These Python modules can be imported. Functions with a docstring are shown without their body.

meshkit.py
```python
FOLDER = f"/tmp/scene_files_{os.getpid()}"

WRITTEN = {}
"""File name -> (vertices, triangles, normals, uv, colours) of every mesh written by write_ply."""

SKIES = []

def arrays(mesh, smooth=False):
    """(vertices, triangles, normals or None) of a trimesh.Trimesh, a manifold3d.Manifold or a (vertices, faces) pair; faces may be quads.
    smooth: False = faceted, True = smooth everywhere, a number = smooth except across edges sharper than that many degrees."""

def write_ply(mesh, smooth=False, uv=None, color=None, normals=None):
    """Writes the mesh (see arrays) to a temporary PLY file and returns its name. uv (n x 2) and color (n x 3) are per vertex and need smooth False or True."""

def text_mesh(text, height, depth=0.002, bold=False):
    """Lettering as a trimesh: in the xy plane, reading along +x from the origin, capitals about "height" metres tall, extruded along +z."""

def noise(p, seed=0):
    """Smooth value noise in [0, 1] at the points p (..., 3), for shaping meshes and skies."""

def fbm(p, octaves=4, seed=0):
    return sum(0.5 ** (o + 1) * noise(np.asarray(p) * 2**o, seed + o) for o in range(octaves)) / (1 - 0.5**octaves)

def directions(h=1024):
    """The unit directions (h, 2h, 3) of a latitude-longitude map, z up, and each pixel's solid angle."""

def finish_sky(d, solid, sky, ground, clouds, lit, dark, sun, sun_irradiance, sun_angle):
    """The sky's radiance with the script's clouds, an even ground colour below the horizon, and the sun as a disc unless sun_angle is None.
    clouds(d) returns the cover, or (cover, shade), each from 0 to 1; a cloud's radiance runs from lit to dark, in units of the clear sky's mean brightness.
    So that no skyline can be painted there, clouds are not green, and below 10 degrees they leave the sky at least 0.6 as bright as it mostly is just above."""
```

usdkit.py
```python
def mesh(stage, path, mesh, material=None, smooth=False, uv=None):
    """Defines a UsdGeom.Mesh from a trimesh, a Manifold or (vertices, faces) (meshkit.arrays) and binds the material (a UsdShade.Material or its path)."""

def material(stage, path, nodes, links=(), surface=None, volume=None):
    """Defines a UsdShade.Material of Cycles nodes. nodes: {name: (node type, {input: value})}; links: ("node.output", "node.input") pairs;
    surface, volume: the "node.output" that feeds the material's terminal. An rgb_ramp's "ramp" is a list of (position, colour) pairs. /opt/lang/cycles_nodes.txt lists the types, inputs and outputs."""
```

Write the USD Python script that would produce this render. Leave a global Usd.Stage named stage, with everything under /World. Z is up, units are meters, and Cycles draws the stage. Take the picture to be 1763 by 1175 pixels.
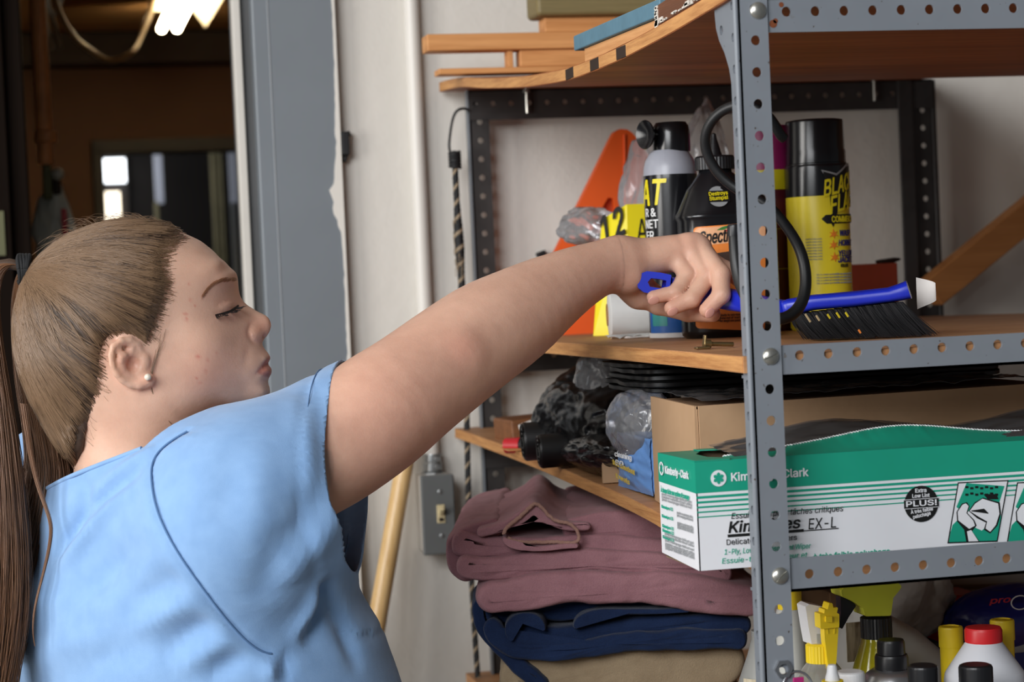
import math, random
import numpy as np
import trimesh, manifold3d, shapely
import shapely.geometry as sg
from shapely import affinity
from scipy.interpolate import RBFInterpolator, CubicSpline, PchipInterpolator, RegularGridInterpolator
from scipy.ndimage import gaussian_filter, map_coordinates
from scipy.spatial import cKDTree
from pxr import Usd, UsdGeom, UsdShade, UsdLux, Gf, Sdf, Vt
import usdkit, meshkit
from meshkit import fbm, noise

rng = np.random.default_rng(7)
random.seed(7)
stage = Usd.Stage.CreateInMemory()
UsdGeom.SetStageUpAxis(stage, 'Z')
UsdGeom.SetStageMetersPerUnit(stage, 1.0)
UsdGeom.Xform.Define(stage, '/World')
UsdGeom.Scope.Define(stage, '/World/Looks')

# ------------------------------------------------------------------ camera
W, H, F = 1763.0, 1175.0, 3600.0           # frame and focal length in pixels
CAM = np.array([0.0, 0.0, 1.60])
yd = np.array([-814.0, -67.0, F]); yd /= np.linalg.norm(yd)      # world +y (into the wall), in camera right/down/forward
dn = np.array([0.0443, 1.0, (814 * 0.0443 + 67) / F]); dn /= np.linalg.norm(dn)
xd = np.cross(dn, yd); xd /= np.linalg.norm(xd)
M = np.stack([xd, yd, -dn], 1)              # world -> camera(right, down, forward)
R_, D_, F_ = M[0], M[1], M[2]
cam = UsdGeom.Camera.Define(stage, '/World/Camera')
cam.CreateHorizontalApertureAttr(36.0)
cam.CreateVerticalApertureAttr(36.0 * H / W)
cam.CreateFocalLengthAttr(36.0 * F / W)
cam.CreateFStopAttr(8.0)
cam.CreateFocusDistanceAttr(1.93)
cam.CreateClippingRangeAttr(Gf.Vec2f(0.05, 100))
cam.CreateExposureAttr(0.48)
cam.AddTransformOp().Set(Gf.Matrix4d(*[float(x) for x in (*R_, 0, *(-D_), 0, *(-F_), 0, *CAM, 1)]))

# ------------------------------------------------------------------ light: daylight through the open side of the workshop
def lin(*c):
    c = np.array(c if len(c) == 3 else c[0], float) / 255
    return tuple(np.where(c <= 0.04045, c / 12.92, ((c + 0.055) / 1.055) ** 2.4))

def look_at(eye, to, roll=0):
    eye, to = np.array(eye, float), np.array(to, float)
    z = eye - to; z /= np.linalg.norm(z)
    x = np.cross([0, 0, 1.0], z); x /= np.linalg.norm(x)
    y = np.cross(z, x)
    return Gf.Matrix4d(*[float(v) for v in (*x, 0, *y, 0, *z, 0, *eye, 1)])

def rect_light(name, eye, to, w, h, power, color):
    l = UsdLux.RectLight.Define(stage, '/World/' + name)
    l.CreateWidthAttr(w); l.CreateHeightAttr(h)
    l.CreateIntensityAttr(power); l.CreateColorAttr(Gf.Vec3f(*color))
    l.AddTransformOp().Set(look_at(eye, to))
    return l

rect_light('daylight_high', (-1.7, -0.9, 2.8), (0.3, 2.0, 1.35), 2.0, 1.4, 10.3, (0.96, 0.98, 1.0))
rect_light('daylight_left', (-2.3, 1.05, 1.75), (0.6, 2.84, 1.5), 1.0, 1.4, 8.0, (1.0, 0.975, 0.94))
dome = UsdLux.DomeLight.Define(stage, '/World/sky')
dome.CreateIntensityAttr(0.025); dome.CreateColorAttr(Gf.Vec3f(0.86, 0.93, 1.0))

# ------------------------------------------------------------------ pixel -> world
def ray(px, py):
    return M.T @ np.array([(px - W / 2) / F, (py - H / 2) / F, 1.0])
def P(px, py, y):                            # the point seen at a pixel, at depth y
    d = ray(px, py); return CAM + d * (y / d[1])
def PX(px, py, x):
    d = ray(px, py); return CAM + d * ((x - CAM[0]) / d[0])
def PZ(px, py, z):
    d = ray(px, py); return CAM + d * ((z - CAM[2]) / d[2])
def PI(p):                                   # world -> pixel
    c = (np.asarray(p, float) - CAM) @ M.T
    return np.stack([W / 2 + F * c[..., 0] / c[..., 2], H / 2 + F * c[..., 1] / c[..., 2]], -1)
def mmpp(px, py, y):                         # metres per pixel there
    return (M @ (P(px, py, y) - CAM))[2] / F
# ------------------------------------------------------------------ materials
_T = Sdf.ValueTypeNames
MATS = {}
def mat(name, col, rough=0.5, metal=0.0, var=0.10, vscale=9.0, bump=0.0, bscale=70.0, col2=None, spec=0.5, stretch=None, coat=0.0, sheen=0.0, attr=None, sss=0.0, sssr=(1, .35, .2), sscale=0.004, trans=0.0, ramp=None, distort=0.0, detail=3.0, aniso=None):
    """A principled material whose base colour wanders between col and col2 with a noise in world space."""
    n = {'geo': ('geometry', {}), 'map': ('mapping', {'scale': stretch or (1, 1, 1)}),
         'noise': ('noise_texture', {'scale': vscale, 'detail': detail, 'roughness': 0.6, 'distortion': distort}),
         'p': ('principled_bsdf', {'roughness': rough, 'metallic': metal, 'specular_ior_level': spec, 'coat_weight': coat, 'sheen_weight': sheen, 'transmission_weight': trans, 'subsurface_weight': sss, 'subsurface_scale': sscale, 'subsurface_radius': sssr})}
    c = np.array(lin(col)); c2 = np.array(lin(col2)) if col2 is not None else np.clip(c * (1 + var), 0, 1)
    c1 = c if col2 is not None else c * (1 - var)
    n['ramp'] = ('rgb_ramp', {'ramp': ramp or [(0.3, tuple(c1)), (0.7, tuple(c2))]})
    l = [('geo.position', 'map.vector'), ('map.vector', 'noise.vector'), ('noise.fac', 'ramp.fac')]
    if attr:
        n['at'] = ('attribute', {'attribute': attr}); n['mx'] = ('mix_color', {'blend_type': 'multiply', 'fac': 1.0})
        l += [('ramp.color', 'mx.a'), ('at.color', 'mx.b'), ('mx.result', 'p.base_color')]
    else:
        l.append(('ramp.color', 'p.base_color'))
    if bump:
        n['bn'] = ('noise_texture', {'scale': bscale, 'detail': 4.0, 'roughness': 0.6}); n['bump'] = ('bump', {'strength': 1.0, 'distance': bump})
        l += [('map.vector', 'bn.vector'), ('bn.fac', 'bump.height'), ('bump.normal', 'p.normal')]
    m = usdkit.material(stage, '/World/Looks/' + name, n, l, surface='p.BSDF')
    MATS[name] = m
    return m

def wood(name, dark, light, axis=0, scale=22.0, rough=0.6, ring=0.5, bump=0.0004):
    """Grain streaks drawn out along one world axis."""
    s = [1.0, 1.0, 1.0]; s[axis] = 0.06
    n = {'geo': ('geometry', {}), 'map': ('mapping', {'scale': tuple(s)}),
         'n1': ('noise_texture', {'scale': scale, 'detail': 4.0, 'roughness': 0.6, 'distortion': 1.4}),
         'n2': ('noise_texture', {'scale': scale * 9, 'detail': 3.0, 'roughness': 0.7}),
         'add': ('mix_float', {'fac': 0.3}),
         'ramp': ('rgb_ramp', {'ramp': [(0.28, lin(dark)), (0.5, tuple((np.array(lin(dark)) * (1 - ring) + np.array(lin(light)) * ring))), (0.68, lin(light))]}),
         'bump': ('bump', {'strength': 0.8, 'distance': bump}), 'p': ('principled_bsdf', {'roughness': rough})}
    l = [('geo.position', 'map.vector'), ('map.vector', 'n1.vector'), ('map.vector', 'n2.vector'), ('n1.fac', 'add.a'), ('n2.fac', 'add.b'),
         ('add.result', 'ramp.fac'), ('ramp.color', 'p.base_color'), ('n2.fac', 'bump.height'), ('bump.normal', 'p.normal')]
    m = usdkit.material(stage, '/World/Looks/' + name, n, l, surface='p.BSDF')
    MATS[name] = m
    return m

def film(name, col, alpha=0.25, rough=0.08):
    """Thin clear plastic: mostly see-through, with a glossy sheen."""
    n = {'f': ('fresnel', {'IOR': 1.5}), 't': ('transparent_bsdf', {'color': lin(col)}), 'g': ('glossy_bsdf', {'roughness': rough, 'color': (0.95, 0.95, 0.97)}),
         'd': ('diffuse_bsdf', {'color': lin(235, 235, 238)}), 'm0': ('mix_closure', {'fac': alpha}), 'm': ('mix_closure', {})}
    m = usdkit.material(stage, '/World/Looks/' + name, n, [('t.BSDF', 'm0.closure1'), ('d.BSDF', 'm0.closure2'), ('f.fac', 'm.fac'), ('m0.closure', 'm.closure1'), ('g.BSDF', 'm.closure2')], surface='m.closure')
    MATS[name] = m
    return m

def emit(name, col, strength):
    m = usdkit.material(stage, '/World/Looks/' + name, {'e': ('emission', {'color': lin(col), 'strength': strength})}, surface='e.emission')
    MATS[name] = m
    return m

# ------------------------------------------------------------------ prims
COUNT = {}
def numbered(parent, name):
    k = COUNT.get((parent, name), 0); COUNT[(parent, name)] = k + 1
    return f'{parent}/{name}' if k == 0 else f'{parent}/{name}_{k:03d}'

BASE = {}
def keys(prim, label=None, cat=None, group=None, kind=None):
    for k, v in (('label', label), ('category', cat), ('group', group), ('kind', kind)):
        if v: prim.SetCustomDataByKey(k, v)

def thing(name, label, cat, loc, group=None):
    path = numbered('/World', name)
    x = UsdGeom.Xform.Define(stage, path)
    loc = np.asarray(loc, float)
    x.AddTranslateOp().Set(Gf.Vec3d(*map(float, loc)))
    keys(x.GetPrim(), label, cat, group)
    BASE[path] = loc
    return path

def put(path, mesh, m, smooth, loc):
    v, f, nn = meshkit.arrays(mesh, smooth)
    g = usdkit.mesh(stage, path, (v - loc, f), MATS[m] if isinstance(m, str) else m)
    if nn is not None:
        g.CreateNormalsAttr(Vt.Vec3fArray.FromNumpy(nn.astype(np.float32))); g.SetNormalsInterpolation('vertex')
    return g

def part(parent, name, mesh, m, smooth=30, label=None, kind=None):
    """A part (or sub-part) below the thing or part at path parent; the mesh is given in world coordinates."""
    path = numbered(parent, name)
    root = '/'.join(parent.split('/')[:3])
    g = put(path, mesh, m, smooth, BASE.get(root, np.zeros(3)))
    keys(g.GetPrim(), label, kind=kind)
    return path

def solo(name, label, cat, mesh, m, smooth=30, group=None, kind=None):
    path = numbered('/World', name)
    g = put(path, mesh, m, smooth, np.zeros(3))
    keys(g.GetPrim(), label, cat, group, kind)
    return path

def struct(name, mesh, m, smooth=False, label=None):
    path = numbered('/World', name)
    g = put(path, mesh, m, smooth, np.zeros(3))
    keys(g.GetPrim(), label=label, kind='structure')
    BASE[path] = np.zeros(3)
    return path

def struct_group(name, label=None):
    path = numbered('/World', name)
    x = UsdGeom.Xform.Define(stage, path)
    keys(x.GetPrim(), label=label, kind='structure')
    BASE[path] = np.zeros(3)
    return path

# ------------------------------------------------------------------ shapes
def cat(*ms):
    ms = [m for m in ms if m is not None]
    return trimesh.util.concatenate([trimesh.Trimesh(*meshkit.arrays(m)[:2], process=False) for m in ms])

def tri(m):
    v, f, _ = meshkit.arrays(m)
    return trimesh.Trimesh(v, f, process=False)

def box(lo, hi, r=0.0):
    """A box between two corners, edges rounded by r."""
    lo, hi = np.minimum(lo, hi).astype(float), np.maximum(lo, hi).astype(float)
    if r <= 0:
        b = trimesh.creation.box(hi - lo); b.apply_translation((lo + hi) / 2); return b
    r = min(r, (hi - lo).min() * 0.49)
    s = manifold3d.Manifold.sphere(r, 12)
    pts = [s.translate([x, y, z]) for x in (lo[0] + r, hi[0] - r) for y in (lo[1] + r, hi[1] - r) for z in (lo[2] + r, hi[2] - r)]
    return tri(manifold3d.Manifold.batch_hull(pts))

def hexa(c):
    """A solid from 8 corners: bottom four then top four, both in the same turning order."""
    c = np.array(c, float)
    return trimesh.convex.convex_hull(c)

def obox(c, ex, ey, ez, size, r=0.002):
    """A box with its own axes, centred at c."""
    b = box(-np.array(size) / 2, np.array(size) / 2, r)
    A = np.stack([np.array(ex, float) / np.linalg.norm(ex), np.array(ey, float) / np.linalg.norm(ey), np.array(ez, float) / np.linalg.norm(ez)], 1)
    b.vertices = np.asarray(b.vertices) @ A.T + np.asarray(c)
    return b

def lathe(prof, c, n=40, axis=(0, 0, 1), caps=True):
    """prof: (radius, height) from bottom to top, around an axis through c."""
    prof = np.array(prof, float)
    a = np.arange(n) * 2 * np.pi / n
    v = np.stack([prof[:, None, 0] * np.cos(a), prof[:, None, 0] * np.sin(a), np.broadcast_to(prof[:, None, 1], (len(prof), n))], -1).reshape(-1, 3)
    f = []
    i, j = np.meshgrid(np.arange(len(prof) - 1), np.arange(n), indexing='ij')
    q = np.stack([i * n + j, i * n + (j + 1) % n, (i + 1) * n + (j + 1) % n, (i + 1) * n + j], -1).reshape(-1, 4)
    f = np.vstack([q[:, [0, 1, 2]], q[:, [0, 2, 3]]])
    if caps:
        k = len(v)
        v = np.vstack([v, [0, 0, prof[0, 1]], [0, 0, prof[-1, 1]]])
        t = np.arange(n); top = (len(prof) - 1) * n
        f = np.vstack([f, np.stack([np.full(n, k), (t + 1) % n, t], 1), np.stack([np.full(n, k + 1), top + t, top + (t + 1) % n], 1)])
    ax = np.array(axis, float); ax /= np.linalg.norm(ax)
    if abs(ax[2]) < 0.9999:
        x = np.cross([0, 0, 1.0], ax); x /= np.linalg.norm(x); y = np.cross(ax, x)
        v = v @ np.stack([x, y, ax])
    elif ax[2] < 0:
        v = v * [1, -1, -1]
    return trimesh.Trimesh(v + np.asarray(c), f, process=False)

def spline(pts, n):
    pts = np.array(pts, float)
    d = np.r_[0, np.cumsum(np.linalg.norm(np.diff(pts, axis=0), axis=1) ** 0.6 + 1e-9)]
    return CubicSpline(d, pts)(np.linspace(0, d[-1], n))

def tube(p, r, n=10, caps=True):
    """A round tube along the points p; r is one radius or one for each point."""
    p = np.array(p, float); r = np.broadcast_to(np.asarray(r, float), (len(p),))
    t = np.gradient(p, axis=0); t /= np.linalg.norm(t, axis=1, keepdims=True) + 1e-12
    a = np.cross(t[0], [0, 0, 1.0] if abs(t[0][2]) < 0.9 else [1.0, 0, 0]); a /= np.linalg.norm(a)
    A = []
    for k in range(len(p)):
        a = a - t[k] * (a @ t[k]); a /= np.linalg.norm(a); A.append(a)
    A = np.array(A); B = np.cross(t, A)
    an = np.arange(n) * 2 * np.pi / n
    v = (p[:, None] + r[:, None, None] * (np.cos(an)[None, :, None] * A[:, None] + np.sin(an)[None, :, None] * B[:, None])).reshape(-1, 3)
    i, j = np.meshgrid(np.arange(len(p) - 1), np.arange(n), indexing='ij')
    q = np.stack([i * n + j, i * n + (j + 1) % n, (i + 1) * n + (j + 1) % n, (i + 1) * n + j], -1).reshape(-1, 4)
    f = np.vstack([q[:, [0, 1, 2]], q[:, [0, 2, 3]]])
    if caps:
        k = len(v); v = np.vstack([v, p[0], p[-1]]); tt = np.arange(n); top = (len(p) - 1) * n
        f = np.vstack([f, np.stack([np.full(n, k), (tt + 1) % n, tt], 1), np.stack([np.full(n, k + 1), top + tt, top + (tt + 1) % n], 1)])
    return trimesh.Trimesh(v, f, process=False)

def extrude(poly, depth, o, ex, ey):
    """A shapely outline with holes, in the plane o + u ex + v ey, thickened by depth along ex x ey."""
    ex, ey = np.array(ex, float), np.array(ey, float)
    ms = [trimesh.creation.extrude_polygon(g, depth, engine='earcut') for g in getattr(poly, 'geoms', [poly])]
    m = trimesh.util.concatenate(ms)
    v = np.asarray(m.vertices)
    m.vertices = np.asarray(o) + v[:, :1] * ex + v[:, 1:2] * ey + v[:, 2:3] * np.cross(ex, ey)
    return m

def sheet(fn, nu, nv, thick=0.0):
    """A grid surface fn(u, v) -> points; given a thickness it becomes a closed skin."""
    u, v = np.meshgrid(np.linspace(0, 1, nu), np.linspace(0, 1, nv), indexing='ij')
    p = fn(u.ravel(), v.ravel())
    i, j = np.meshgrid(np.arange(nu - 1), np.arange(nv - 1), indexing='ij')
    q = np.stack([i * nv + j, (i + 1) * nv + j, (i + 1) * nv + j + 1, i * nv + j + 1], -1).reshape(-1, 4)
    f = np.vstack([q[:, [0, 1, 2]], q[:, [0, 2, 3]]])
    m = trimesh.Trimesh(p, f, process=False)
    return solidify(m, thick) if thick else m

def solidify(m, t, nn=None):
    """Gives an open surface a thickness t (inwards) and closes its rim."""
    v, f, n_ = meshkit.arrays(m, True)
    nn = n_ if nn is None else nn
    k = len(v)
    e = np.sort(np.vstack([f[:, [0, 1]], f[:, [1, 2]], f[:, [2, 0]]]), 1)
    d = np.vstack([f[:, [0, 1]], f[:, [1, 2]], f[:, [2, 0]]])
    _, inv, cnt = np.unique(e, axis=0, return_inverse=True, return_counts=True)
    b = d[cnt[inv.ravel()] == 1]
    side = np.vstack([np.stack([b[:, 1], b[:, 0], b[:, 0] + k], 1), np.stack([b[:, 1], b[:, 0] + k, b[:, 1] + k], 1)])
    return trimesh.Trimesh(np.vstack([v, v - nn * t]), np.vstack([f, f[:, ::-1] + k, side]), process=False)

_TM = {}
def tmesh(s, h, bold):
    if (s, bold) not in _TM: _TM[(s, bold)] = meshkit.text_mesh(s, 1.0, 1.0, bold)
    m = _TM[(s, bold)]
    return trimesh.Trimesh(np.array(m.vertices) * np.array([h, h, 0.001]), np.array(m.faces), process=False)
def text(s, h, o, ex, ey, width=None, depth=0.0004, bold=False, slant=0.0, lift=0.0):
    """Flat lettering that starts at o and runs along ex, capitals h tall along ey (both unit vectors)."""
    t = tmesh(s, h, bold)
    v = np.array(t.vertices)
    v[:, 0] -= v[:, 0].min()
    if width: v[:, 0] *= width / v[:, 0].max()
    v[:, 0] += v[:, 1] * slant
    v[:, 2] = v[:, 2] / 0.001 * depth + lift
    ex, ey = np.array(ex, float), np.array(ey, float)
    t.vertices = np.asarray(o) + v[:, :1] * ex + v[:, 1:2] * ey + v[:, 2:3] * np.cross(ex, ey)
    return t

def text_round(s, h, c, r, ang, z, width=None, bold=False, slant=0.0, depth=0.0004, rise=0.0):
    """Lettering wrapped on a round can: centred at angle ang (0 = towards -y, growing to +x), base line at height z."""
    t = tmesh(s, h, bold)
    t = trimesh.Trimesh(*trimesh.remesh.subdivide_to_size(np.array(t.vertices), np.array(t.faces), max(h * 0.5, 0.004), max_iter=6), process=False)
    v = np.array(t.vertices)
    v[:, 0] -= v[:, 0].min()
    if width: v[:, 0] *= width / v[:, 0].max()
    w = v[:, 0].max()
    v[:, 0] += v[:, 1] * slant - w / 2
    a = ang + v[:, 0] / r
    rr = r + v[:, 2] / 0.001 * depth
    t.vertices = np.stack([c[0] + rr * np.sin(a), c[1] - rr * np.cos(a), z + v[:, 1] + v[:, 0] * rise], 1)
    return t

def band(c, r, a0, a1, z0, z1, lift=0.0003, n=24, nz=2, wob=None):
    """A label patch on a round can between two angles and heights."""
    def fn(u, v):
        a = a0 + (a1 - a0) * u
        z = z0 + (z1 - z0) * v
        return np.stack([c[0] + (r + lift) * np.sin(a), c[1] - (r + lift) * np.cos(a), z], 1)
    return sheet(fn, n, nz)

EX, EY, EZ = np.eye(3)
# ------------------------------------------------------------------ the room
YW = 2.84
mat('white_wall', (216, 211, 203), 0.55, var=0.03, vscale=3.0, bump=0.0012, bscale=34)
mat('grey_steel', (126, 131, 136), 0.42, var=0.05, vscale=5, bump=0.0002, bscale=40)
mat('jamb_grey', (118, 124, 130), 0.40, var=0.04, vscale=6, bump=0.0002, bscale=30)
mat('jamb_pale', (205, 200, 192), 0.5, var=0.05)
mat('groove_grey', (92, 92, 92), 0.6, var=0.08)
mat('scratch_grey', (156, 160, 164), 0.5)
mat('black_iron', (24, 24, 26), 0.5, var=0.2)
mat('floor_concrete', (112, 108, 102), 0.7, var=0.12, vscale=4, bump=0.0008)
mat('ceiling_paint', (196, 192, 186), 0.7, var=0.04)
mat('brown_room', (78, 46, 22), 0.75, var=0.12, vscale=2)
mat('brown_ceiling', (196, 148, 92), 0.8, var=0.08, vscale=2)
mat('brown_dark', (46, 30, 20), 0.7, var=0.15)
mat('conduit_paint', (222, 217, 209), 0.4, var=0.03)

struct('wall_back', cat(box((0.405, YW, -0.0), (1.80, YW + 0.16, 2.75)), box((-2.2, YW, 0.0), (-0.62, YW + 0.16, 2.75)), box((-0.62, YW, 2.28), (0.405, YW + 0.16, 2.75))), 'white_wall')
struct('floor', box((-3.0, -1.0, -0.1), (1.9, 2.99, 0.0)), 'floor_concrete')
struct('ceiling', box((-2.2, 0.9, 2.75), (1.8, 2.99, 2.82)), 'ceiling_paint')
struct('wall_right', box((1.80, 1.9, 0.0), (1.92, 3.0, 2.82)), 'brown_room')

# grey steel door frame: face, groove, pale stop
dr = struct_group('door_1', 'grey painted steel door frame at the left end of the white wall')
fx0, fx1 = 0.296, 0.4075
part(dr, 'jamb', box((fx0, YW - 0.022, 0.0), (fx1, YW + 0.16, 2.28), 0.003), 'jamb_grey')
part(dr, 'jamb_seam', tube([(fx0 + 0.022, YW - 0.0225, 0.02), (fx0 + 0.022, YW - 0.0225, 2.2)], 0.0007, 6), 'scratch_grey', label='fine pale scratch line down the grey jamb')
part(dr, 'jamb_return', box((0.2830, YW + 0.004, 0.0), (fx0 + 0.001, YW + 0.16, 2.28)), 'groove_grey', label='dark groove beside the jamb')
part(dr, 'door_stop', box((0.2715, YW - 0.006, 0.0), (0.2832, YW + 0.022, 2.28), 0.002), 'jamb_pale', label='pale worn door stop strip')
# ragged white wall paint lapping over the right edge of the jamb
rag = [(0, 0)]
zz = np.linspace(0.9, 2.2, 160)
amp = 0.0025 + 0.012 * np.exp(-((zz - 1.72) / 0.035) ** 2) + 0.004 * np.exp(-((zz - 1.80) / 0.06) ** 2) + 0.003 * np.exp(-((zz - 1.4) / 0.1) ** 2)
wob = amp * (0.55 + 0.9 * fbm(np.stack([zz * 95, zz * 0, zz * 0], 1), 3))
poly = sg.Polygon([(fx1 + 0.0012, z) for z in zz] + [(fx1 - w, z) for z, w in zip(zz[::-1], wob[::-1])])
part(dr, 'paint_edge', extrude(poly, 0.0012, (0, YW - 0.022, 0), EX, EZ), 'conduit_paint', False, label='ragged white paint over the grey edge')
lp = P(590, 248, YW - 0.01)
part(dr, 'strike', cat(box(lp + (-0.004, -0.012, -0.016), lp + (0.008, 0.012, 0.016), 0.002), obox(lp + (0.004, 0, 0.012), (1, 0, 0.3), EY, (-.3, 0, 1), (0.014, 0.012, 0.008)), obox(lp + (0.003, 0, -0.018), (0.4, 0, 1), EY, (-1, 0, .4), (0.014, 0.01, 0.006))), 'black_iron', label='black latch strike')
for q in ((625, 1045), (627, 1088)):
    p = P(*q, YW - 0.01)
    part(dr, 'hinge_pin', cat(lathe([(0.003, -0.008), (0.006, -0.006), (0.006, 0.006), (0.003, 0.008)], p, 12), box(p + (-0.01, 0, -0.003), p + (0, 0.012, 0.003))), 'black_iron', label='black hinge knuckle')

# the room beyond the doorway
YF = 7.0
dxl_, dxr_, dzt_ = P(160, 300, YF)[0], 0.75, P(250, 256, YF)[2]
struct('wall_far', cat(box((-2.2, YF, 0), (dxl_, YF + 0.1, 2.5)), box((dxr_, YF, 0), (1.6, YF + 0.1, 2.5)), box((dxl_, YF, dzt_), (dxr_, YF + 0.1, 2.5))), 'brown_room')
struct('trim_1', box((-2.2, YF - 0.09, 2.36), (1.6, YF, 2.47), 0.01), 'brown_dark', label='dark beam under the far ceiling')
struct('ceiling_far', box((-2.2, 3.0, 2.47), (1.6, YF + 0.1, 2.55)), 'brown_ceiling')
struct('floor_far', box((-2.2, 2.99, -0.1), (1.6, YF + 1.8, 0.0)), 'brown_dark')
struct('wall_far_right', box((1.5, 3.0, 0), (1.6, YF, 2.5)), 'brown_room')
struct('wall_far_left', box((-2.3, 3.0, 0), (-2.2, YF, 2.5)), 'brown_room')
# ------------------------------------------------------------------ the steel shelving unit
def steel_mat(name, col):
    n = {'geo': ('geometry', {}), 'n1': ('noise_texture', {'scale': 14.0, 'detail': 4.0}), 'n2': ('noise_texture', {'scale': 260.0, 'detail': 2.0, 'roughness': 0.5}), 'n3': ('noise_texture', {'scale': 42.0, 'detail': 5.0, 'roughness': 0.7}),
         'r1': ('rgb_ramp', {'ramp': [(0.3, tuple(np.array(lin(col)) * .94)), (0.7, tuple(np.array(lin(col)) * 1.07))]}), 'r2': ('rgb_ramp', {'ramp': [(0.0, (0, 0, 0)), (0.72, (0, 0, 0)), (0.75, (1, 1, 1)), (1, (1, 1, 1))]}),
         'r3': ('rgb_ramp', {'ramp': [(0.0, (0, 0, 0)), (0.70, (0, 0, 0)), (0.74, (.8, .8, .8)), (1, (1, 1, 1))]}),
         'm1': ('mix_color', {'b': lin(70, 58, 50)}), 'm2': ('mix_color', {'b': lin(104, 96, 90)}), 'b': ('bump', {'strength': 0.6, 'distance': 0.0002}), 'p': ('principled_bsdf', {'roughness': 0.38, 'specular_ior_level': 0.6})}
    MATS[name] = usdkit.material(stage, '/World/Looks/' + name, n, [('geo.position', 'n1.vector'), ('geo.position', 'n2.vector'), ('geo.position', 'n3.vector'), ('n1.fac', 'r1.fac'), ('n2.fac', 'r2.fac'), ('n3.fac', 'r3.fac'), ('r1.color', 'm2.a'), ('r3.color', 'm2.fac'), ('m2.result', 'm1.a'), ('r2.color', 'm1.fac'), ('m1.result', 'p.base_color'), ('n3.fac', 'b.height'), ('b.normal', 'p.normal')], surface='p.BSDF')
steel_mat('post_grey', (122, 127, 134))
mat('back_steel', (52, 49, 48), 0.5, var=0.25, vscale=30, bump=0.0003, bscale=150)
mat('bolt_steel', (190, 188, 180), 0.32, metal=0.9, var=0.08, vscale=120)
mat('rust', (120, 62, 30), 0.8, var=0.3, vscale=120)
wood('ply_edge', (150, 92, 48), (222, 166, 104), axis=1, scale=60, ring=0.6)
wood('ply_under', (112, 58, 26), (168, 98, 52), axis=0, scale=16, ring=0.55)
wood('ply_top', (158, 108, 68), (200, 150, 104), axis=0, scale=18, ring=0.5)
X0 = 0.5508                                   # left corner of the front post
YP = 1.590
XR = X0 + 0.69
T = 0.0024
z_first = P(1311, 179, YP)[2]
HOLE = 0.0040

def perforated(w, z0, z1, xh, zs, r=HOLE, extra=None):
    poly = sg.box(0, z0, w, z1) if extra is None else extra
    for z in zs:
        if z0 + r * 1.3 < z < z1 - r * 1.3: poly = poly.difference(sg.Point(xh, z).buffer(r, 10))
    return poly

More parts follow.
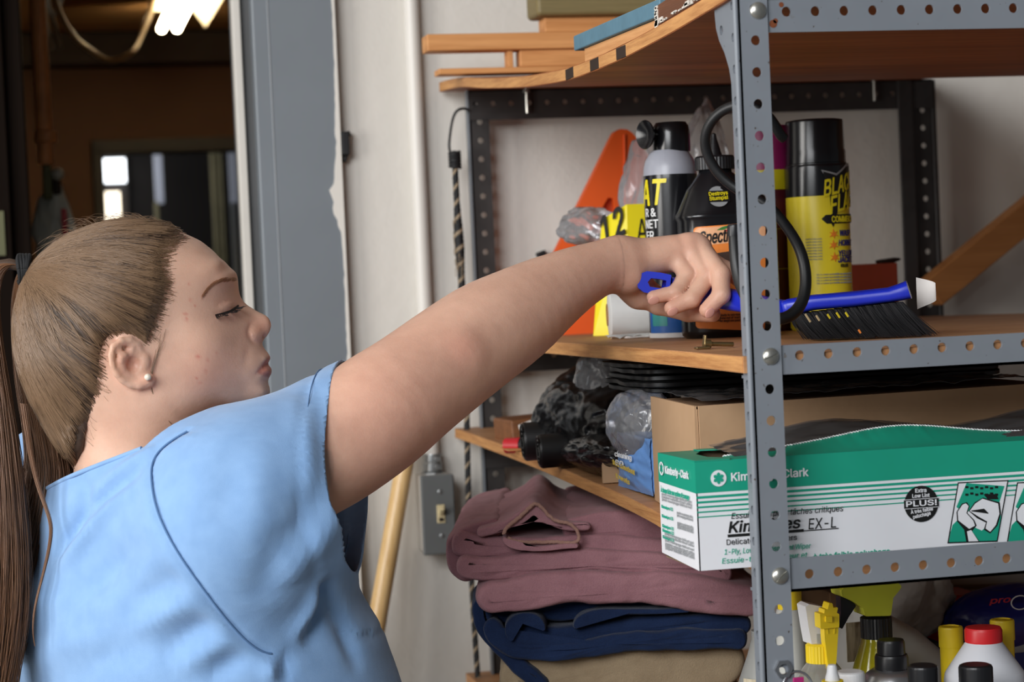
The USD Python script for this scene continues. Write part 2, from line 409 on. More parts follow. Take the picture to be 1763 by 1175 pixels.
unit = thing('shelving_unit', 'grey perforated steel angle shelving unit with three plywood shelves against the wall', 'shelves', (X0, YP, 0))
zs = z_first + 0.0254 * np.arange(-75, 12)
zs = zs[(zs > 0.05) & (zs < 1.90)]
def post(x, y, sx, sy, m, lab=None, holes=zs, w=0.028, d=0.021, top=1.93, gusset=False):
    """An angle-iron post: one flange along x (facing the camera), one along y; sx, sy give where they run from the corner."""
    a = perforated(w, 0.0, top, 0.0172, holes)
    fa = extrude(a, T, (x, y + T if sy > 0 else y, 0), EX * sx, EZ)
    side = sg.box(0, 0, d, top)
    if gusset:
        g = [(d, 1.752), (d + 0.004, 1.764), (d + 0.014, 1.778), (d + 0.026, 1.789), (d + 0.033, 1.800), (d + 0.035, 1.812), (d + 0.035, top), (0, top), (0, 1.75)]
        side = side.union(sg.Polygon(g))
        for gz in (1.797, 1.822): side = side.difference(sg.Point(0.041, gz).buffer(HOLE, 10))
    b = perforated(d, 0, top, 0.0125, holes + 0.004, 0.0036, side)
    fb = extrude(b, T, (x, y, 0), EY * sy, EZ) if sx * sy < 0 else extrude(b, T, (x + T * sx, y, 0), EY * sy, EZ)
    edge = tube([(x + sx * T * 0.7, y + sy * T * 0.7, 0), (x + sx * T * 0.7, y + sy * T * 0.7, top)], T * 0.98, 14)
    return part(unit, 'post', cat(fa, fb, edge), m, 25, lab)
pf = post(X0, YP, 1, 1, 'post_grey', gusset=True)
post(XR, YP, -1, 1, 'post_grey')
zb = P(1570, 404, 2.80)[2] + 0.0254 * np.arange(-70, 20); zb = zb[(zb > 0.05) & (zb < 1.85)]
xb0, xb1 = 0.5815, 1.266
pbl = post(xb0, 2.80, 1, 1, 'back_steel', 'dark rusty back post', zb, w=0.030, d=0.024, top=1.862)
pbr = post(xb1, 2.80, -1, 1, 'back_steel', 'dark rusty back post', zb, w=0.034, d=0.024, top=1.862)
part(pbr, 'strap', box((1.2085, 2.794, 0.0), (1.2300, 2.7985, 1.862), 0.001), 'back_steel')
part(pbl, 'bright_edge', box((xb0 - 0.0012, 2.797, 0.0), (xb0 + 0.0022, 2.806, 1.8635), 0.0006), 'grey_steel', label='worn bright edge of the dark post')

def rail(x0, x1, y, z0, z1, m, xs, zh, flange, r=HOLE, lab=None):
    poly = sg.box(x0, z0, x1, z1)
    for x in xs: poly = poly.difference(sg.Point(x, zh).buffer(r, 10))
    a = extrude(poly, T, (0, y + T, 0), EX, EZ)
    b = box((x0, y, flange), (x1, y + 0.027, flange + T))
    return part(unit, 'rail', cat(a, b), m, 25, lab)
YR = YP + T + 0.0003
def xs_from(px, py, n=26, s=0.0247):
    return P(px, py, YR)[0] + s * np.arange(-1, n)
zr1, zr2, zr3 = (1.7900, 1.8185), (1.5128, 1.5388), (1.3392, 1.3664)
for (z0, z1), (hx, hy), fl in ((zr1, (1354, 20), 1.8160), (zr2, (1377, 612), 1.5128), (zr3, (1394, 989), 1.3392)):
    xs = xs_from(hx, hy); xs = xs[(xs > X0 + 0.006) & (xs < XR - 0.006)]
    r_ = rail(X0 + 0.004, XR - 0.004, YR, z0, z1, 'post_grey', xs, P(hx, hy, YR)[2], fl)
rail(xb0 + 0.003, xb1 - 0.003, 2.7975, 1.8215, 1.8630, 'back_steel', P(1003, 177, 2.8)[0] + 0.0254 * np.arange(-14, 20)[(np.arange(-14, 20) * 0.0254 + P(1003, 177, 2.8)[0] > xb0 + 0.01) & (np.arange(-14, 20) * 0.0254 + P(1003, 177, 2.8)[0] < xb1 - 0.01)], P(1003, 175, 2.8)[2], 1.8606, 0.0035, 'dark rusty back rail')
rail(xb0 + 0.003, xb1 - 0.003, 2.7975, 1.3450, 1.3870, 'back_steel', xb0 + 0.03 + 0.0254 * np.arange(0, 25), 1.366, 1.3846, 0.0035, 'dark rusty back rail')
rail(xb0 + 0.003, xb1 - 0.003, 2.7975, 1.4750, 1.5170, 'back_steel', xb0 + 0.03 + 0.0254 * np.arange(0, 25), 1.496, 1.5140, 0.0035, 'dark rusty back rail')
rail(X0 + 0.004, XR - 0.004, YR, 1.020, 1.048, 'post_grey', X0 + 0.03 + 0.0254 * np.arange(0, 25), 1.034, 1.0455)
rail(xb0 + 0.003, xb1 - 0.003, 2.7975, 1.006, 1.048, 'back_steel', xb0 + 0.03 + 0.0254 * np.arange(0, 25), 1.027, 1.0455, 0.0035, 'dark rusty back rail')

def bolt(p, r=0.0070, slot=True, ang=0.5, parent=unit):
    prof = [(r * math.cos(a), r * 0.55 * math.sin(a)) for a in np.linspace(0, math.pi / 2 - 0.05, 9)]
    d = manifold3d.Manifold.revolve(manifold3d.CrossSection([[(0, -0.0005), (r, -0.0005)] + prof + [(0, r * 0.55)]]), 40)
    if slot: d = d - manifold3d.Manifold.cube([r * 3, r * 0.22, r], True).translate([0, 0, r * 0.72]).rotate([0, 0, math.degrees(ang)])
    m = tri(d); v = np.array(m.vertices)
    m.vertices = np.stack([p[0] + v[:, 0], p[1] - v[:, 2], p[2] + v[:, 1]], 1)
    return part(parent, 'bolt', m, 'bolt_steel', 30)
bolt(P(1305, 18, YP), slot=False)
bolt(P(1327, 614, YP), ang=0.35)
bolt(P(1343, 992, YP), ang=0.75)
for q in ((907, 172), (1505, 152)):
    p = P(*q, 2.792)
    part(unit, 'bolt', cat(lathe([(0.0022, -0.018), (0.0022, 0.016)], p, 10), lathe([(0.005, 0.0), (0.005, 0.004)], p + (0, 0, 0.010), 6)), 'bolt_steel', 30)
part(pf, 'rust_patch', cat(*[extrude(sg.Point(0, 0).buffer(r, 8).intersection(sg.box(-1, -1, 1, 1)), 0.0003, P(*q, y) , EX, EZ) for q, r, y in (((1331, 41), .0032, YR), ((1345, 8), .002, YR), ((1335, 36), .002, YR))]), 'rust', False, label='rust spots at the rail end')

# shelves: plywood boards, bent as they lie
def board(prof, x0, x1, thick, m_top, lab=None, name='shelf_board'):
    """prof: (y, height of the upper face) from front to back."""
    prof = np.array(prof); yy = np.linspace(prof[0, 0], prof[-1, 0], 60)
    zt = PchipInterpolator(prof[:, 0], prof[:, 1])(yy)
    n = len(yy)
    ring = np.vstack([np.stack([yy, zt], 1), np.stack([yy, zt - thick], 1)[::-1]])
    poly = sg.Polygon(ring)
    return poly, yy, zt
def make_board(prof, x0, x1, thick, mt, mu, lab=None, notch=None):
    poly, yy, zt = board(prof, x0, x1, thick, mt)
    if notch:                                  # the front corner is cut away round the post
        a, b = poly.intersection(sg.box(notch, 0, 9, 9)), poly.intersection(sg.box(0, 0, notch, 9))
        m = cat(extrude(a, x1 - x0, (x0, 0, 0), EY, EZ), extrude(b, x1 - x0 - .034, (x0 + .034, 0, 0), EY, EZ))
    else:
        m = extrude(poly, x1 - x0, (x0, 0, 0), EY, EZ)
    b = part(unit, 'shelf_board', m, mu, 20, lab)
    return b, (lambda y: np.interp(y, yy, zt))
b1, top1 = make_board([(1.596, 1.8310), (1.62, 1.8295), (1.80, 1.8215), (1.956, 1.8180), (2.067, 1.8185), (2.243, 1.8270), (2.513, 1.8505), (2.70, 1.8700), (2.825, 1.8765)], X0 - 0.0015, XR, 0.0130, 'ply_top', 'ply_under', 'orange brown plywood top shelf, sagging in the middle')
b2, top2 = make_board([(1.597, 1.5312), (1.80, 1.5318), (2.25, 1.5312), (2.825, 1.5225)], X0 - 0.0015, XR, 0.0135, 'ply_top', 'ply_top', 'pale plywood middle shelf')
b3, top3 = make_board([(1.645, 1.3535), (1.67, 1.3540), (1.75, 1.3640), (1.86, 1.3800), (2.14, 1.3905), (2.47, 1.3980), (2.825, 1.4010)], X0 - 0.0015, XR, 0.0130, 'ply_top', 'ply_top', 'plywood lower shelf', 1.79)
b4, top4 = make_board([(1.597, 1.0615), (2.825, 1.0615)], X0 - 0.0015, XR, 0.0130, 'ply_top', 'ply_top', 'plywood bottom shelf')
for q in ((982, 139), (1025, 126), (1071, 108)):      # dark knots in the board's edge
    p = PX(*q, X0 - 0.0016); p[2] = float(top1(p[1])) - .0066
    part(b1, 'knot', box(p + (-0.0010, -0.016, -0.0056), p + (0.004, 0.016, 0.0056), 0.0004), 'brown_dark', label='dark knot in the board edge')
def edge_strips(b, topf, y0, y1, thick, m):
    yy = np.linspace(y0, y1, 40)
    ring = np.vstack([np.stack([yy, topf(yy) - 0.0008], 1), np.stack([yy, topf(yy) - thick + 0.0008], 1)[::-1]])
    part(b, 'veneer_edge', extrude(sg.Polygon(ring), 0.0006, (X0 - 0.0021, 0, 0), EY, EZ), m, False, label='paler layered plywood edge')
edge_strips(b1, top1, 1.60, 2.82, 0.013, 'ply_edge'); edge_strips(b2, top2, 1.60, 2.82, 0.0135, 'ply_edge'); edge_strips(b3, top3, 1.791, 2.82, 0.013, 'ply_edge')

# ------------------------------------------------------------------ lumber on the top shelf
wood('pine', (186, 122, 66), (226, 164, 104), axis=0, scale=30)
wood('pine_y', (184, 124, 72), (220, 164, 110), axis=1, scale=34)
wood('olive_wood', (104, 92, 58), (142, 126, 84), axis=0, scale=30)
wood('brown_paint', (86, 52, 34), (112, 70, 46), axis=1, scale=40)
mat('blue_paint', (88, 124, 142), 0.6, var=0.10, vscale=30, bump=0.0004, bscale=120)
mat('chip_white', (214, 208, 198), 0.7, var=0.1, vscale=100)
mat('grey_under', (70, 64, 56), 0.8, var=0.15)
def crossbar(px0, pyt, pyb, y, depth, x1, name, label, m, tilt=0.0, r=0.0015, cat_='wood'):
    a, b = P(px0, pyt, y), P(px0, pyb, y)
    return solo(name, label, cat_, box((a[0], y, b[2]), (x1, y + depth, a[2]), r), m)
yl = 2.64
zt_ = float(top1(yl + 0.04))
s0 = P(757, 140, yl)[0]
solo('wood_strip', 'thin pale wood strip lying flat on the back of the top shelf, poking out left', 'wood', box((s0, yl, zt_ + 0.0005), (1.02, yl + 0.034, zt_ + 0.0080), 0.001), 'pine')
z1_ = zt_ + 0.0085
zk = P(900, 85, yl)[2]
xk = P(897, 100, yl)[0]
solo('wood_plank', 'tan plank on edge under the long stick at the back of the top shelf', 'wood', box((xk, yl + 0.004, z1_), (1.0, yl + 0.030, zk - 0.0005), 0.0015), 'pine')
xv = P(877, 100, yl)[0]
solo('wood_shim', 'small upright wood shim left of the tan plank under the long stick', 'wood', box((xv, yl + 0.006, z1_), (xv + 0.0065, yl + 0.030, zk - 0.0005), 0.0008), 'pine')
zs1 = P(737, 59, yl)[2]
solo('wood_stick', 'long square tan wood stick jutting left past the end of the top shelf', 'wood', box((P(735, 72, yl)[0], yl - 0.002, zk), (0.97, yl + 0.036, zs1), 0.0018), 'pine')
zs2 = P(940, 29, yl)[2]
solo('wood_offcut', 'short tan wood offcut lying between the long stick and the olive beam', 'wood', box((P(938, 40, yl + 0.005)[0], yl + 0.004, zs1 + 0.0004), (0.96, yl + 0.04, zs2), 0.0012), 'pine')
solo('wood_beam', 'weathered olive beam on top of the lumber stack', 'wood', box((P(924, 10, yl - 0.01)[0], yl - 0.012, zs2 + 0.0004), (1.0, yl + 0.05, zs2 + 0.042), 0.006), 'olive_wood')

def longboard(far_b, near_b, hh, x, wid, name, label, m, r=0.0015, zmin=None):
    """A board that runs into the depth along plane x; far and near give the lower edge of its left face in pixels."""
    a, b = PX(*far_b, x), PX(*near_b, x)
    if zmin is not None:
        a[2] = max(a[2], zmin(a[1]) + .0005); b[2] = max(b[2], zmin(b[1]) + .0005)
    d = (a - b); L = np.linalg.norm(d); d /= L
    up = np.cross(EX, d)
    c = (a + b) / 2 + EX * wid / 2 + up * hh / 2
    return solo(name, label, 'wood', obox(c, EX, d, up, (wid, L, hh), r), m), (a, b, d, up)
xl = X0 + 0.0015
ba, bb = PX(988, 88, xl - 0.0015), PX(1136, 27, xl - 0.0015)
def blue_z(y): return bb[2] + (ba[2] - bb[2]) * (y - bb[1]) / (ba[1] - bb[1]) - 0.0006
ya_, yb_ = PX(1003, 121, xl)[1], 1.765
solo('wood_block', 'bare tan wood block under the blue board on the top shelf', 'wood', hexa([(x, y, z) for x in (xl + .003, xl + .085) for y, zz in ((ya_, (float(top1(ya_)) + .0008, blue_z(ya_))), (yb_, (float(top1(yb_)) + .0008, blue_z(yb_)))) for z in zz]), 'pine_y', False)
longboard((988, 88), (1136, 27), 0.0155, xl - 0.0015, 0.07, 'blue_board', 'board with chipped blue paint lying lengthwise on the tan block', 'blue_paint')
_, (ca, cb, cd, cu) = longboard((1131, 57), (1262, -18), 0.0185, xl - 0.002, 0.09, 'brown_board', 'dark brown board with white chipped edges at the front of the top shelf', 'brown_paint', zmin=lambda y: float(top1(y)))
brown = '/World/brown_board'
chips = []
rc = np.random.default_rng(3)
for k in range(60):
    t = rc.random(); p = ca + (cb - ca) * t + cu * (0.0015 + 0.003 * rc.random() ** 2) - EX * 0.0006
    if rc.random() < 0.3: p = ca + cd * (-0.001 - 0.004 * rc.random()) + cu * 0.0175 * rc.random() - EX * 0.0006
    s = 0.0012 + 0.0035 * rc.random()
    chips.append(obox(p, EX, cd, cu, (0.0012, s * 2.0, s * 0.7), 0))
BASE[brown] = np.zeros(3)
part(brown, 'paint_chip', cat(*chips), 'chip_white', False, label='white chipped paint along the lower edge', kind='stuff')
longboard((1128, 24), (1190, 0), 0.018, xl + 0.012, 0.05, 'wood_cutoff', 'orange wood cutoff standing behind the brown board', 'pine_y', zmin=lambda y: float(top1(y)) + 0.0)
# timber brace leaning at the right of the wall
wood('brace_wood', (160, 100, 50), (196, 134, 76), axis=0, scale=26)
a0, a1 = P(1600, 506, 2.77), P(1790, 352, 2.77)
d_ = (a1 - a0) / np.linalg.norm(a1 - a0)
a1 = a0 + d_ * 0.42
solo('wood_brace', 'brown timber leaning diagonally against the wall at the right end of the middle shelf', 'wood', obox((a0 + a1) / 2, d_, EY, np.cross(d_, EY), (0.42, 0.034, 0.042), 0.002), 'brace_wood')
# ------------------------------------------------------------------ on the white wall
mat('box_grey', (96, 98, 98), 0.5, var=0.06, vscale=20)
mat('ivory', (206, 190, 150), 0.4, var=0.04)
mat('galv', (150, 152, 152), 0.35, metal=0.7, var=0.12, vscale=60)
mat('cord_black', (22, 22, 24), 0.6, var=0.2)
mat('cord_tan', (150, 132, 108), 0.8, var=0.15)
wood('dowel', (206, 164, 104), (232, 196, 140), axis=2, scale=40, rough=0.32, ring=0.6)
mat('rubber', (18, 18, 20), 0.45, var=0.2)
cd_ = thing('conduit', 'white painted pipe running down the wall into the grey switch box', 'pipe', (0.5154, YW - 0.012, 1.35))
part(cd_, 'pipe', lathe([(0.0105, 1.352), (0.0105, 2.75)], (0.5154, YW - 0.0125, 0), 28, caps=False), 'conduit_paint', 40)
cc = np.array([0.5160, YW - 0.020, 0])
part(cd_, 'connector', cat(lathe([(0.0118, 1.3425), (0.0135, 1.3445), (0.0135, 1.3555), (0.0122, 1.3575), (0.0122, 1.3665), (0.0118, 1.3680)], cc + (0, .006, 0), 24), lathe([(0.0165, 1.3375), (0.0165, 1.3425)], cc + (0, .006, 0), 8)), 'galv', 30, 'dull metal box connector')
for s in (1.350, 1.361):
    part(cd_, 'set_screw', lathe([(0.0036, 0), (0.0036, 0.005), (0.0030, 0.006)], cc + (0.004, -0.0065, s), 12, axis=(0, -1, 0)), 'galv', 30)
sw0, sw1 = P(722, 820, 2.787), P(791, 953, 2.787)
sb = thing('switch_box', 'grey metal light switch box at the end of the wall conduit', 'light switch', ((sw0[0] + sw1[0]) / 2, YW, sw1[2]))
x0, x1, z0, z1 = sw0[0] + .001, sw1[0] - .003, sw1[2], sw0[2]
part(sb, 'box_body', box((x0 + .0015, 2.792, z0 + .0015), (x1 - .0015, YW, z1 - .0015), 0.004), 'jamb_pale', label='pale scuffed box sides')
part(sb, 'cover_plate', box((x0, 2.7865, z0), (x1, 2.7925, z1), 0.0028), 'box_grey')
xc, zc = (x0 + x1) / 2 + .003, (z0 + z1) / 2 + 0.001
part(sb, 'toggle_frame', box((xc - .0055, 2.7850, zc - .0125), (xc + .0055, 2.7885, zc + .0125), 0.0008), 'ivory', label='ivory toggle surround')
tg = part(sb, 'toggle', cat(obox((xc, 2.7800, zc + .0045), EX, (0, 1, -.9), (0, .9, 1), (0.0062, 0.014, 0.0065), 0.0012), box((xc - .0035, 2.7846, zc - .0100), (xc + .0035, 2.7852, zc - .0045))), 'ivory', label='ivory toggle flipped up')
part(tg, 'slot', box((xc - .0032, 2.7842, zc - .0102), (xc + .0032, 2.7851, zc - .0050)), 'brown_dark', False)
for s in (-.030, .030):
    part(sb, 'screw', lathe([(0.0036, 0), (0.0034, 0.001), (0.0018, 0.0017)], (xc, 2.7868, zc + s), 16, axis=(0, -1, 0)), 'galv', 30)

# bungee cord: wire hook, coil, braided cord
yb_ = 2.783
bg = thing('bungee_cord', 'black bungee cord with a wire hook hanging off the dark back post', 'cord', P(783, 275, yb_))
hk = spline([P(805, 189, 2.792), P(797, 187, yb_ + .003), P(786, 192, yb_), P(778, 212, yb_), P(774, 240, yb_), P(774, 258, yb_), P(781, 270, yb_)], 40)
part(bg, 'hook', tube(hk, 0.0019, 8), 'cord_black', 40)
zc0, zc1 = P(783, 262, yb_)[2], P(783, 289, yb_)[2]
xk = P(783, 275, yb_)[0]
th = np.linspace(0, 2 * np.pi * 5, 120)
part(bg, 'coil', cat(tube(np.stack([xk + .0068 * np.cos(th), yb_ + .0068 * np.sin(th), zc0 + (zc1 - zc0) * th / th[-1]], 1), 0.0024, 8), lathe([(0.003, zc1), (0.006, zc1), (0.0065, zc0), (0.002, zc0 + .002)], (xk, yb_, 0), 16)), 'cord_black', 40)
L = zc1 - 0.62
zz = np.linspace(zc1 + .002, 0.62, 700)
rad = np.interp(zc1 - zz, [0, .05, .085, .11, .14, .2, .35, .5, 1], [.0034, .0036, .0052, .0058, .0042, .0040, .0034, .0032, .0032])
wx = 0.003 * np.sin(zz * 9) * np.clip((zc1 - zz) * 4, 0, 1)
cen = np.stack([xk + wx, yb_ + 0 * zz, zz], 1)
for s, (m, lab) in enumerate((('cord_black', None), ('cord_tan', 'tan strand woven into the cord'), ('cord_black', None), ('cord_black', None))):
    a = s * np.pi / 2 + zz * 2 * np.pi / 0.021
    part(bg, 'strand', tube(cen + np.stack([np.cos(a), np.sin(a), 0 * a], 1) * rad[:, None] * 0.62, rad * 0.66, 6), m, 60, lab)
fz = []
for k in range(46):
    z = zc1 - .066 - rng.random() * .07; a = rng.random() * 6.28; p = np.array([xk, yb_, z]); d = np.array([np.cos(a), np.sin(a), 0])
    fz.append(tube(np.array([p + d * .003, p + d * (.0052 + .002 * rng.random()) - EZ * .003, p + d * .006 - EZ * (.004 + .01 * rng.random())]), .0005, 4))
part(bg, 'frayed_sheath', cat(*fz), 'cord_tan', 40, 'frayed tan threads where the sheath is worn', kind='stuff')

# pole leaning on the wall
pa, pb = P(712, 708, 2.815), P(647, 1084, 2.775)
d = (pb - pa) / np.linalg.norm(pb - pa)
tt = np.linspace(0, (pa[2] - 0.005) / -d[2], 30)
dw = thing('wooden_pole', 'varnished pale wood pole leaning against the white wall below the arm', 'pole', pa + d * tt[-1])
part(dw, 'shaft', tube(pa + d * tt[:, None], np.interp(tt, [0, .01, .3, 2], [.0105, .0122, .0128, .0135]), 28), 'dowel', 40)

# ------------------------------------------------------------------ things in the dark room
mat('copper', (214, 142, 88), 0.5, var=0.15, vscale=30)
mat('lamp_case', (225, 220, 205), 0.5)
emit('lamp_tube', (255, 230, 184), 26.0)
mat('cord_pale', (206, 174, 122), 0.6)
mat('cord_white', (176, 166, 146), 0.6)
ly0, ly1, lz = 4.9, 6.28, 2.40
lf = thing('ceiling_lamp', 'lit fluorescent lamp on the ceiling of the dark room', 'lamp', (0.43, ly1, 2.47))
part(lf, 'reflector', cat(hexa([(0.355, ly0, lz + .045), (0.372, ly0, lz + .045), (0.372, ly1, lz + .045), (0.355, ly1, lz + .045), (0.335, ly0, lz - .005), (0.338, ly0, lz - .005), (0.338, ly1, lz - .005), (0.335, ly1, lz - .005)]), hexa([(0.488, ly0, lz + .045), (0.505, ly0, lz + .045), (0.505, ly1, lz + .045), (0.488, ly1, lz + .045), (0.522, ly0, lz - .005), (0.525, ly0, lz - .005), (0.525, ly1, lz - .005), (0.522, ly1, lz - .005)]), box((0.36, ly0, lz + .045), (0.50, ly1, 2.47))), 'lamp_case', False)
for x in (0.392, 0.436):
    part(lf, 'tube', lathe([(0.008, 0), (0.0125, 0.006), (0.0125, ly1 - ly0 - .03), (0.008, ly1 - ly0 - .02)], (x, ly0 + .01, lz - .010), 16, axis=(0, 1, 0)), 'lamp_tube', 40)
yc = 4.6
solo('hanging_cord', 'pale electrical cord drooping in a curve below the ceiling lamp', 'cord', tube(spline([P(92, -40, yc - .8), P(104, 25, yc - .5), P(132, 68, yc - .2), P(165, 93, yc), P(190, 105, yc), P(218, 96, yc), P(238, 74, yc + .1), P(252, 42, yc + .2), P(262, 14, yc + .3), P(268, -12, yc + .35)], 60), 0.0062, 10), 'cord_pale', 40)
for k, (a, lab) in enumerate(((((60, -30), (72, 20), (84, 60), (90, 84)), 'left pale loose wire hanging at the top left in the dark room'), (((78, -30), (88, 25), (98, 55), (103, 84)), 'middle pale loose wire hanging at the top left in the dark room'), (((108, -30), (104, 8), (96, 22), (86, 30)), 'short curled pale wire at the top left in the dark room'))):
    solo('loose_wire', lab, 'wire', tube(spline([P(*q, 4.2) for q in a], 24), 0.0048, 8), 'cord_white', 40, group=None)
pp = thing('copper_pipe', 'copper coloured pipe with a joint at the left of the doorway', 'pipe', (P(72, 150, 3.6)[0], 3.6, 1.85))
xp = P(72, 150, 3.6)[0]
zj = P(74, 238, 3.6)[2]; ze = P(76, 283, 3.6)[2]
part(pp, 'pipe', lathe([(0.0125, ze), (0.0125, zj)] + [(0.0140, zj + .012), (0.0140, 2.47)], (xp, 3.6, 0), 24), 'copper', 40)
part(pp, 'joint', lathe([(0.015, zj - .008), (0.019, zj - .006), (0.019, zj + .010), (0.015, zj + .012)], (xp + .002, 3.6, 0), 20), 'copper', 40)
mat('olive_paint', (96, 96, 62), 0.6, var=0.1)
mat('bulb_white', (180, 176, 160), 0.5)
ve = P(84, 312, 3.6)
vb = thing('valve_box', 'olive green box with a white knob at the foot of the copper pipe', 'box', ve)
part(vb, 'body', box(P(72, 284, 3.59), P(91, 345, 3.63), 0.004), 'olive_paint')
part(vb, 'knob', tri(manifold3d.Manifold.sphere(0.011, 20).translate(list(P(99, 300, 3.59)))), 'bulb_white', 40)
part(vb, 'knob_stem', box(P(90, 305, 3.595), P(106, 335, 3.605), 0.004), 'brown_dark')
mat('bag_white', (214, 216, 204), 0.35, var=0.12, vscale=14, sss=0.0)
mat('red_print', (176, 30, 36), 0.45)
def crumple(c, rad, seed, amp=0.25, freq=2.2, sub=4, ridge=True):
    """A crumpled bag: an ellipsoid broken into creased facets by random fold planes."""
    m = trimesh.creation.icosphere(sub)
    v = np.array(m.vertices); r_ = np.random.default_rng(seed)
    k = np.ones(len(v))
    for j in range(26):
        d = r_.normal(size=3); d /= np.linalg.norm(d); o = r_.uniform(.2, .9); t = r_.normal(size=3); t /= np.linalg.norm(t)
        s = np.abs((v @ t) * (1.2 + freq * .5) + r_.uniform(-1, 1))
        k += amp * .85 * (np.minimum(s, .42) - .21) * np.clip((v @ d) * 1.5, -.2, 1)
    n2 = fbm(v * freq * 1.6 + seed * 3.1, 3, seed)
    k += amp * .22 * (1 - np.abs(2 * n2 - 1) * 3.2)
    v = v + .22 * np.stack([np.sin(v[:, 1] * 3 + seed), np.sin(v[:, 2] * 2.6 + seed * 2), np.sin(v[:, 0] * 2.9 + seed * 3)], 1) * min(1, amp * 4)
    m.vertices = v * k[:, None] * np.asarray(rad) + np.asarray(c)
    return m
pb_ = thing('plastic_bag', 'white plastic bag with a red stripe hanging in the dark doorway', 'bag', P(98, 380, 3.6))
bc = P(97, 395, 3.62)
bm = crumple(bc, (0.030, 0.02, 0.075), 4, 0.16)
bv = np.array(bm.vertices); tz = np.clip((bv[:, 2] - bc[2]) / 0.075, -1, 1)
bv[:, 0] = bc[0] - .004 + (bv[:, 0] - bc[0]) * (1 - .45 * np.clip(tz, 0, 1)); bm.vertices = bv
part(pb_, 'bag_body', bm, 'bag_white', 50)
part(pb_, 'red_stripe', obox(P(111, 385, 3.585), (1, 0, -.0), EY, EZ, (0.009, 0.003, 0.05), 0.001).apply_translation((0, 0.0, 0)), 'red_print', label='red printed stripe')
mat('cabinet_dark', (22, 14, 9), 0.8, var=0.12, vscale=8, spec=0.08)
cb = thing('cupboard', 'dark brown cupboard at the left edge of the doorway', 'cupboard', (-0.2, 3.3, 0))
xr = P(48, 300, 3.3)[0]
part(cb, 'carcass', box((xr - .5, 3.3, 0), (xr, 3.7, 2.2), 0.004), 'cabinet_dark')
part(cb, 'door', box((xr - .49, 3.282, 0.05), (xr - .028, 3.30, 2.15), 0.003), 'cabinet_dark')
part(cb, 'notice', box(P(-40, 365, 3.278), P(10, 440, 3.2815)), 'olive_paint', label='grey green paper on the door')
# far doorway with windows
mat('dark_frame', (30, 22, 18), 0.6, var=0.1)
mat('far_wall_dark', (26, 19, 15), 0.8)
mat('curtain', (120, 112, 84), 0.9, var=0.12, vscale=20)
mat('pale_panel', (176, 178, 190), 0.5, var=0.05)
emit('window_sky', (244, 250, 255), 2.6)
emit('window_warm', (255, 240, 214), 2.2)
d2 = struct_group('door_2', 'dark framed doorway at the end of the dark room')
dxl, dxr, dzt = P(160, 300, YF)[0], 0.75, P(250, 256, YF)[2]
part(d2, 'door_frame', cat(box((dxl, YF - .03, 0), (dxl + .035, YF + .1, dzt + .0), .004), box((dxl, YF - .03, dzt - .015), (dxr, YF + .1, dzt + .03), .004), box((dxr - .035, YF - .03, 0), (dxr, YF + .1, dzt), .004)), 'dark_frame')
YB = 8.5
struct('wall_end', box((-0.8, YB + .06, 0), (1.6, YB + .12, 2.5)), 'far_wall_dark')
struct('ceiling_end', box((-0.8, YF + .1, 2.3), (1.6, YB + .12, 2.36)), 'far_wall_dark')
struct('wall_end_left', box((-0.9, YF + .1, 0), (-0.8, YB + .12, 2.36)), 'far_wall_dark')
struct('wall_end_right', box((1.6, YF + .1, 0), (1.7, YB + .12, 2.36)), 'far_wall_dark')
def pane(px0, py0, px1, py1, y=YB): return P(px0, py0, y), P(px1, py1, y)
w1 = struct_group('window_1', 'bright windows seen through the far doorway')
for q, m in (((177, 274, 217, 314), 'window_sky'), ((181, 331, 209, 396), 'window_warm')):
    a, b = pane(*q)
    part(w1, 'pane', box((a[0], YB - .01, b[2]), (b[0], YB + .02, a[2])), m, False)
a, b = pane(170, 262, 225, 420)
part(w1, 'window_frame', cat(box((a[0] - .02, YB + .02, b[2]), (b[0], YB + .06, a[2]))), 'dark_frame')
pd = struct_group('door_3', 'pale narrow door edges at the end of the dark room')
a, b = pane(258, 266, 277, 356); part(pd, 'door_edge', box((a[0], YB - .25, b[2]), (b[0], YB - .21, a[2]), .003), 'pale_panel', label='narrow bluish white strip')
a, b = pane(260, 352, 270, 420); part(pd, 'door_edge', box((a[0], YB - .25, b[2] - .6), (b[0], YB - .21, a[2]), .003), 'curtain')
a, b = pane(380, 262, 403, 356); part(pd, 'door_edge', box((a[0], YB - .35, b[2]), (b[0], YB - .31, a[2]), .003), 'pale_panel', label='broad bluish white strip')
a, b = pane(384, 356, 396, 420); part(pd, 'door_edge', box((a[0], YB - .35, b[2] - .6), (b[0], YB - .31, a[2]), .003), 'galv')
a, b = pane(350, 262, 379, 430)
def cur(u, v):
    x = a[0] + (b[0] - a[0]) * u
    return np.stack([x, YB - .3 + .02 * np.sin(u * 22), a[2] - (a[2] - 0.02) * v], 1)
solo('curtain', 'olive cream curtain hanging beyond the far doorway', 'curtain', sheet(cur, 40, 6, 0.004), 'curtain', 40)
l2 = rect_light('passage_daylight', (0.2, YB - .6, 2.25), (0.45, YB - .3, 1.0), 0.6, 0.3, 5.0, (0.92, 0.96, 1.0))
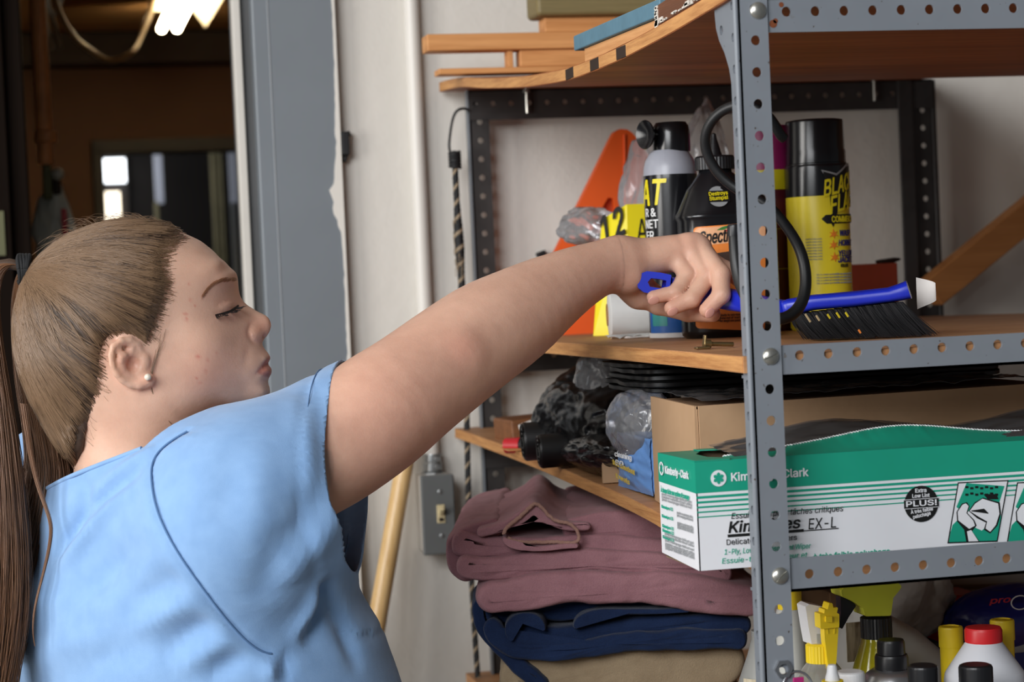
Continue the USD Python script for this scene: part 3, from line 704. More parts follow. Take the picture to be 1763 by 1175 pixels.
# ------------------------------------------------------------------ goods on the middle shelf
mat('gloss_black', (20, 20, 23), 0.22, var=0.1)
mat('satin_black', (24, 24, 27), 0.38, var=0.1)
mat('can_grey', (158, 160, 170), 0.35, var=0.03)
mat('yellow_print', (232, 214, 30), 0.4, var=0.03)
mat('white_print', (226, 226, 226), 0.45, var=0.02)
mat('black_print', (16, 16, 16), 0.5, var=0.0)
mat('grey_print', (150, 152, 154), 0.45)
mat('blue_label', (34, 96, 176), 0.4, var=0.06)
mat('teal_label', (52, 150, 148), 0.4, var=0.06)
mat('orange_plastic', (232, 92, 30), 0.5, var=0.04)
mat('orange_deep', (196, 76, 36), 0.6, var=0.05)
mat('orange_label', (240, 140, 62), 0.4, var=0.03)
mat('orange_pale', (246, 186, 140), 0.45, var=0.03)
mat('green_print', (60, 130, 60), 0.5)
mat('brown_print', (70, 52, 44), 0.5, var=0.2, vscale=60)
mat('magenta', (168, 38, 106), 0.35, var=0.05)
mat('maroon', (92, 26, 38), 0.35, var=0.1)
mat('can_yellow', (236, 214, 44), 0.35, var=0.03)
mat('steel_rim', (170, 172, 176), 0.3, metal=0.9)
mat('gold_can', (150, 120, 40), 0.35, var=0.2, vscale=20)
mat('brick_red', (170, 70, 42), 0.7, var=0.12, vscale=20)
mat('blue_plastic', (26, 46, 186), 0.32, var=0.05, spec=0.55)
mat('bristle', (26, 26, 30), 0.55, var=0.2, vscale=80)
mat('paper_white', (226, 222, 218), 0.7, var=0.03)
mat('cardboard_core', (160, 120, 78), 0.8, var=0.08)
mat('brass', (150, 130, 90), 0.35, metal=0.85, var=0.15, vscale=100)
mat('roll_plastic', (214, 214, 212), 0.4, var=0.04, vscale=30)
film('clear_film', (240, 240, 240), 0.10, 0.12)
film('clear_film_dull', (234, 234, 234), 0.20, 0.2)

def onshelf(px, py, topf, y0=1.6, y1=2.8):
    """The depth at which the pixel's ray meets a shelf."""
    for _ in range(50):
        ym = (y0 + y1) / 2
        if P(px, py, ym)[2] > topf(ym): y0 = ym
        else: y1 = ym
    return (y0 + y1) / 2
def zt2(y): return float(top2(y)) + 0.0002

# the black contact spray can
yc = 2.158
xa, xb = P(1114, 420, yc)[0], P(1203, 420, yc)[0]
r = (xb - xa) / 2; c = np.array([(xa + xb) / 2, yc, 0]); zb = zt2(yc)
Z = lambda py, px=1160, y=yc: P(px, py, y)[2]
can = thing('spray_can', 'black spray can with grey shoulder left of the cone topped bottle', 'spray can', (c[0], yc, zb))
zsh, zcap0, zcap1 = Z(292), Z(262), Z(211)
part(can, 'can_body', lathe([(r * .93, zb), (r, zb + .004), (r, zsh - .012), (r * .985, zsh - .004)], c, 48), 'gloss_black', 40)
part(can, 'shoulder', lathe([(r * .99, zsh - .006), (r * .97, zsh + .002), (r * .90, zsh + .010), (r * .74, zcap0 - .001), (r * .66, zcap0 + .002)], c, 48), 'can_grey', 40, 'pale grey shoulder')
part(can, 'bottom_rim', lathe([(r * .95, zb), (r * 1.01, zb + .0008), (r * 1.01, zb + .0055), (r, zb + .006)], c, 48), 'white_print', 40, 'white rim at the foot')
rc_ = r * .70
ac = math.atan2(-1, -1.2)
cap = part(can, 'sprayer_cap', cat(lathe([(rc_ * .98, zcap0), (rc_, zcap0 + .002), (rc_, zcap1 - .012), (rc_ * .93, zcap1 - .004), (rc_ * .8, zcap1)], c + (.003, 0, 0), 36),
    lathe([(.0055, 0), (.0065, .006), (.0095, .010), (.0148, .0135), (.0158, .0155), (.0155, .0162), (.012, .0145), (.005, .011)], c + (-rc_ + .006, -.004, (zcap0 + zcap1) / 2 + .003), 28, axis=(-1, -.35, 0))), 'gloss_black', 40, 'black cap with a flared nozzle')
part(can, 'label_stripe', band(c, r, .35, 1.0, Z(440), zsh - .006, .0004), 'satin_black', 40)
a0_ = -1.05
part(can, 'lettering', text_round('AT', Z(310) - Z(352), c, r, -1.22, Z(352), bold=True, slant=.18, width=.036), 'yellow_print', False, 'big yellow letters')
part(can, 'small_lettering', cat(text_round('R &', .0085, c, r, -1.22, Z(372), bold=True, width=.018), text_round('NET', .0088, c, r, -1.20, Z(392), bold=True, width=.022), text_round('ER', .0085, c, r, -1.28, Z(411), bold=True, width=.014)), 'white_print', False, 'small white words')
lb = part(can, 'blue_label', band(c, r, -1.5, 1.2, zb + .006, Z(500), .0005, 40, 3), 'blue_label', 40, 'blue band round the foot of the can')
part(lb, 'teal_patch', band(c, r, -1.3, -.62, Z(560), Z(530), .0008, 12, 2), 'teal_label', 40)
part(lb, 'fine_print', cat(*[text_round('CLEANS CONTACTS DRIES FAST' if k % 2 else 'LEAVES NO RESIDUE SPRAY', .0022, c, r, -.30, Z(541 + 5.5 * k), width=.024) for k in range(6)]), 'white_print', False, 'lines of fine white print')

# the cone topped black bottle
yc = 2.092
xa = P(1172, 480, yc)[0]; wB = 0.106; c = np.array([xa + wB / 2, yc, 0]); zb = zt2(yc)
Z = lambda py, px=1235, y=2.065: P(px, py, y)[2]
def oval(a, b, z, n=48, p=2.8):
    t = np.arange(n) * 2 * np.pi / n
    cx, sx = np.cos(t), np.sin(t)
    return np.stack([a * np.sign(cx) * np.abs(cx) ** (2 / p), b * np.sign(sx) * np.abs(sx) ** (2 / p), np.full(n, z)], 1)
def loft(rings, c):
    n = len(rings[0]); v = np.vstack(rings)
    i, j = np.meshgrid(np.arange(len(rings) - 1), np.arange(n), indexing='ij')
    q = np.stack([i * n + j, i * n + (j + 1) % n, (i + 1) * n + (j + 1) % n, (i + 1) * n + j], -1).reshape(-1, 4)
    k = len(v); v = np.vstack([v, rings[0].mean(0), rings[-1].mean(0)])
    t = np.arange(n); top = (len(rings) - 1) * n
    f = np.vstack([q[:, [0, 1, 2]], q[:, [0, 2, 3]], np.stack([np.full(n, k), (t + 1) % n, t], 1), np.stack([np.full(n, k + 1), top + t, top + (t + 1) % n], 1)])
    return trimesh.Trimesh(v + np.asarray(c), f, process=False)
bt = thing('stump_bottle', 'black plastic bottle with cone shoulder, spout cap and orange label, behind the hand', 'bottle', (c[0], yc, zb))
hA, hB = wB / 2, 0.030
NK = np.array([P(1231, 290, yc)[0] - c[0], 0, 0])        # the neck sits left of the middle
zlip, zneck, zcp0, zcp1 = Z(374), Z(292), Z(290), Z(266)
part(bt, 'bottle_body', loft([oval(hA * .90, hB * .85, zb), oval(hA * .97, hB * .95, zb + .003), oval(hA * .985, hB, zb + .008), oval(hA * .985, hB, zlip - .014), oval(hA * .985, hB, zlip - .003), oval(hA * 1.02, hB * 1.03, zlip), oval(hA * 1.02, hB * 1.03, zlip + .003), oval(hA * .97, hB * .98, zlip + .008, p=2.5), oval(hA * .72, hB * .85, zlip + .030, p=2.2) + NK * .35, oval(.0175, .0175, zneck - .002, p=2) + NK, oval(.0165, .0165, zneck + .004, p=2) + NK], c), 'gloss_black', 35)
t = np.arange(72) * 2 * np.pi / 72
capr = [np.stack([(.0205 + .0006 * (np.arange(72) % 2)) * np.cos(t), (.0205 + .0006 * (np.arange(72) % 2)) * np.sin(t), np.full(72, z)], 1) for z in (zcp0, zcp1 - .002)]
capr.append(np.stack([.0192 * np.cos(t), .0192 * np.sin(t), np.full(72, zcp1)], 1))
cp = part(bt, 'cap', loft(capr, c + NK), 'satin_black', 20)
part(cp, 'spout', lathe([(.0085, zcp1 - .001), (.0070, zcp1 + .004), (.0032, Z(236)), (.0026, Z(228)), (.0012, Z(226))], c + NK + (0, 0, 0), 24), 'satin_black', 40, 'pointed spout')
yl_ = yc - hB - .0003
def L2(px, py): p = P(px, py, yl_); return np.array([p[0], p[2]])
def patch(pts, depth=.0004, y=None, rnd=0.004):
    g = sg.Polygon([L2(*q) for q in pts])
    g = g.buffer(-rnd).buffer(rnd, 8)
    return extrude(g, depth, (0, (yl_ if y is None else y) + depth, 0), EX, EZ)
def oval_bend(m):
    """Lays a flat label on the bottle's oval front."""
    m = trimesh.Trimesh(*trimesh.remesh.subdivide_to_size(np.array(m.vertices), np.array(m.faces), 0.008, max_iter=7), process=False)
    v = np.array(m.vertices); s = np.clip(np.abs(v[:, 0] - c[0]) / (hA * .985), 0, .999)
    off = v[:, 1] - yl_
    v[:, 1] = yc - hB * (1 - s ** 2.8) ** (1 / 2.8) - .0005 + off
    m.vertices = v; return m
lab_ = part(bt, 'label', oval_bend(patch([(1198, 391), (1320, 382), (1318, 570), (1203, 566)])), 'orange_label', False, 'orange front label')
part(lab_, 'label_panel', oval_bend(patch([(1200, 393), (1320, 384), (1318, 412), (1200, 424)], y=yl_ - .0003)), 'orange_pale', False)
part(lab_, 'lettering', oval_bend(text('Spectracide', .0128, P(1206, 421, yl_ - .0006), (1, 0, .075), (-.0, 0, 1), width=.057, bold=True, slant=.14, depth=.0005)), 'black_print', False, 'brand word in black')
gs = [(1233, 397), (1243, 391), (1255, 388), (1262, 390), (1254, 392), (1245, 396)]
part(lab_, 'swoosh', oval_bend(patch(gs, y=yl_ - .0006, rnd=.0003)), 'green_print', False, 'green swoosh')
part(lab_, 'swoosh', oval_bend(patch([(1243, 399), (1256, 394), (1268, 395), (1272, 398), (1258, 398)], y=yl_ - .0007, rnd=.0003)), 'red_print', False, 'red swoosh')
part(lab_, 'stump_picture', oval_bend(patch([(1220, 438), (1262, 432), (1268, 462), (1258, 470), (1218, 466)], y=yl_ - .0006, rnd=.002)), 'brown_print', False, 'dark picture of a stump')
part(lab_, 'fine_print', oval_bend(cat(*[text(s, .0026, P(1206 + o, 545 + 5 * k, yl_ - .0006), EX, EZ, width=.022, depth=.0004) for k, s in enumerate(('ready to use now', 'keep out of reach', 'net weight one pound')) for o in (0, 34)])), 'brown_print', False, 'rows of fine brown print')
# round badge on the shoulder
bq = np.array([P(1236, 339, yc - .026)[0], yc - .0265, Z(339)])
nb = np.array([0, -1, .33]); nb /= np.linalg.norm(nb); ub = np.cross(EX, nb) * -1; ub = np.cross(nb, EX)
bd = part(bt, 'badge', extrude(sg.Point(0, 0).buffer(.0112, 20), .0012, bq, EX, np.cross(nb, EX)), 'grey_print', False, 'round grey badge on the cone shoulder')
upb = np.cross(nb, EX)
part(bd, 'badge_bar', extrude(sg.box(-.0108, -.0052, .0108, .0052).buffer(.001), .0004, bq + nb * .0012, EX, upb), 'satin_black', False)
part(bd, 'lettering', cat(text('Destroys', .0040, bq + nb * .0017 - EX * .0102 + upb * .0006, (1, 0, .05), upb, width=.0205, bold=True), text('Stumps!', .0040, bq + nb * .0017 - EX * .0102 - upb * .0045, (1, 0, .05), upb, width=.0200, bold=True)), 'yellow_print', False, 'yellow badge words')

# magenta can behind the post, gold can behind it
yc = 2.235; xa, xb = P(1272, 380, yc)[0], P(1366, 380, yc)[0]; r = (xb - xa) / 2; c = np.array([(xa + xb) / 2, yc, 0]); zb = zt2(yc)
Z = lambda py, px=1345, y=yc: P(px, py, y)[2]
mg = thing('spray_can', 'magenta and maroon spray can with a yellow band, mostly behind the front post', 'spray can', (c[0], yc, zb))
part(mg, 'can_body', lathe([(r * .95, zb), (r, zb + .003), (r, Z(294))], c, 40), 'maroon', 40, 'maroon lower can')
part(mg, 'top_cap', lathe([(r, Z(294)), (r, Z(222)), (r * .97, Z(218)), (r * .8, Z(217))], c, 40), 'magenta', 40, 'magenta cap')
bb_ = part(mg, 'yellow_band', lathe([(r + .0003, Z(328)), (r + .0006, Z(327)), (r + .0006, Z(295)), (r + .0003, Z(294))], c, 40), 'yellow_print', 40, 'yellow band')
part(bb_, 'lettering', text_round('T', Z(302) - Z(318), c, r + .0006, .52, Z(318), bold=True), 'black_print', False)
for q_ in (395, 463): part(mg, 'gold_line', band(c, r, -.5, 1.3, Z(q_ + 1), Z(q_ - 1), .0006), 'gold_can', False)
yc2 = 2.315; c = np.array([P(1362, 420, yc2)[0], yc2, 0]); zb = zt2(yc2); r = .0245
Z = lambda py, px=1370, y=yc2: P(px, py, y)[2]
gc = thing('spray_can', 'dark gold can, a thin strip between the magenta can and the wasp spray', 'spray can', (c[0], yc2, zb))
part(gc, 'can_body', lathe([(r * .95, zb), (r, zb + .003), (r, Z(345)), (r * .9, Z(330)), (r * .6, Z(318))], c, 36), 'gold_can', 40)
part(gc, 'top_cap', lathe([(r * .72, Z(322)), (r * .72, Z(270)), (r * .6, Z(266))], c, 30), 'satin_black', 40)

# the wasp spray
yc = 2.18; zb = zt2(yc)
xa, xb = P(1359, 420, yc)[0], P(1461, 420, yc)[0]; r = (xb - xa) / 2; c = np.array([(xa + xb) / 2, yc, 0])
Z = lambda py, px=1410, y=yc: P(px, py, y)[2]
wp = thing('spray_can', 'tall yellow and black wasp spray can standing right of the front post', 'spray can', (c[0], yc, zb))
part(wp, 'can_body', lathe([(r * .94, zb), (r, zb + .003), (r, Z(293)), (r * .97, Z(287))], c, 56), 'can_yellow', 40, 'yellow lower can')
part(wp, 'top_cap', lathe([(r * .955, Z(284)), (r * .955, Z(262)), (r * .93, Z(258)), (r * .925, Z(212)), (r * .90, Z(208)), (r * .75, Z(206.5))], c, 56), 'gloss_black', 40, 'tall black cap')
part(wp, 'steel_rim', lathe([(r * .97, Z(286)), (r * .99, Z(285)), (r * .99, Z(283)), (r * .96, Z(282))], c, 56), 'gloss_black', 40)
part(wp, 'black_print', lathe([(r + .0002, Z(339)), (r + .0004, Z(338.5)), (r + .0004, Z(290)), (r * .985, Z(285)), (r * .9, Z(284.5))], c, 56, caps=False), 'gloss_black', 40, 'black field on the upper can')
def ang(px, py):
    s = (P(px, py, yc)[0] - c[0]) / r
    return math.asin(np.clip(s, -.98, .98))
def rpoly(pts, lift):
    """A patch on the can from pixel corners."""
    g = sg.Polygon([(ang(*q) * r, Z(q[1], q[0], yc - r * math.cos(ang(*q)))) for q in pts])
    m = trimesh.creation.extrude_polygon(g, .0004, engine='earcut')
    m = trimesh.Trimesh(*trimesh.remesh.subdivide_to_size(np.array(m.vertices), np.array(m.faces), .004, max_iter=8), process=False)
    v = np.array(m.vertices); a = v[:, 0] / r; rr = r + lift + v[:, 2]
    m.vertices = np.stack([c[0] + rr * np.sin(a), c[1] - rr * np.cos(a), v[:, 1]], 1); return m
fl = part(wp, 'flag', rpoly([(1397, 296), (1420, 303), (1440, 288), (1459, 284), (1459, 352), (1440, 358), (1424, 362), (1418, 374), (1411, 372), (1408, 336)], .0007), 'black_print', False, 'black flag emblem')
part(wp, 'flag_edge', rpoly([(1394, 293), (1420, 299.5), (1440, 284), (1459, 281), (1459, 286), (1440, 291), (1420, 306), (1397, 299)], .0005), 'grey_print', False, 'grey rim of the flag')
zf = lambda py: Z(py, 1425, yc - r * .9)
part(fl, 'lettering', cat(text_round('BLACK', zf(303) - zf(331), c, r + .0011, ang(1430, 320), zf(331), width=.047, bold=True, rise=.22, slant=.1), text_round('FLAG', zf(333) - zf(362), c, r + .0011, ang(1435, 350), zf(362), width=.040, bold=True, rise=.22, slant=.1)), 'yellow_print', False, 'yellow brand words')
rb = part(wp, 'ribbon', rpoly([(1395, 378), (1402, 371), (1460, 369), (1460, 384), (1416, 386), (1414, 392), (1411, 386), (1403, 386)], .0006), 'black_print', False, 'black ribbon')
part(rb, 'lettering', text_round('COMMERCIAL', zf(374) - zf(384), c, r + .0012, ang(1440, 380), zf(383), width=.044, bold=True), 'yellow_print', False)
mat('navy_print', (30, 34, 110), 0.45)
mat('orange_print', (232, 130, 40), 0.45)
part(wp, 'lettering', cat(*[text_round(s, .0062, c, r + .0004, ang(px, py), zf(py + 4), width=w_, bold=True, slant=.15) for s, px, py, w_ in (('WASP', 1438, 403, .020), ('HORNET', 1441, 420, .027), ('YELLOW', 1441, 438, .028), ('JACKET', 1441, 449, .028))]), 'navy_print', False, 'dark blue words')
part(wp, 'killer_word', text_round('KILLER', .0034, c, r + .0004, ang(1436, 459), zf(461), width=.012, bold=True), 'black_print', False)
st = []
for (px, py) in ((1415, 404), (1415, 423), (1417, 444)):
    pts = []
    for k in range(12):
        rr = 8 if k % 2 == 0 else 3.2
        if k % 4 == 0: rr *= 1.15
        pts.append((px + rr * math.cos(k * math.pi / 6 + .4), py + rr * math.sin(k * math.pi / 6 + .4)))
    st.append(rpoly(pts, .0005))
part(wp, 'insect_mark', cat(*st), 'orange_print', False, 'three orange wasp marks')
part(wp, 'fine_print', cat(*[text_round('kills on contact up to feet', .0020, c, r + .0004, ang(px, 480), zf(py), width=w_) for px, w_ in ((1404, .022), (1438, .026)) for py in (474, 479, 484, 489)] + [text_round('caution keep away', .0018, c, r + .0004, ang(1385, 440), zf(py), width=.018) for py in (412, 417, 422, 427, 432, 437, 442, 447)]), 'grey_print', False, 'columns of fine print')

# brick coloured box, right
ybx = 2.50
a, b = P(1464, 456, ybx), P(1547, 500, ybx)
solo('small_box', 'brick red carton standing behind the wasp spray on the middle shelf', 'box', box((a[0] - .01, ybx, zt2(ybx)), (b[0], ybx + .07, a[2]), .0015), 'brick_red')
p = P(1478, 448, 2.62)
solo('dark_crumb', 'small dark lump on the ledge above the brick red carton', 'debris', crumple((p[0], ybx + .03, a[2] + .003), (.011, .006, .003), 8, .3), 'brown_dark', 40)

# orange triangular marker leaning on the wall
yt = 2.70
def T2(px, py): p = P(px, py, yt); return (p[0], p[2])
zb = zt2(2.7)
xl_ = P(884, 566, yt)[0]; xr_ = P(1128, 566, yt)[0]
ol = sg.Polygon([(xl_, zb), T2(1050, 243), T2(1058, 228), T2(1068, 222), T2(1080, 223), T2(1090, 230), T2(1117, 268), T2(1105, 310), T2(1096, 345), (xr_ - .02, zb + .08), (xr_, zb)]).buffer(-.002).buffer(.002)
hole = sg.Polygon([T2(1040, 352), T2(1047, 340), T2(1056, 342), T2(1059, 360), (P(1066, 500, yt)[0], zb + .045), (P(962, 500, yt)[0], zb + .045)])
om = thing('orange_marker', 'orange plastic triangular marker stood against the wall behind the yellow tent', 'marker', (xl_ + .1, yt, zb))
part(om, 'front_panel', extrude(ol.difference(hole.buffer(-.003).buffer(.003)), .016, (0, yt + .016, 0), EX, EZ), 'orange_plastic', 30)
part(om, 'back_web', extrude(hole.buffer(.002), .003, (0, yt + .016, 0), EX, EZ), 'orange_deep', 30, 'recessed darker web')
part(om, 'ridge', obox((np.array([T2(1071, 235)[0], yt - .0008, T2(1071, 235)[1]]) + np.array([T2(1081, 395)[0], yt - .0008, T2(1081, 395)[1]])) / 2, EX, EY, (.03, 0, 1), (.0022, .003, .13), .0008), 'orange_plastic', 30, 'moulded centre ridge')
part(om, 'side_wall', hexa([(*T2(1092, 230)[:1], yt + .016, T2(1092, 230)[1]), (T2(1120, 266)[0], yt + .016, T2(1120, 266)[1]), (T2(1092, 230)[0], yt + .05, T2(1092, 230)[1]), (T2(1120, 266)[0], yt + .05, T2(1120, 266)[1]), (T2(1088, 235)[0], yt + .016, T2(1088, 235)[1]), (T2(1116, 270)[0], yt + .016, T2(1116, 270)[1]), (T2(1088, 235)[0], yt + .05, T2(1088, 235)[1]), (T2(1116, 270)[0], yt + .05, T2(1116, 270)[1])]), 'orange_deep', 30)
# clear bags behind
cbg = crumple(P(1022, 398, 2.45), (.032, .03, .022), 3, .22)
solo('clear_bag', 'crumpled clear plastic bag left of the yellow number tent', 'bag', cbg, 'clear_film_dull', 60)
b2m = crumple(P(1125, 330, 2.50), (.030, .025, .060), 9, .22)
solo('clear_bag', 'crumpled clear plastic bag between the orange marker and the black spray can', 'bag', b2m, 'clear_film_dull', 60)
b3m = crumple(P(1212, 275, 2.50), (.026, .02, .050), 13, .25)
solo('clear_bag', 'crumpled clear plastic bag behind the cone topped bottle', 'bag', b3m, 'clear_film_dull', 60)

# yellow evidence tent 12 A
yA = 2.36
A = lambda px, py, y=yA: P(px, py, y)
ptf = thing('number_tent', 'yellow folded number tent marked 12 and A left of the black spray can', 'sign', A(1075, 500))
zb = zt2(yA)
t0, t1 = A(1079, 352), A(1150, 349)
tl0 = P(1036, 377, yA - .02); 
front = [t0, t1, np.array([t1[0] + .004, yA - .002, zb]), np.array([t0[0] - .002, yA - .002, zb])]
part(ptf, 'front_panel', hexa([*front, *[q + (0, .002, 0) for q in front]]), 'yellow_print', False)
lft = [t0, P(1036, 378, yA + .035), np.array([P(1018, 500, yA + .035)[0], yA + .035, zb]), np.array([t0[0] - .002, yA, zb])]
part(ptf, 'side_panel', hexa([*lft, *[q + (.001, .002, 0) for q in lft]]), 'yellow_print', False)
e1 = (t0 - lft[1]); e1 /= np.linalg.norm(e1)
part(ptf, 'letter', text('A', A(1100, 376)[2] - A(1100, 415)[2], A(1097, 416, yA - .0008), EX, EZ, width=.013), 'black_print', False, 'black A')
nl = np.cross(e1, EZ)
q0 = lft[1] + (0, 0, 0)
part(ptf, 'number', text('12', .034, P(1039, 424, yA + .030) + nl * .0015, e1, EZ, width=.040, bold=True, slant=-.12), 'black_print', False, 'bold black 12')

# white plastic roll with a cardboard core
yr = 2.235; zr = P(1058, 541, yr)
ax = np.array([1, -.20, 0]); ax /= np.linalg.norm(ax)
R0 = .0265
zc_ = zt2(yr) + R0
s0 = np.array([P(1046, 540, yr)[0], yr, zc_])
rl = thing('plastic_roll', 'roll of white plastic bags on a cardboard core at the left of the middle shelf', 'roll', s0 - EZ * R0)
part(rl, 'roll_body', lathe([(.0125, 0), (.0235, .001), (R0, .003), (R0, .064), (.0125, .066)], s0, 40, axis=ax, caps=False), 'roll_plastic', 40)
part(rl, 'core', lathe([(.0123, .066), (.0123, -.001), (.0100, -.001), (.0100, .066)], s0, 30, axis=ax, caps=False), 'cardboard_core', 40, 'brown cardboard core')
def tail(u, v):
    x = s0[0] - .012 + .066 * u; y = yr - .032 - .012 * v - .004 * np.sin(u * 9)
    return np.stack([x, y, zt2(2.2) + .0008 + .004 * (1 - v) + .003 * np.abs(np.sin(u * 13 + v * 4)) * v], 1)
part(rl, 'loose_end', sheet(tail, 24, 8, .0004), 'roll_plastic', 40, 'loose crumpled end of the plastic')
a = P(1078, 583, 2.17); b = P(1128, 578, 2.17)
pc = thing('twist_tie_strip', 'flat strip of white paper with green stripes beside the plastic roll', 'strip', (a + b) / 2)
yq = onshelf(1100, 582, top2)
xq0, xq1 = P(1076, 581, yq)[0], P(1127, 581, yq)[0]
part(pc, 'paper', box((xq0, yq - .006, zt2(yq)), (xq1, yq + .010, zt2(yq) + .0022), .0006), 'paper_white')
part(pc, 'stripe', cat(*[obox((xq0 + .004 + k * .0062, yq - .002, zt2(yq) + .0023), (1, -.8, 0), (.8, 1, 0), EZ, (.011, .0018, .0004), 0) for k in range(4)]), 'teal_label', False, 'green diagonal stripes')
# wing bolt lying on the shelf
yq = onshelf(1225, 601, top2); zb = zt2(yq)
wx = P(1225, 600, yq)[0]
wb = thing('wing_bolt', 'small brass wing bolt lying on the middle shelf beside the front post', 'bolt', (wx, yq, zb))
part(wb, 'shank', tube([(wx - .004, yq, zb + .0045), (wx + .021, yq + .002, zb + .0028)], .0021, 12), 'brass', 40)
part(wb, 'wing_nut', cat(lathe([(.0042, -.003), (.0042, .003)], (wx - .004, yq, zb + .0045), 16, axis=(1, .08, -.05)), obox((wx - .006, yq, zb + .008), EX, EY, (.1, 0, 1), (.0022, .006, .009), .0008), obox((wx - .010, yq - .004, zb + .0014), EX, EY, EZ, (.013, .009, .0022), .0009)), 'brass', 40)
# dark bit stuck on the wall
p = P(931, 437, YW - .004)
solo('wall_clip', 'small black clip on the wall above the forearm', 'clip', cat(obox(p, (1, 0, .35), EY, (-.35, 0, 1), (.013, .012, .006), .001), obox(p + (.002, 0, -.003), (1, 0, -.3), EY, (.3, 0, 1), (.009, .010, .004), .001)), 'black_iron')

# ------------------------------------------------------------------ hand brush
HB = {}
br = thing('hand_brush', 'blue plastic hand brush with black bristles held by the hand', 'brush', P(1400, 560, 1.83))
# handle: a flat blue bar with an eyelet at the end
hy0, hy1 = 1.972, 1.835
def bar(pts, wids, hs, m=None, r=.4):
    """Loft of rounded sections along points; wids = depth in y, hs = height."""
    rings = []
    pts = np.array(pts); t = np.gradient(pts, axis=0); t /= np.linalg.norm(t, axis=1, keepdims=True)
    for p, tt, w_, h_ in zip(pts, t, wids, hs):
        s = np.cross(EZ, tt); s /= np.linalg.norm(s); u = np.cross(tt, s)
        o = oval(w_ / 2, h_ / 2, 0, 24, 3.2)
        rings.append(p + o[:, :1] * s + o[:, 1:2] * u)
    return loft(rings, (0, 0, 0))
e0 = P(1104, 486, hy0); e1 = P(1150, 492, hy0 - .006)
ring_c = P(1127, 488, hy0 - .003)
hx = (e1 - e0) / np.linalg.norm(e1 - e0)
hp = [P(1148, 492, 1.972), P(1180, 500, 1.977), P(1220, 509, 1.972), P(1262, 517, 1.952), P(1300, 524, 1.915), P(1330, 529, 1.878), P(1350, 531, 1.852)]
part(br, 'handle', cat(bar(hp, [.020, .021, .021, .020, .019, .020, .022], [.018, .0205, .0215, .021, .0185, .016, .0145])), 'blue_plastic', 40)
eo = sg.Polygon([(-.0165, 0), (-.0150, .0062), (-.009, .0095), (.004, .0098), (.014, .0090), (.014, -.0090), (.004, -.0098), (-.009, -.0095), (-.0150, -.0062)]).buffer(.001)
ei = sg.Polygon([(-.006, 0), (-.004, .0032), (.004, .0035), (.010, .0028), (.010, -.0028), (.004, -.0035), (-.004, -.0032)]).buffer(.001)
ux = np.cross(hx, EY); ux /= np.linalg.norm(ux); ux = ux if ux[2] > 0 else -ux
eye_n = np.cross(hx, ux)
part(br, 'hanging_eye', extrude(eo.difference(ei), .013, ring_c - eye_n * .0065, hx, ux), 'blue_plastic', 30, 'blue eyelet at the end of the handle')
# head
yh0, yh1 = 1.848, 1.800
g = [P(1350, 532, yh0), P(1358, 530, yh0 - .002), P(1400, 521, yh0 - .011), P(1470, 515, yh0 - .026), P(1530, 508, yh0 - .038), P(1552, 503, yh0 - .043), P(1565, 499, yh0 - .046)]
part(br, 'brush_head', cat(bar(g, [.022, .030, .034, .034, .033, .033, .031], [.0145, .0165, .0145, .0145, .0140, .0160, .0175])), 'blue_plastic', 40)
pe = P(1560, 498, yh0 - .046)
ha, hb_ = P(1362, 534, yh0 - .004), P(1548, 512, yh0 - .042)
bl, tuft = [], 0
rb_ = np.random.default_rng(5)
nt = 14
for k in range(nt):
    for row in (-1, 0, 1):
        t = (k + .5) / nt
        base = ha + (hb_ - ha) * t + EY * row * .0095 + EZ * -.004
        for j in range(60):
            o = rb_.normal(0, 1, 2)
            o = o / max(1, np.linalg.norm(o) / 1.6) * .0019
            p0 = base + EX * o[0] + EY * o[1]
            lean = .019 + .006 * t + rb_.normal(0, .0016)
            zt = zt2(1.8) + .0006 + abs(rb_.normal(0, .0018))
            p2 = np.array([p0[0] + lean + o[0] * 1.6, p0[1] + row * .004 + o[1] * 1.5 + rb_.normal(0, .0008), zt])
            p1 = (p0 + p2) / 2 + EX * -.0022 + EZ * .001
            bl.append((p0, p1, p2))
def curves(parent, name, pts, width, m, label=None, kind='stuff', root=None):
    path = numbered(parent, name)
    c_ = UsdGeom.BasisCurves.Define(stage, path)
    loc = BASE.get('/'.join(parent.split('/')[:3]), np.zeros(3))
    c_.CreateTypeAttr('linear'); c_.CreateWrapAttr('nonperiodic')
    al = np.concatenate([np.asarray(q, float) for q in pts]) - loc
    c_.CreatePointsAttr(Vt.Vec3fArray.FromNumpy(al.astype(np.float32)))
    c_.CreateCurveVertexCountsAttr(Vt.IntArray.FromNumpy(np.array([len(q) for q in pts], np.int32)))
    w_ = np.concatenate([np.full(len(q), width) * np.linspace(1, .55, len(q)) for q in pts])
    c_.CreateWidthsAttr(Vt.FloatArray.FromNumpy(w_.astype(np.float32))); c_.SetWidthsInterpolation('vertex')
    UsdShade.MaterialBindingAPI.Apply(c_.GetPrim()).Bind(MATS[m])
    keys(c_.GetPrim(), label, kind=kind)
    return path
curves(br, 'bristles', bl, .00062, 'bristle', 'black bristles in leaning tufts')
mat('yellow_bit', (214, 196, 40), 0.6); mat('straw', (190, 170, 130), 0.8)
for q, m, l_ in (((1391, 548), 'straw', .009), ((1408, 548), 'straw', .006), ((1427, 545), 'yellow_bit', .005), ((1443, 543), 'yellow_bit', .006), ((1458, 542), 'yellow_bit', .005), ((1480, 571), 'orange_label', .004)):
    part(br, 'stuck_fleck', obox(P(*q, 1.788), (1, 0, -1.6), EY, (1.6, 0, 1), (l_, .0012, .0018), .0003), m, False, 'small pale fleck caught in the bristles')
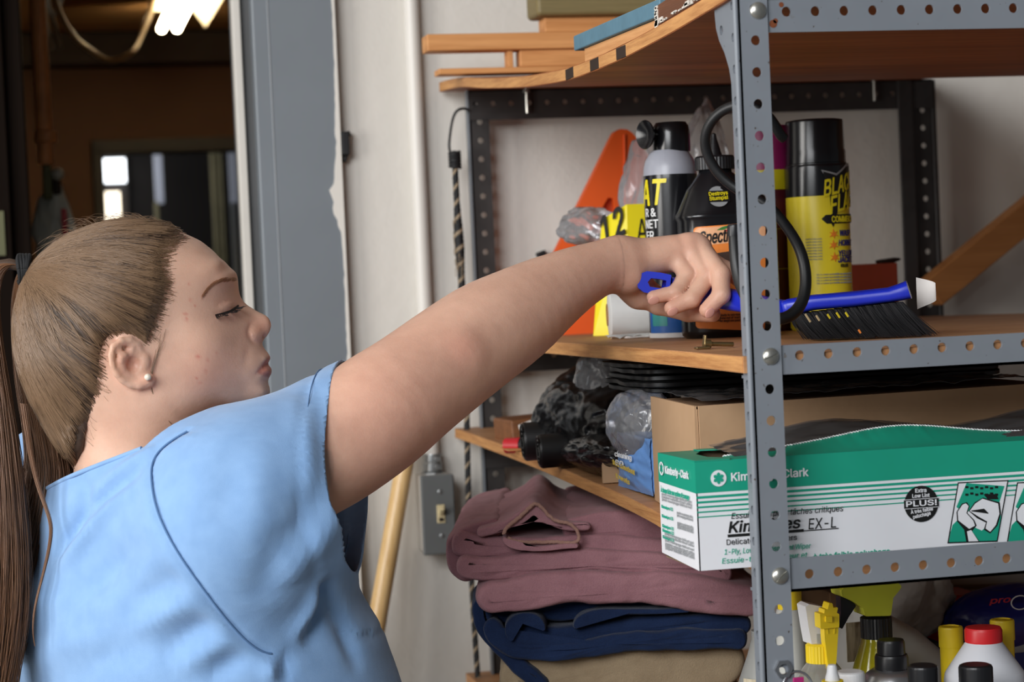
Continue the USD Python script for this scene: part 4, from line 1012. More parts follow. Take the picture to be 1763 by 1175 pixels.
def tagf(u, v):
    a = P(1577, 478, 1.842); 
    h = .030 * (1 - .15 * u); 
    return np.stack([a[0] + .015 * np.sin(u * 1.6) , 1.842 - .010 * (1 - np.cos(u * 1.6)), a[2] - .003 * u * 2 - h * v * (1 - .35 * u * v)], 1)
solo('paper_curl', 'curled white paper scrap with pink lines at the tip of the brush', 'paper', sheet(tagf, 16, 12, .0005), 'paper_white', 40)
# black cable looped round the post
cbp = spline([P(1264, 404, 1.700), P(1266, 440, 1.700), P(1272, 480, 1.695), P(1290, 520, 1.680), P(1318, 545, 1.665), P(1350, 548, 1.660), P(1378, 525, 1.662), P(1387, 480, 1.668), P(1377, 430, 1.672), P(1350, 385, 1.675), P(1318, 352, 1.680), P(1270, 326, 1.690), P(1232, 292, 1.695), P(1214, 246, 1.692), P(1228, 205, 1.680), P(1258, 184, 1.668), P(1290, 182, 1.655), P(1322, 200, 1.648), P(1340, 226, 1.648), P(1350, 238, 1.650)], 160)
ck = thing('cable_loop', 'stiff black cable looped around the front post of the shelving', 'cable', P(1300, 350, 1.68))
part(ck, 'cable', tube(cbp, np.interp(np.linspace(0, 1, 160), [0, .3, .5, 1], [.0052, .0052, .0044, .0044]), 14), 'rubber', 60)
part(ck, 'end_cap', lathe([(.0058, -.001), (.0058, .007), (.0045, .009), (.0025, .009)], cbp[0], 16, axis=cbp[0] - cbp[3]), 'satin_black', 40)
# ------------------------------------------------------------------ surfaces from distance fields
def surface_nets(f, o, h):
    """Triangles of the zero level of a grid of values (negative inside)."""
    ins = f < 0
    nx, ny, nz = f.shape
    c = np.zeros((nx - 1, ny - 1, nz - 1), np.int8)
    for a in (0, 1):
        for b in (0, 1):
            for d in (0, 1): c += ins[a:nx - 1 + a, b:ny - 1 + b, d:nz - 1 + d]
    act = (c > 0) & (c < 8)
    idx = np.full(act.shape, -1, np.int64)
    I = np.argwhere(act); idx[act] = np.arange(len(I))
    s = np.zeros((len(I), 3)); cnt = np.zeros(len(I))
    corners = [(a, b, d) for a in (0, 1) for b in (0, 1) for d in (0, 1)]
    val = {k: f[I[:, 0] + k[0], I[:, 1] + k[1], I[:, 2] + k[2]] for k in corners}
    for k in corners:
        for ax in range(3):
            if k[ax] == 0:
                k2 = list(k); k2[ax] = 1; k2 = tuple(k2)
                va, vb = val[k], val[k2]
                m = (va < 0) != (vb < 0)
                t = np.where(m, va / np.where(m, va - vb, 1), 0)
                p = np.zeros((len(I), 3)); p[:] = k; p[:, ax] = t
                s[m] += p[m]; cnt += m
    v = (I + s / cnt[:, None]) * h + o
    F_ = []
    for ax in range(3):
        u, w = (ax + 1) % 3, (ax + 2) % 3
        sl = [slice(1, -1)] * 3; sl[ax] = slice(0, f.shape[ax] - 1)
        sl2 = list(sl); sl2[ax] = slice(1, f.shape[ax])
        a, b = ins[tuple(sl)], ins[tuple(sl2)]
        E = np.argwhere(a != b)
        if not len(E): continue
        E[:, u] += 1; E[:, w] += 1
        flip = ins[E[:, 0], E[:, 1], E[:, 2]]
        q = []
        for du, dw in ((-1, -1), (0, -1), (0, 0), (-1, 0)):
            e = E.copy(); e[:, u] += du; e[:, w] += dw
            q.append(idx[e[:, 0], e[:, 1], e[:, 2]])
        q = np.stack(q, 1)
        q[~flip] = q[~flip][:, ::-1]
        F_.append(q)
    q = np.vstack(F_)
    q = q[(q >= 0).all(1)]
    return trimesh.Trimesh(v, np.vstack([q[:, [0, 1, 2]], q[:, [0, 2, 3]]]), process=False)

def grid(lo, hi, h):
    ax = [np.arange(lo[k], hi[k] + h, h) for k in range(3)]
    g = np.stack(np.meshgrid(*ax, indexing='ij'), -1)
    return g, np.array(lo, float)
def smin(a, b, k):
    h = np.clip(0.5 + 0.5 * (b - a) / k, 0, 1)
    return b * (1 - h) + a * h - k * h * (1 - h)
def smax(a, b, k): return -smin(-a, -b, k)
def rcone(p, a, b, ra, rb, far=0.11):
    """Round cone; where all points are further off than far, only a lower bound of the distance."""
    a, b = np.asarray(a, float), np.asarray(b, float)
    if far and p.size > 900:
        lo, hi = np.minimum(a, b), np.maximum(a, b)
        q = p.reshape(-1, 3); pl, ph = q.min(0), q.max(0)
        gap = np.linalg.norm(np.maximum(0, np.maximum(lo - ph, pl - hi))) - max(ra, rb)
        if gap > far: return np.full(p.shape[:-1], gap)
    ab = b - a; x, y, z = p[..., 0] - a[0], p[..., 1] - a[1], p[..., 2] - a[2]
    t = np.clip((x * ab[0] + y * ab[1] + z * ab[2]) / (ab @ ab), 0, 1)
    return np.sqrt((x - t * ab[0]) ** 2 + (y - t * ab[1]) ** 2 + (z - t * ab[2]) ** 2) - (ra + (rb - ra) * t)
def ellip(p, c, r, A=None):
    q = p - np.asarray(c)
    if A is not None: q = q @ A
    r = np.asarray(r, float)
    k0 = np.linalg.norm(q / r, axis=-1); k1 = np.linalg.norm(q / r ** 2, axis=-1)
    return k0 * (k0 - 1) / np.maximum(k1, 1e-9)
def rboxf(p, c, hs, r, A=None):
    q = p - np.asarray(c)
    if A is not None: q = q @ A
    d = np.abs(q) - (np.asarray(hs) - r)
    return np.linalg.norm(np.maximum(d, 0), axis=-1) + np.minimum(d.max(-1), 0) - r

# ------------------------------------------------------------------ lower shelf: wiper box
mat('box_green', (24, 152, 124), 0.42, var=0.03, vscale=30)
mat('box_white', (226, 226, 230), 0.45, var=0.02, vscale=20)
mat('box_inside', (122, 100, 78), 0.85, var=0.08, vscale=30)
mat('kraft', (172, 138, 104), 0.8, var=0.05, vscale=12, bump=0.0002, bscale=90, col2=(184, 150, 116))
mat('kraft_dark', (120, 90, 62), 0.85, var=0.1)
mat('pale_tissue', (232, 232, 232), 0.8, var=0.03)
mat('mid_green', (30, 158, 130), 0.5)
yk = 1.630
kx0 = P(1199, 860, yk)[0]; kx1 = kx0 + 0.385
kz0, kz1 = P(1202, 984, yk)[2], P(1199, 796, yk)[2]
kd = 0.098
kb = thing('wiper_box', 'green and white cardboard wiper box sticking out on the lower shelf behind the front post', 'box', (kx0 + .19, yk + .05, kz0))
zg = P(1205, 850, yk)[2]
w_ = 0.0012
part(kb, 'front_panel', cat(box((kx0, yk, kz0), (kx1, yk + w_, zg))), 'box_white', False)
part(kb, 'front_band', box((kx0, yk - .0001, zg), (kx1, yk + w_, kz1)), 'box_green', False, 'green upper band of the front')
lx = kx0
slope = 0.006
part(kb, 'side_panel', hexa([(lx, yk, kz0), (lx + w_, yk, kz0), (lx + w_, yk + kd, kz0 + .004), (lx - .002, yk + kd, kz0 + .004), (lx, yk, zg), (lx + w_, yk, zg), (lx + w_, yk + kd, zg + .002), (lx - .002, yk + kd, zg + .002)]), 'box_white', False)
part(kb, 'side_band', hexa([(lx - .0002, yk, zg), (lx + w_, yk, zg), (lx + w_, yk + kd, zg + .002), (lx - .0022, yk + kd, zg + .002), (lx - .0002, yk, kz1), (lx + w_, yk, kz1), (lx + w_, yk + kd, kz1 + .001), (lx - .0022, yk + kd, kz1 + .001)]), 'box_green', False, 'green upper band of the side')
part(kb, 'back_panel', box((kx0, yk + kd - w_, kz0 + .002), (kx1, yk + kd, kz1 + .001)), 'box_inside', False)
part(kb, 'base_panel', box((kx0 + w_, yk + w_, kz0), (kx1, yk + kd - w_, kz0 + w_)), 'box_inside', False)
part(kb, 'end_panel', box((kx1 - w_, yk, kz0), (kx1, yk + kd, kz1)), 'box_white', False)
# torn top: a green front flap that buckles up, a left flap, open dark slot, clear window
def flap(u, v):
    x = kx0 + .034 + (kx1 - kx0 - .034) * u
    px = 1270 + u * 660
    rise = .018 * np.exp(-((u - .48) / .22) ** 2) + .003 * np.sin(u * 9)
    edge = .030 + .014 * np.exp(-((u - .5) / .25) ** 2) + .0025 * (fbm(np.stack([u * 90, u * 0, u * 0], 1), 2) - .5)
    return np.stack([x, yk + edge * v, kz1 + rise * v ** 1.4 + .0003], 1)
ft = part(kb, 'top_flap', sheet(lambda u, v: flap(u, v), 130, 10, .0007), 'box_green', 40, 'buckled green top flap with a torn edge')
te = flap(np.linspace(0, 1, 260), np.ones(260)) + np.stack([0 * np.arange(260), np.where(np.arange(260) % 2, .0009, 0), np.where(np.arange(260) % 2, .0006, 0)], 1)
part(ft, 'torn_edge', tube(te, .0007, 5), 'pale_tissue', False, 'white perforated torn edge')
part(kb, 'left_flap', extrude(sg.Polygon([(0, 0), (.030, 0), (.0335, .010), (.020, .028), (.020, .060), (.034, .090), (.034, kd), (-.002, kd)]), .0008, (kx0, yk, kz1 + .0002), EX, EY), 'box_green', False, 'torn green flap at the left end of the top')
part(kb, 'back_flap', extrude(sg.Polygon([(0.03, kd - .012), (.06, kd - .020), (.2, kd - .012), (.385, kd - .018), (.385, kd), (0.03, kd)]), .0008, (kx0, yk, kz1 + .0012), EX, EY), 'box_green', False)
def win(u, v):
    x = kx0 + .040 + .335 * u
    b = np.sin(np.pi * np.clip(v, 0, 1))
    z = kz1 + .002 + (.020 * np.exp(-((u - .35) / .25) ** 2) + .017 * np.exp(-((u - .9) / .2) ** 2)) * v ** .9 + .004 * (fbm(np.stack([u * 9, v * 5, 0 * u], 1), 3) - .4)
    return np.stack([x, yk + .018 + .070 * v, z], 1)
part(kb, 'clear_window', sheet(win, 80, 20, .0003), 'clear_film', 60, 'crinkled clear window film')
def tis(u, v):
    return np.stack([kx0 + .012 + .30 * u, yk + .02 + .06 * v, kz1 - .018 + .013 * fbm(np.stack([u * 26, v * 9, 0 * u], 1), 3)], 1)
part(kb, 'tissue', sheet(tis, 90, 24), 'pale_tissue', 30, 'white tissue inside the box')
for k in range(5):
    zl = zg - .0018 - k * .0043
    h = .0026 - .0004 * k
    part(kb, 'stripe', box((kx0 + .0, yk - .0003, zl - h), (kx1, yk, zl - h + (.0008 + .00035 * (5 - k)) * .8)), 'box_green', False)
yf = yk - .0004
def K(px, py): return P(px, py, yf)
def kt(s, px, py, hpx, wpx=None, bold=False, slant=0., m='black_print', lab=None, host=kb, up=EZ):
    o = K(px, py); sc = mmpp(px, py, yf)
    return part(host, 'lettering', text(s, hpx * sc, o, EX, EZ, width=wpx * sc if wpx else None, bold=bold, slant=slant, depth=.0003), m, False, lab)
# round logo
lo = K(1237, 824)
lg = part(kb, 'logo', extrude(sg.Point(0, 0).buffer(.0067, 24), .0003, lo, EX, EZ), 'box_white', False, 'round white petal logo')
pet = sg.Point(0, 0).buffer(.0012)
for a in np.arange(6) * math.pi / 3 + .52:
    pet = pet.union(affinity.rotate(sg.Polygon([(0, -.0006), (.0036, -.0016), (.0050, 0), (.0036, .0016), (0, .0006)]), math.degrees(a), origin=(0, 0)))
part(lg, 'petals', extrude(pet, .0003, lo - EY * .0003, EX, EZ), 'box_green', False)
kt('Kimberly-Clark', 1259, 829, 14, 141, True, m='box_white', lab='maker name in white on the green band')
kt('Essuie-tout pour tâches critiques', 1259, 894, 10, 204, False, .2, lab='italic black subtitle')
kt('Kimwipes', 1254, 918, 19, 130, True, .2, lab='bold italic black product name')
kt('EX-L', 1392, 912, 18.5, 50, False, .1)
part(kb, 'rule', box(K(1253, 926), np.array([K(1384, 918)[0], yf + .0003, K(1253, 921)[2]])), 'black_print', False, 'thick black line')
part(kb, 'rule', box(K(1384, 915.5), np.array([K(1444, 914)[0], yf + .0003, K(1384, 913.8)[2]])), 'black_print', False, 'thin black line')
kt('Delicate Task Wipers', 1251, 939, 9.5, 128, False)
kt('1-Ply, Low Lint Absorbent Wiper', 1247, 955.5, 9, 157, False, m='mid_green', slant=.15)
kt('Essuie-tout absorbeur et', 1243, 971, 9, 155, False, m='mid_green', slant=.15)
kt('à très faible peluchage', 1400, 963.5, 9, 141, True, m='mid_green', slant=.1)
# round PLUS! badge
bo = K(1586, 868)
bd = part(kb, 'badge', extrude(sg.Point(0, 0).buffer(.0152, 40), .0003, bo, EX, EZ), 'black_print', False, 'round black badge')
part(bd, 'badge_bar', extrude(sg.box(-.0155, -.0032, .0155, .0042), .0004, bo - EY * .0002, EX, EZ), 'black_print', False)
part(bd, 'badge_rim', cat(extrude(sg.box(-.0157, .0040, .0157, .0044), .0005, bo - EY * .0002, EX, EZ), extrude(sg.box(-.0157, -.0036, .0157, -.0032), .0005, bo - EY * .0002, EX, EZ)), 'box_white', False)
def bl_(s, dx, dz, h, w, bold=True, tilt=0):
    return text(s, h, bo + EX * dx + EZ * dz - EY * .0006, np.array([math.cos(tilt), 0, math.sin(tilt)]), np.array([-math.sin(tilt), 0, math.cos(tilt)]), width=w, bold=bold, depth=.0003)
part(bd, 'lettering', cat(bl_('Extra', -.0052, .0098, .0032, .0100), bl_('Low Lint', -.0080, .0056, .0030, .0155), bl_('PLUS!', -.0138, -.0016, .0046, .0275), bl_('À très faible', -.0098, -.0078, .0028, .0200, tilt=.09), bl_('peluchage', -.0078, -.0120, .0030, .0160, tilt=.16)), 'box_white', False, 'white badge words')
# picture panels with gloved hands and a circuit board
def pic(pts_frame, dx=0):
    def Q(px, py): p = K(px + dx, py); return (p[0], p[2])
    fr = sg.Polygon([Q(*q) for q in pts_frame])
    a = part(kb, 'picture_panel', extrude(fr, .0003, (0, yf, 0), EX, EZ), 'black_print', False, 'picture of white gloved hands holding a circuit board')
    part(a, 'panel_ground', extrude(fr.buffer(-.0010), .0003, (0, yf - .0002, 0), EX, EZ), 'box_white', False)
    def pp(pts, m, l, sub=0, name='shape'):
        g = sg.Polygon([Q(*q) for q in pts]).buffer(.0004).intersection(fr.buffer(-.0010))
        if g.is_empty: return
        part(a, name, extrude(g, .0003, (0, yf - l, 0), EX, EZ), m, False)
    pp([(1632, 935), (1640, 905), (1652, 893), (1668, 905), (1690, 915), (1712, 895), (1722, 880), (1722, 930)], 'box_green', .0003, name='green_ground')
    pp([(1647, 873), (1664, 833), (1728, 838), (1719, 866), (1700, 880), (1680, 872), (1660, 884)], 'box_green', .0003, name='circuit_board')
    pp([(1647, 882), (1656, 868), (1664, 866), (1668, 872), (1664, 884), (1676, 896), (1680, 905), (1672, 915), (1686, 934), (1664, 934), (1660, 912), (1648, 898)], 'black_print', .0004, name='glove_outline')
    pp([(1649, 882), (1657, 870), (1662, 868), (1666, 872), (1662, 884), (1674, 897), (1677, 905), (1668, 910), (1650, 896)], 'box_white', .0006, name='glove')
    pp([(1665, 916), (1671, 914), (1684, 934), (1668, 934)], 'box_white', .0006, name='glove')
    pp([(1668, 880), (1678, 866), (1692, 858), (1706, 862), (1720, 866), (1722, 885), (1716, 905), (1704, 918), (1694, 912), (1698, 900), (1682, 892)], 'black_print', .0004, name='glove_outline')
    pp([(1670, 880), (1679, 868), (1691, 860), (1704, 864), (1717, 868), (1719, 885), (1713, 904), (1704, 915), (1697, 910), (1700, 898), (1684, 889)], 'box_white', .0006, name='glove')
    pp([(1672, 880), (1700, 884), (1693, 877)], 'black_print', .0008, name='crease')
    pp([(1694, 852), (1714, 852), (1717, 859), (1700, 859)], 'black_print', .0008, name='chip')
    for k in range(14):
        x, y = 1662 + (k % 7) * 8.5, 838 + (k // 7) * 11 + (k % 2) * 2
        pp([(x, y), (x + 4, y), (x + 4, y + 2.2), (x, y + 2.2)], 'black_print', .0005, name='chip')
pic([(1631, 936), (1649, 831), (1736, 827), (1717, 933)])
pic([(1631, 936), (1649, 831), (1736, 827), (1717, 933)], 102)
# side print
def S(py, t): p = P(1199, py, yk); return np.array([kx0 - .0012 - .0018 * t, yk + kd * t, p[2] + .001 * t])
def st(s, t0, py, h, w, m, lab=None, bold=False, par=kb):
    o = np.array([kx0 - .0008 - .0022 * t0, yk + kd * t0, P(1199, py, yk)[2] + .002])
    part(par, 'lettering', text(s, h, o, np.array([.02, -1, 0]), EZ, width=w, bold=bold, depth=.0004), m, False, lab)
st('Kimberly-Clark', .78, 832, .0062, .062, 'box_white', 'maker name on the side of the box', True)
so = np.array([kx0 - .0030, yk + kd * .87, P(1199, 829, yk)[2] + .004])
part(kb, 'logo', extrude(sg.Point(0, 0).buffer(.0058, 20).difference(pet.buffer(.0002)), .0004, so, np.array([.02, -1, 0]), EZ), 'box_white', False)
st('À chaque tâche son système d’essuyage', .92, 868, .0042, .075, 'mid_green')
for k, py in enumerate((873, 878, 883, 899, 904, 917, 921, 925, 944, 949, 956, 962, 966, 970)):
    st('papier essuie tout utile' if k % 2 else 'pour essuyage delicat net', .90 if k < 3 else (.50 if k < 8 else .86), py, .0022, .078 if k < 3 else (.04 if k < 8 else .075), 'grey_print')
for py in (897, 914, 932, 940, 952):
    st('Kimwipes EX', .92, py, .0028, .030, 'mid_green')

# cardboard carton behind
yc = 1.782
cx0 = P(1198, 740, yc)[0]; cx1 = cx0 + 0.345
zc0 = float(top3(1.80)) + 0.0008; zc1 = P(1197, 700, yc)[2]
zc1r = P(1755, 662, yc)[2]
cd = .135
ct = thing('carton', 'long plain brown cardboard carton behind the green and white wiper box', 'box', (cx0 + .17, yc + .06, zc0))
part(ct, 'front_panel', hexa([(cx0 + .0035, yc, zc0), (cx1, yc, zc0), (cx1, yc + .003, zc0), (cx0 + .0035, yc + .003, zc0), (cx0 + .0035, yc, zc1), (cx1, yc, zc1r), (cx1, yc + .003, zc1r), (cx0 + .0035, yc + .003, zc1)]), 'kraft', False)
part(ct, 'side_panel', hexa([(cx0, yc + .002, zc0), (cx0 + .003, yc + .002, zc0), (cx0 - .001, yc + cd, zc0 + .012), (cx0 + .002, yc + cd, zc0 + .012), (cx0, yc + .002, zc1), (cx0 + .003, yc + .002, zc1), (cx0 - .001, yc + cd, zc1 + .003), (cx0 + .002, yc + cd, zc1 + .003)]), 'kraft', False, 'end panel of the carton')
part(ct, 'back_panel', box((cx0, yc + cd - .003, zc0 + .014), (cx1, yc + cd, zc1)), 'kraft_dark', False)
part(ct, 'top_panel', hexa([(cx0 + .002, yc + .002, zc1 - .003), (cx1, yc + .002, zc1r - .003), (cx1, yc + cd, zc1r - .003), (cx0 + .002, yc + cd, zc1 - .003), (cx0 + .002, yc + .002, zc1 - .0005), (cx1, yc + .002, zc1r - .0005), (cx1, yc + cd, zc1r - .0005), (cx0 + .002, yc + cd, zc1 - .0005)]), 'kraft_dark', False)
part(ct, 'end_panel', box((cx1 - .003, yc, zc0), (cx1, yc + cd, zc1)), 'kraft', False)
mat('ochre_ink', (168, 148, 60), 0.8)
sq = [spline([(0, .000), (.004, .012), (.007, .020), (.010, .004), (.013, .018), (.016, .030), (.018, .012), (.022, .034), (.026, .010)], 60)]
part(ct, 'scrawl', cat(*[tube(np.stack([np.full(60, cx0 - .0008), yc + .110 - q[:, 0] * 2.6, zc1 - .115 + q[:, 1] + .012], 1), .0008, 5) for q in sq]), 'ochre_ink', 40, 'ochre handwritten scrawl')
cfv = lambda u, v: np.stack([cx0 + .01 + (cx1 - cx0 - .02) * u, yc + .010 + .115 * v, zc1 + (zc1r - zc1) * u + .003 + .006 * fbm(np.stack([u * 16, v * 5, 0 * u], 1), 3)], 1)
solo('plastic_sheet', 'clear crinkled plastic sheet lying on top of the brown carton', 'plastic sheet', sheet(cfv, 90, 26, .0003), 'clear_film', 60)

# black plastic pile on the carton and behind it
mat('bin_bag', (13, 13, 15), 0.28, var=0.1, spec=0.5)
mat('bin_bag_matt', (12, 12, 14), 0.45, var=0.1)
def slabs(c, half, n, seed, m, parent, amp=.004):
    for k in range(n):
        hz = half[2] / n
        cz = c[2] - half[2] + hz * (2 * k + 1)
        b = trimesh.creation.box((2, 2, 2))
        b = trimesh.Trimesh(*trimesh.remesh.subdivide_to_size(np.array(b.vertices), np.array(b.faces), .14, max_iter=8), process=True)
        v = np.array(b.vertices)
        nn = v / np.linalg.norm(np.sign(v) * np.abs(v) ** 5, axis=1, keepdims=True) ** .2
        v = nn * (np.array(half[:2] + (hz * 1.02,)))
        d = fbm(v * 24 + seed + k * 3.3, 4, seed + k) - .5
        v += np.stack([d, fbm(v * 24 + 9 + seed, 3, k) - .5, d], 1) * np.array([amp * 3, amp * 3, amp * 1.2])
        v += np.asarray([c[0] + .004 * math.sin(k * 2.1 + seed), c[1] + .004 * math.cos(k * 3.1), cz])
        b.vertices = v
        part(parent, 'fold', b, m, 50)
bz0 = zc1 + .0035
bzc = 1.5150
fb = thing('folded_bin_bags', 'stack of folded black plastic sheeting lying on the brown carton under the middle shelf', 'plastic sheeting', (.74, 2.04, bz0))
xlb = P(1088, 660, 2.0)[0]
slabs((xlb + .19, 2.03, (bz0 + bzc) / 2 - .001), (.19, .085, (bzc - bz0) / 2), 5, 3, 'bin_bag_matt', fb, .003)
fbc = (P(1035, 770, 2.25))
solo('bin_bag', 'crumpled black plastic bag heaped at the left end of the lower shelf', 'bag', crumple((fbc[0] + .005, 2.26, float(top3(2.26)) + .056), (.060, .11, .052), 21, .16, 2.6, 5), 'bin_bag', 60)
solo('bin_bag', 'black plastic bag drooping over the shelf edge right of the black rolls', 'bag', crumple((P(1072, 815, 2.1)[0], 2.12, float(top3(2.12)) + .024), (.046, .075, .022), 33, .14, 2.6, 5), 'bin_bag', 60)
q = P(1050, 688, 2.2)
solo('clear_bag', 'crumpled clear plastic bag rising between the black bag and the middle shelf', 'bag', crumple((q[0], 2.2, q[2] + .004), (.026, .05, .042), 41, .15, 1.7, 5), 'clear_film', 60)
q = P(1108, 728, 1.96)
solo('clear_bag', 'crumpled clear plastic bag bulging over the blue pack left of the carton', 'bag', crumple((q[0] + .003, 1.985, q[2]), (.025, .045, .032), 52, .12, 1.6, 5), 'clear_film_dull', 60)
# two black rolls
for (px, py, rp, y_, lab) in ((921, 799, 34, 2.30, 'rear black plastic roll of two poking out left of the lower shelf'), (948, 806, 30, 2.22, 'front black plastic roll of two poking out left of the lower shelf')):
    c0 = P(px - 18, py, y_); rr = rp * mmpp(px, py, y_) * .98
    c0[2] = max(c0[2], float(top3(y_)) + rr + .001) if c0[0] + .03 > X0 else c0[2]
    axr = np.array([1, -.12, .04]); axr /= np.linalg.norm(axr)
    t_ = thing('plastic_roll', lab, 'roll', c0 - EZ * rr)
    part(t_, 'roll_body', lathe([(rr * .55, 0), (rr * .9, -.0008), (rr, .002), (rr, .050), (rr * .98, .055), (rr * 1.0, .060), (rr, .118), (rr * .5, .12)], c0, 40, axis=axr, caps=False), 'bin_bag_matt', 40)
    th = np.linspace(0, 2 * np.pi * 3.4, 160); rs = rr * np.linspace(.15, .95, 160)
    x1_ = np.cross(EZ, axr); x1_ /= np.linalg.norm(x1_); y1_ = np.cross(axr, x1_)
    part(t_, 'wound_edge', tube(c0 + rs[:, None] * (np.cos(th)[:, None] * x1_ + np.sin(th)[:, None] * y1_) - axr * .001, .0009, 5), 'bin_bag', 40)
# blue pack
yb_ = 1.945
a = P(1099, 755, yb_); b = P(1150, 905, yb_)
bp = thing('wipes_pack', 'blue soft plastic pack standing between the black bags and the brown carton', 'pack', ((a[0] + b[0]) / 2, yb_ + .05, b[2]))
zb_ = float(top3(2.0)) + .001
mat('blue_pack', (104, 148, 208), 0.35, var=0.08, vscale=16)
mat('pack_gold', (196, 168, 70), 0.4)
def sidef(u, v):
    y = 1.925 + .12 * u; z = zb_ + (a[2] - zb_) * v
    bulge = .008 * np.sin(np.pi * u) * np.sin(np.pi * v) + .003 * (fbm(np.stack([u * 8, v * 8, 0 * u], 1), 3) - .5)
    return np.stack([np.full_like(u, a[0] + .006) - bulge, y, z], 1)
pkb = box((a[0] + .006, 1.925, zb_), (a[0] + .05, 2.045, a[2]), .006)
part(bp, 'pack_body', pkb, 'blue_pack', 30)
sw_ = trimesh.Trimesh(*(lambda m: (m.vertices, m.faces[:, ::-1]))(sheet(sidef, 30, 30)), process=False)
part(bp, 'side_face', sw_, 'blue_pack', 40)
part(bp, 'lettering', cat(*[text(s, .0052, np.array([a[0] - .0035, 2.02, a[2] - .014 - .0085 * k]), np.array([0, -1, 0]), EZ, width=w2, bold=True) for k, (s, w2) in enumerate((('WIPES', .05), ('cleaning', .06), ('80', .03)))]), 'white_print', False, 'white words')
part(bp, 'gold_word', cat(text('thick absorbent', .0050, np.array([a[0] - .0035, 2.03, zb_ + .024]), np.array([0, -1, -.06]), EZ, width=.08, bold=True), text('towels', .0050, np.array([a[0] - .0035, 2.02, zb_ + .011]), np.array([0, -1, -.06]), EZ, width=.05, bold=True)), 'pack_gold', False, 'gold words')
solo('cardboard_sheet', 'narrow upright strip of brown cardboard left of the blue pack', 'cardboard', box((a[0] - .006, 2.06, float(top3(2.07)) + .001), (a[0] + .02, 2.064, P(1096, 782, 2.06)[2])), 'kraft')
# planks and tools at the back left
yp = 2.55
wood('old_plank', (96, 58, 32), (140, 90, 54), axis=0, scale=26)
a = P(871, 714, yp); b = P(871, 757, yp)
solo('old_plank', 'old brown plank lying at the back left of the lower shelf', 'wood', obox(((a[0] + .17), yp + .05, b[2] + (a[2] - b[2]) / 2), (1, .12, .04), (-.12, 1, 0), (-.04, 0, 1), (.34, .07, (a[2] - b[2]) * .95), .003), 'old_plank')
q0 = P(914, 745, yp - .06); 
solo('white_strip', 'white slanted strip resting against the old brown plank', 'strip', obox((q0[0] + .040, yp - .012, q0[2] + .012), (1, .1, .32), EY, (-.32, 0, 1), (.09, .012, .017), .002), 'paper_white')
mat('tool_red', (190, 26, 38), 0.4)
th_ = thing('red_tool', 'dark tool with red handle ends lying in front of the old plank', 'tool', P(930, 770, 2.46))
ta_, tb_ = P(873, 768, 2.46), P(985, 762, 2.40)
part(th_, 'shaft', tube([ta_, tb_], .0085, 14), 'cord_black', 40)
dd = (tb_ - ta_) / np.linalg.norm(tb_ - ta_)
part(th_, 'handle_end', tube([ta_ - dd * .001, ta_ + dd * .020], .0095, 14), 'tool_red', 40, 'dull red end')
part(th_, 'handle_end', box(P(979, 746, 2.395), P(993, 779, 2.41), .003), 'tool_red', 40, 'bright red end')
solo('cord_loop', 'loop of yellow cord on the black rolls', 'cord', tube(spline([P(948, 762, 2.36), P(955, 752, 2.35), P(964, 742, 2.34), P(970, 734, 2.345), P(974, 742, 2.35), P(967, 752, 2.345), P(968, 762, 2.35), P(978, 766, 2.36)], 50), .0030, 10), 'pack_gold', 40)
za = float(top3(2.45))
solo('pale_block', 'small pale wood block at the left end of the lower shelf', 'wood', box((P(875, 785, 2.42)[0], 2.42, float(top3(2.45)) + .0005), (P(875, 785, 2.42)[0] + .03, 2.47, P(880, 781, 2.42)[2] + .004), .001), 'pine')
# ------------------------------------------------------------------ folded blankets
def cloth_mat(name, c1, c2):
    n = {'geo': ('geometry', {}), 'n1': ('noise_texture', {'scale': 26.0, 'detail': 5.0, 'roughness': 0.65}), 'n2': ('noise_texture', {'scale': 900.0, 'detail': 2.0}),
         'ramp': ('rgb_ramp', {'ramp': [(0.3, lin(c1)), (0.7, lin(c2))]}), 'b': ('bump', {'strength': 0.7, 'distance': 0.0022}), 'mx': ('mix_float', {'fac': 0.35}),
         'p': ('principled_bsdf', {'roughness': 0.95, 'specular_ior_level': 0.1, 'sheen_weight': 0.10, 'sheen_roughness': 0.5})}
    MATS[name] = usdkit.material(stage, '/World/Looks/' + name, n, [('geo.position', 'n1.vector'), ('geo.position', 'n2.vector'), ('n1.fac', 'mx.a'), ('n2.fac', 'mx.b'), ('mx.result', 'ramp.fac'), ('ramp.color', 'p.base_color'), ('mx.result', 'b.height'), ('b.normal', 'p.normal')], surface='p.BSDF')
cloth_mat('mauve_wool', (150, 106, 114), (176, 130, 136))
cloth_mat('mauve_rim', (150, 112, 100), (176, 138, 124))
cloth_mat('navy_wool', (24, 36, 64), (36, 52, 86))
cloth_mat('beige_wool', (150, 130, 104), (172, 152, 124))

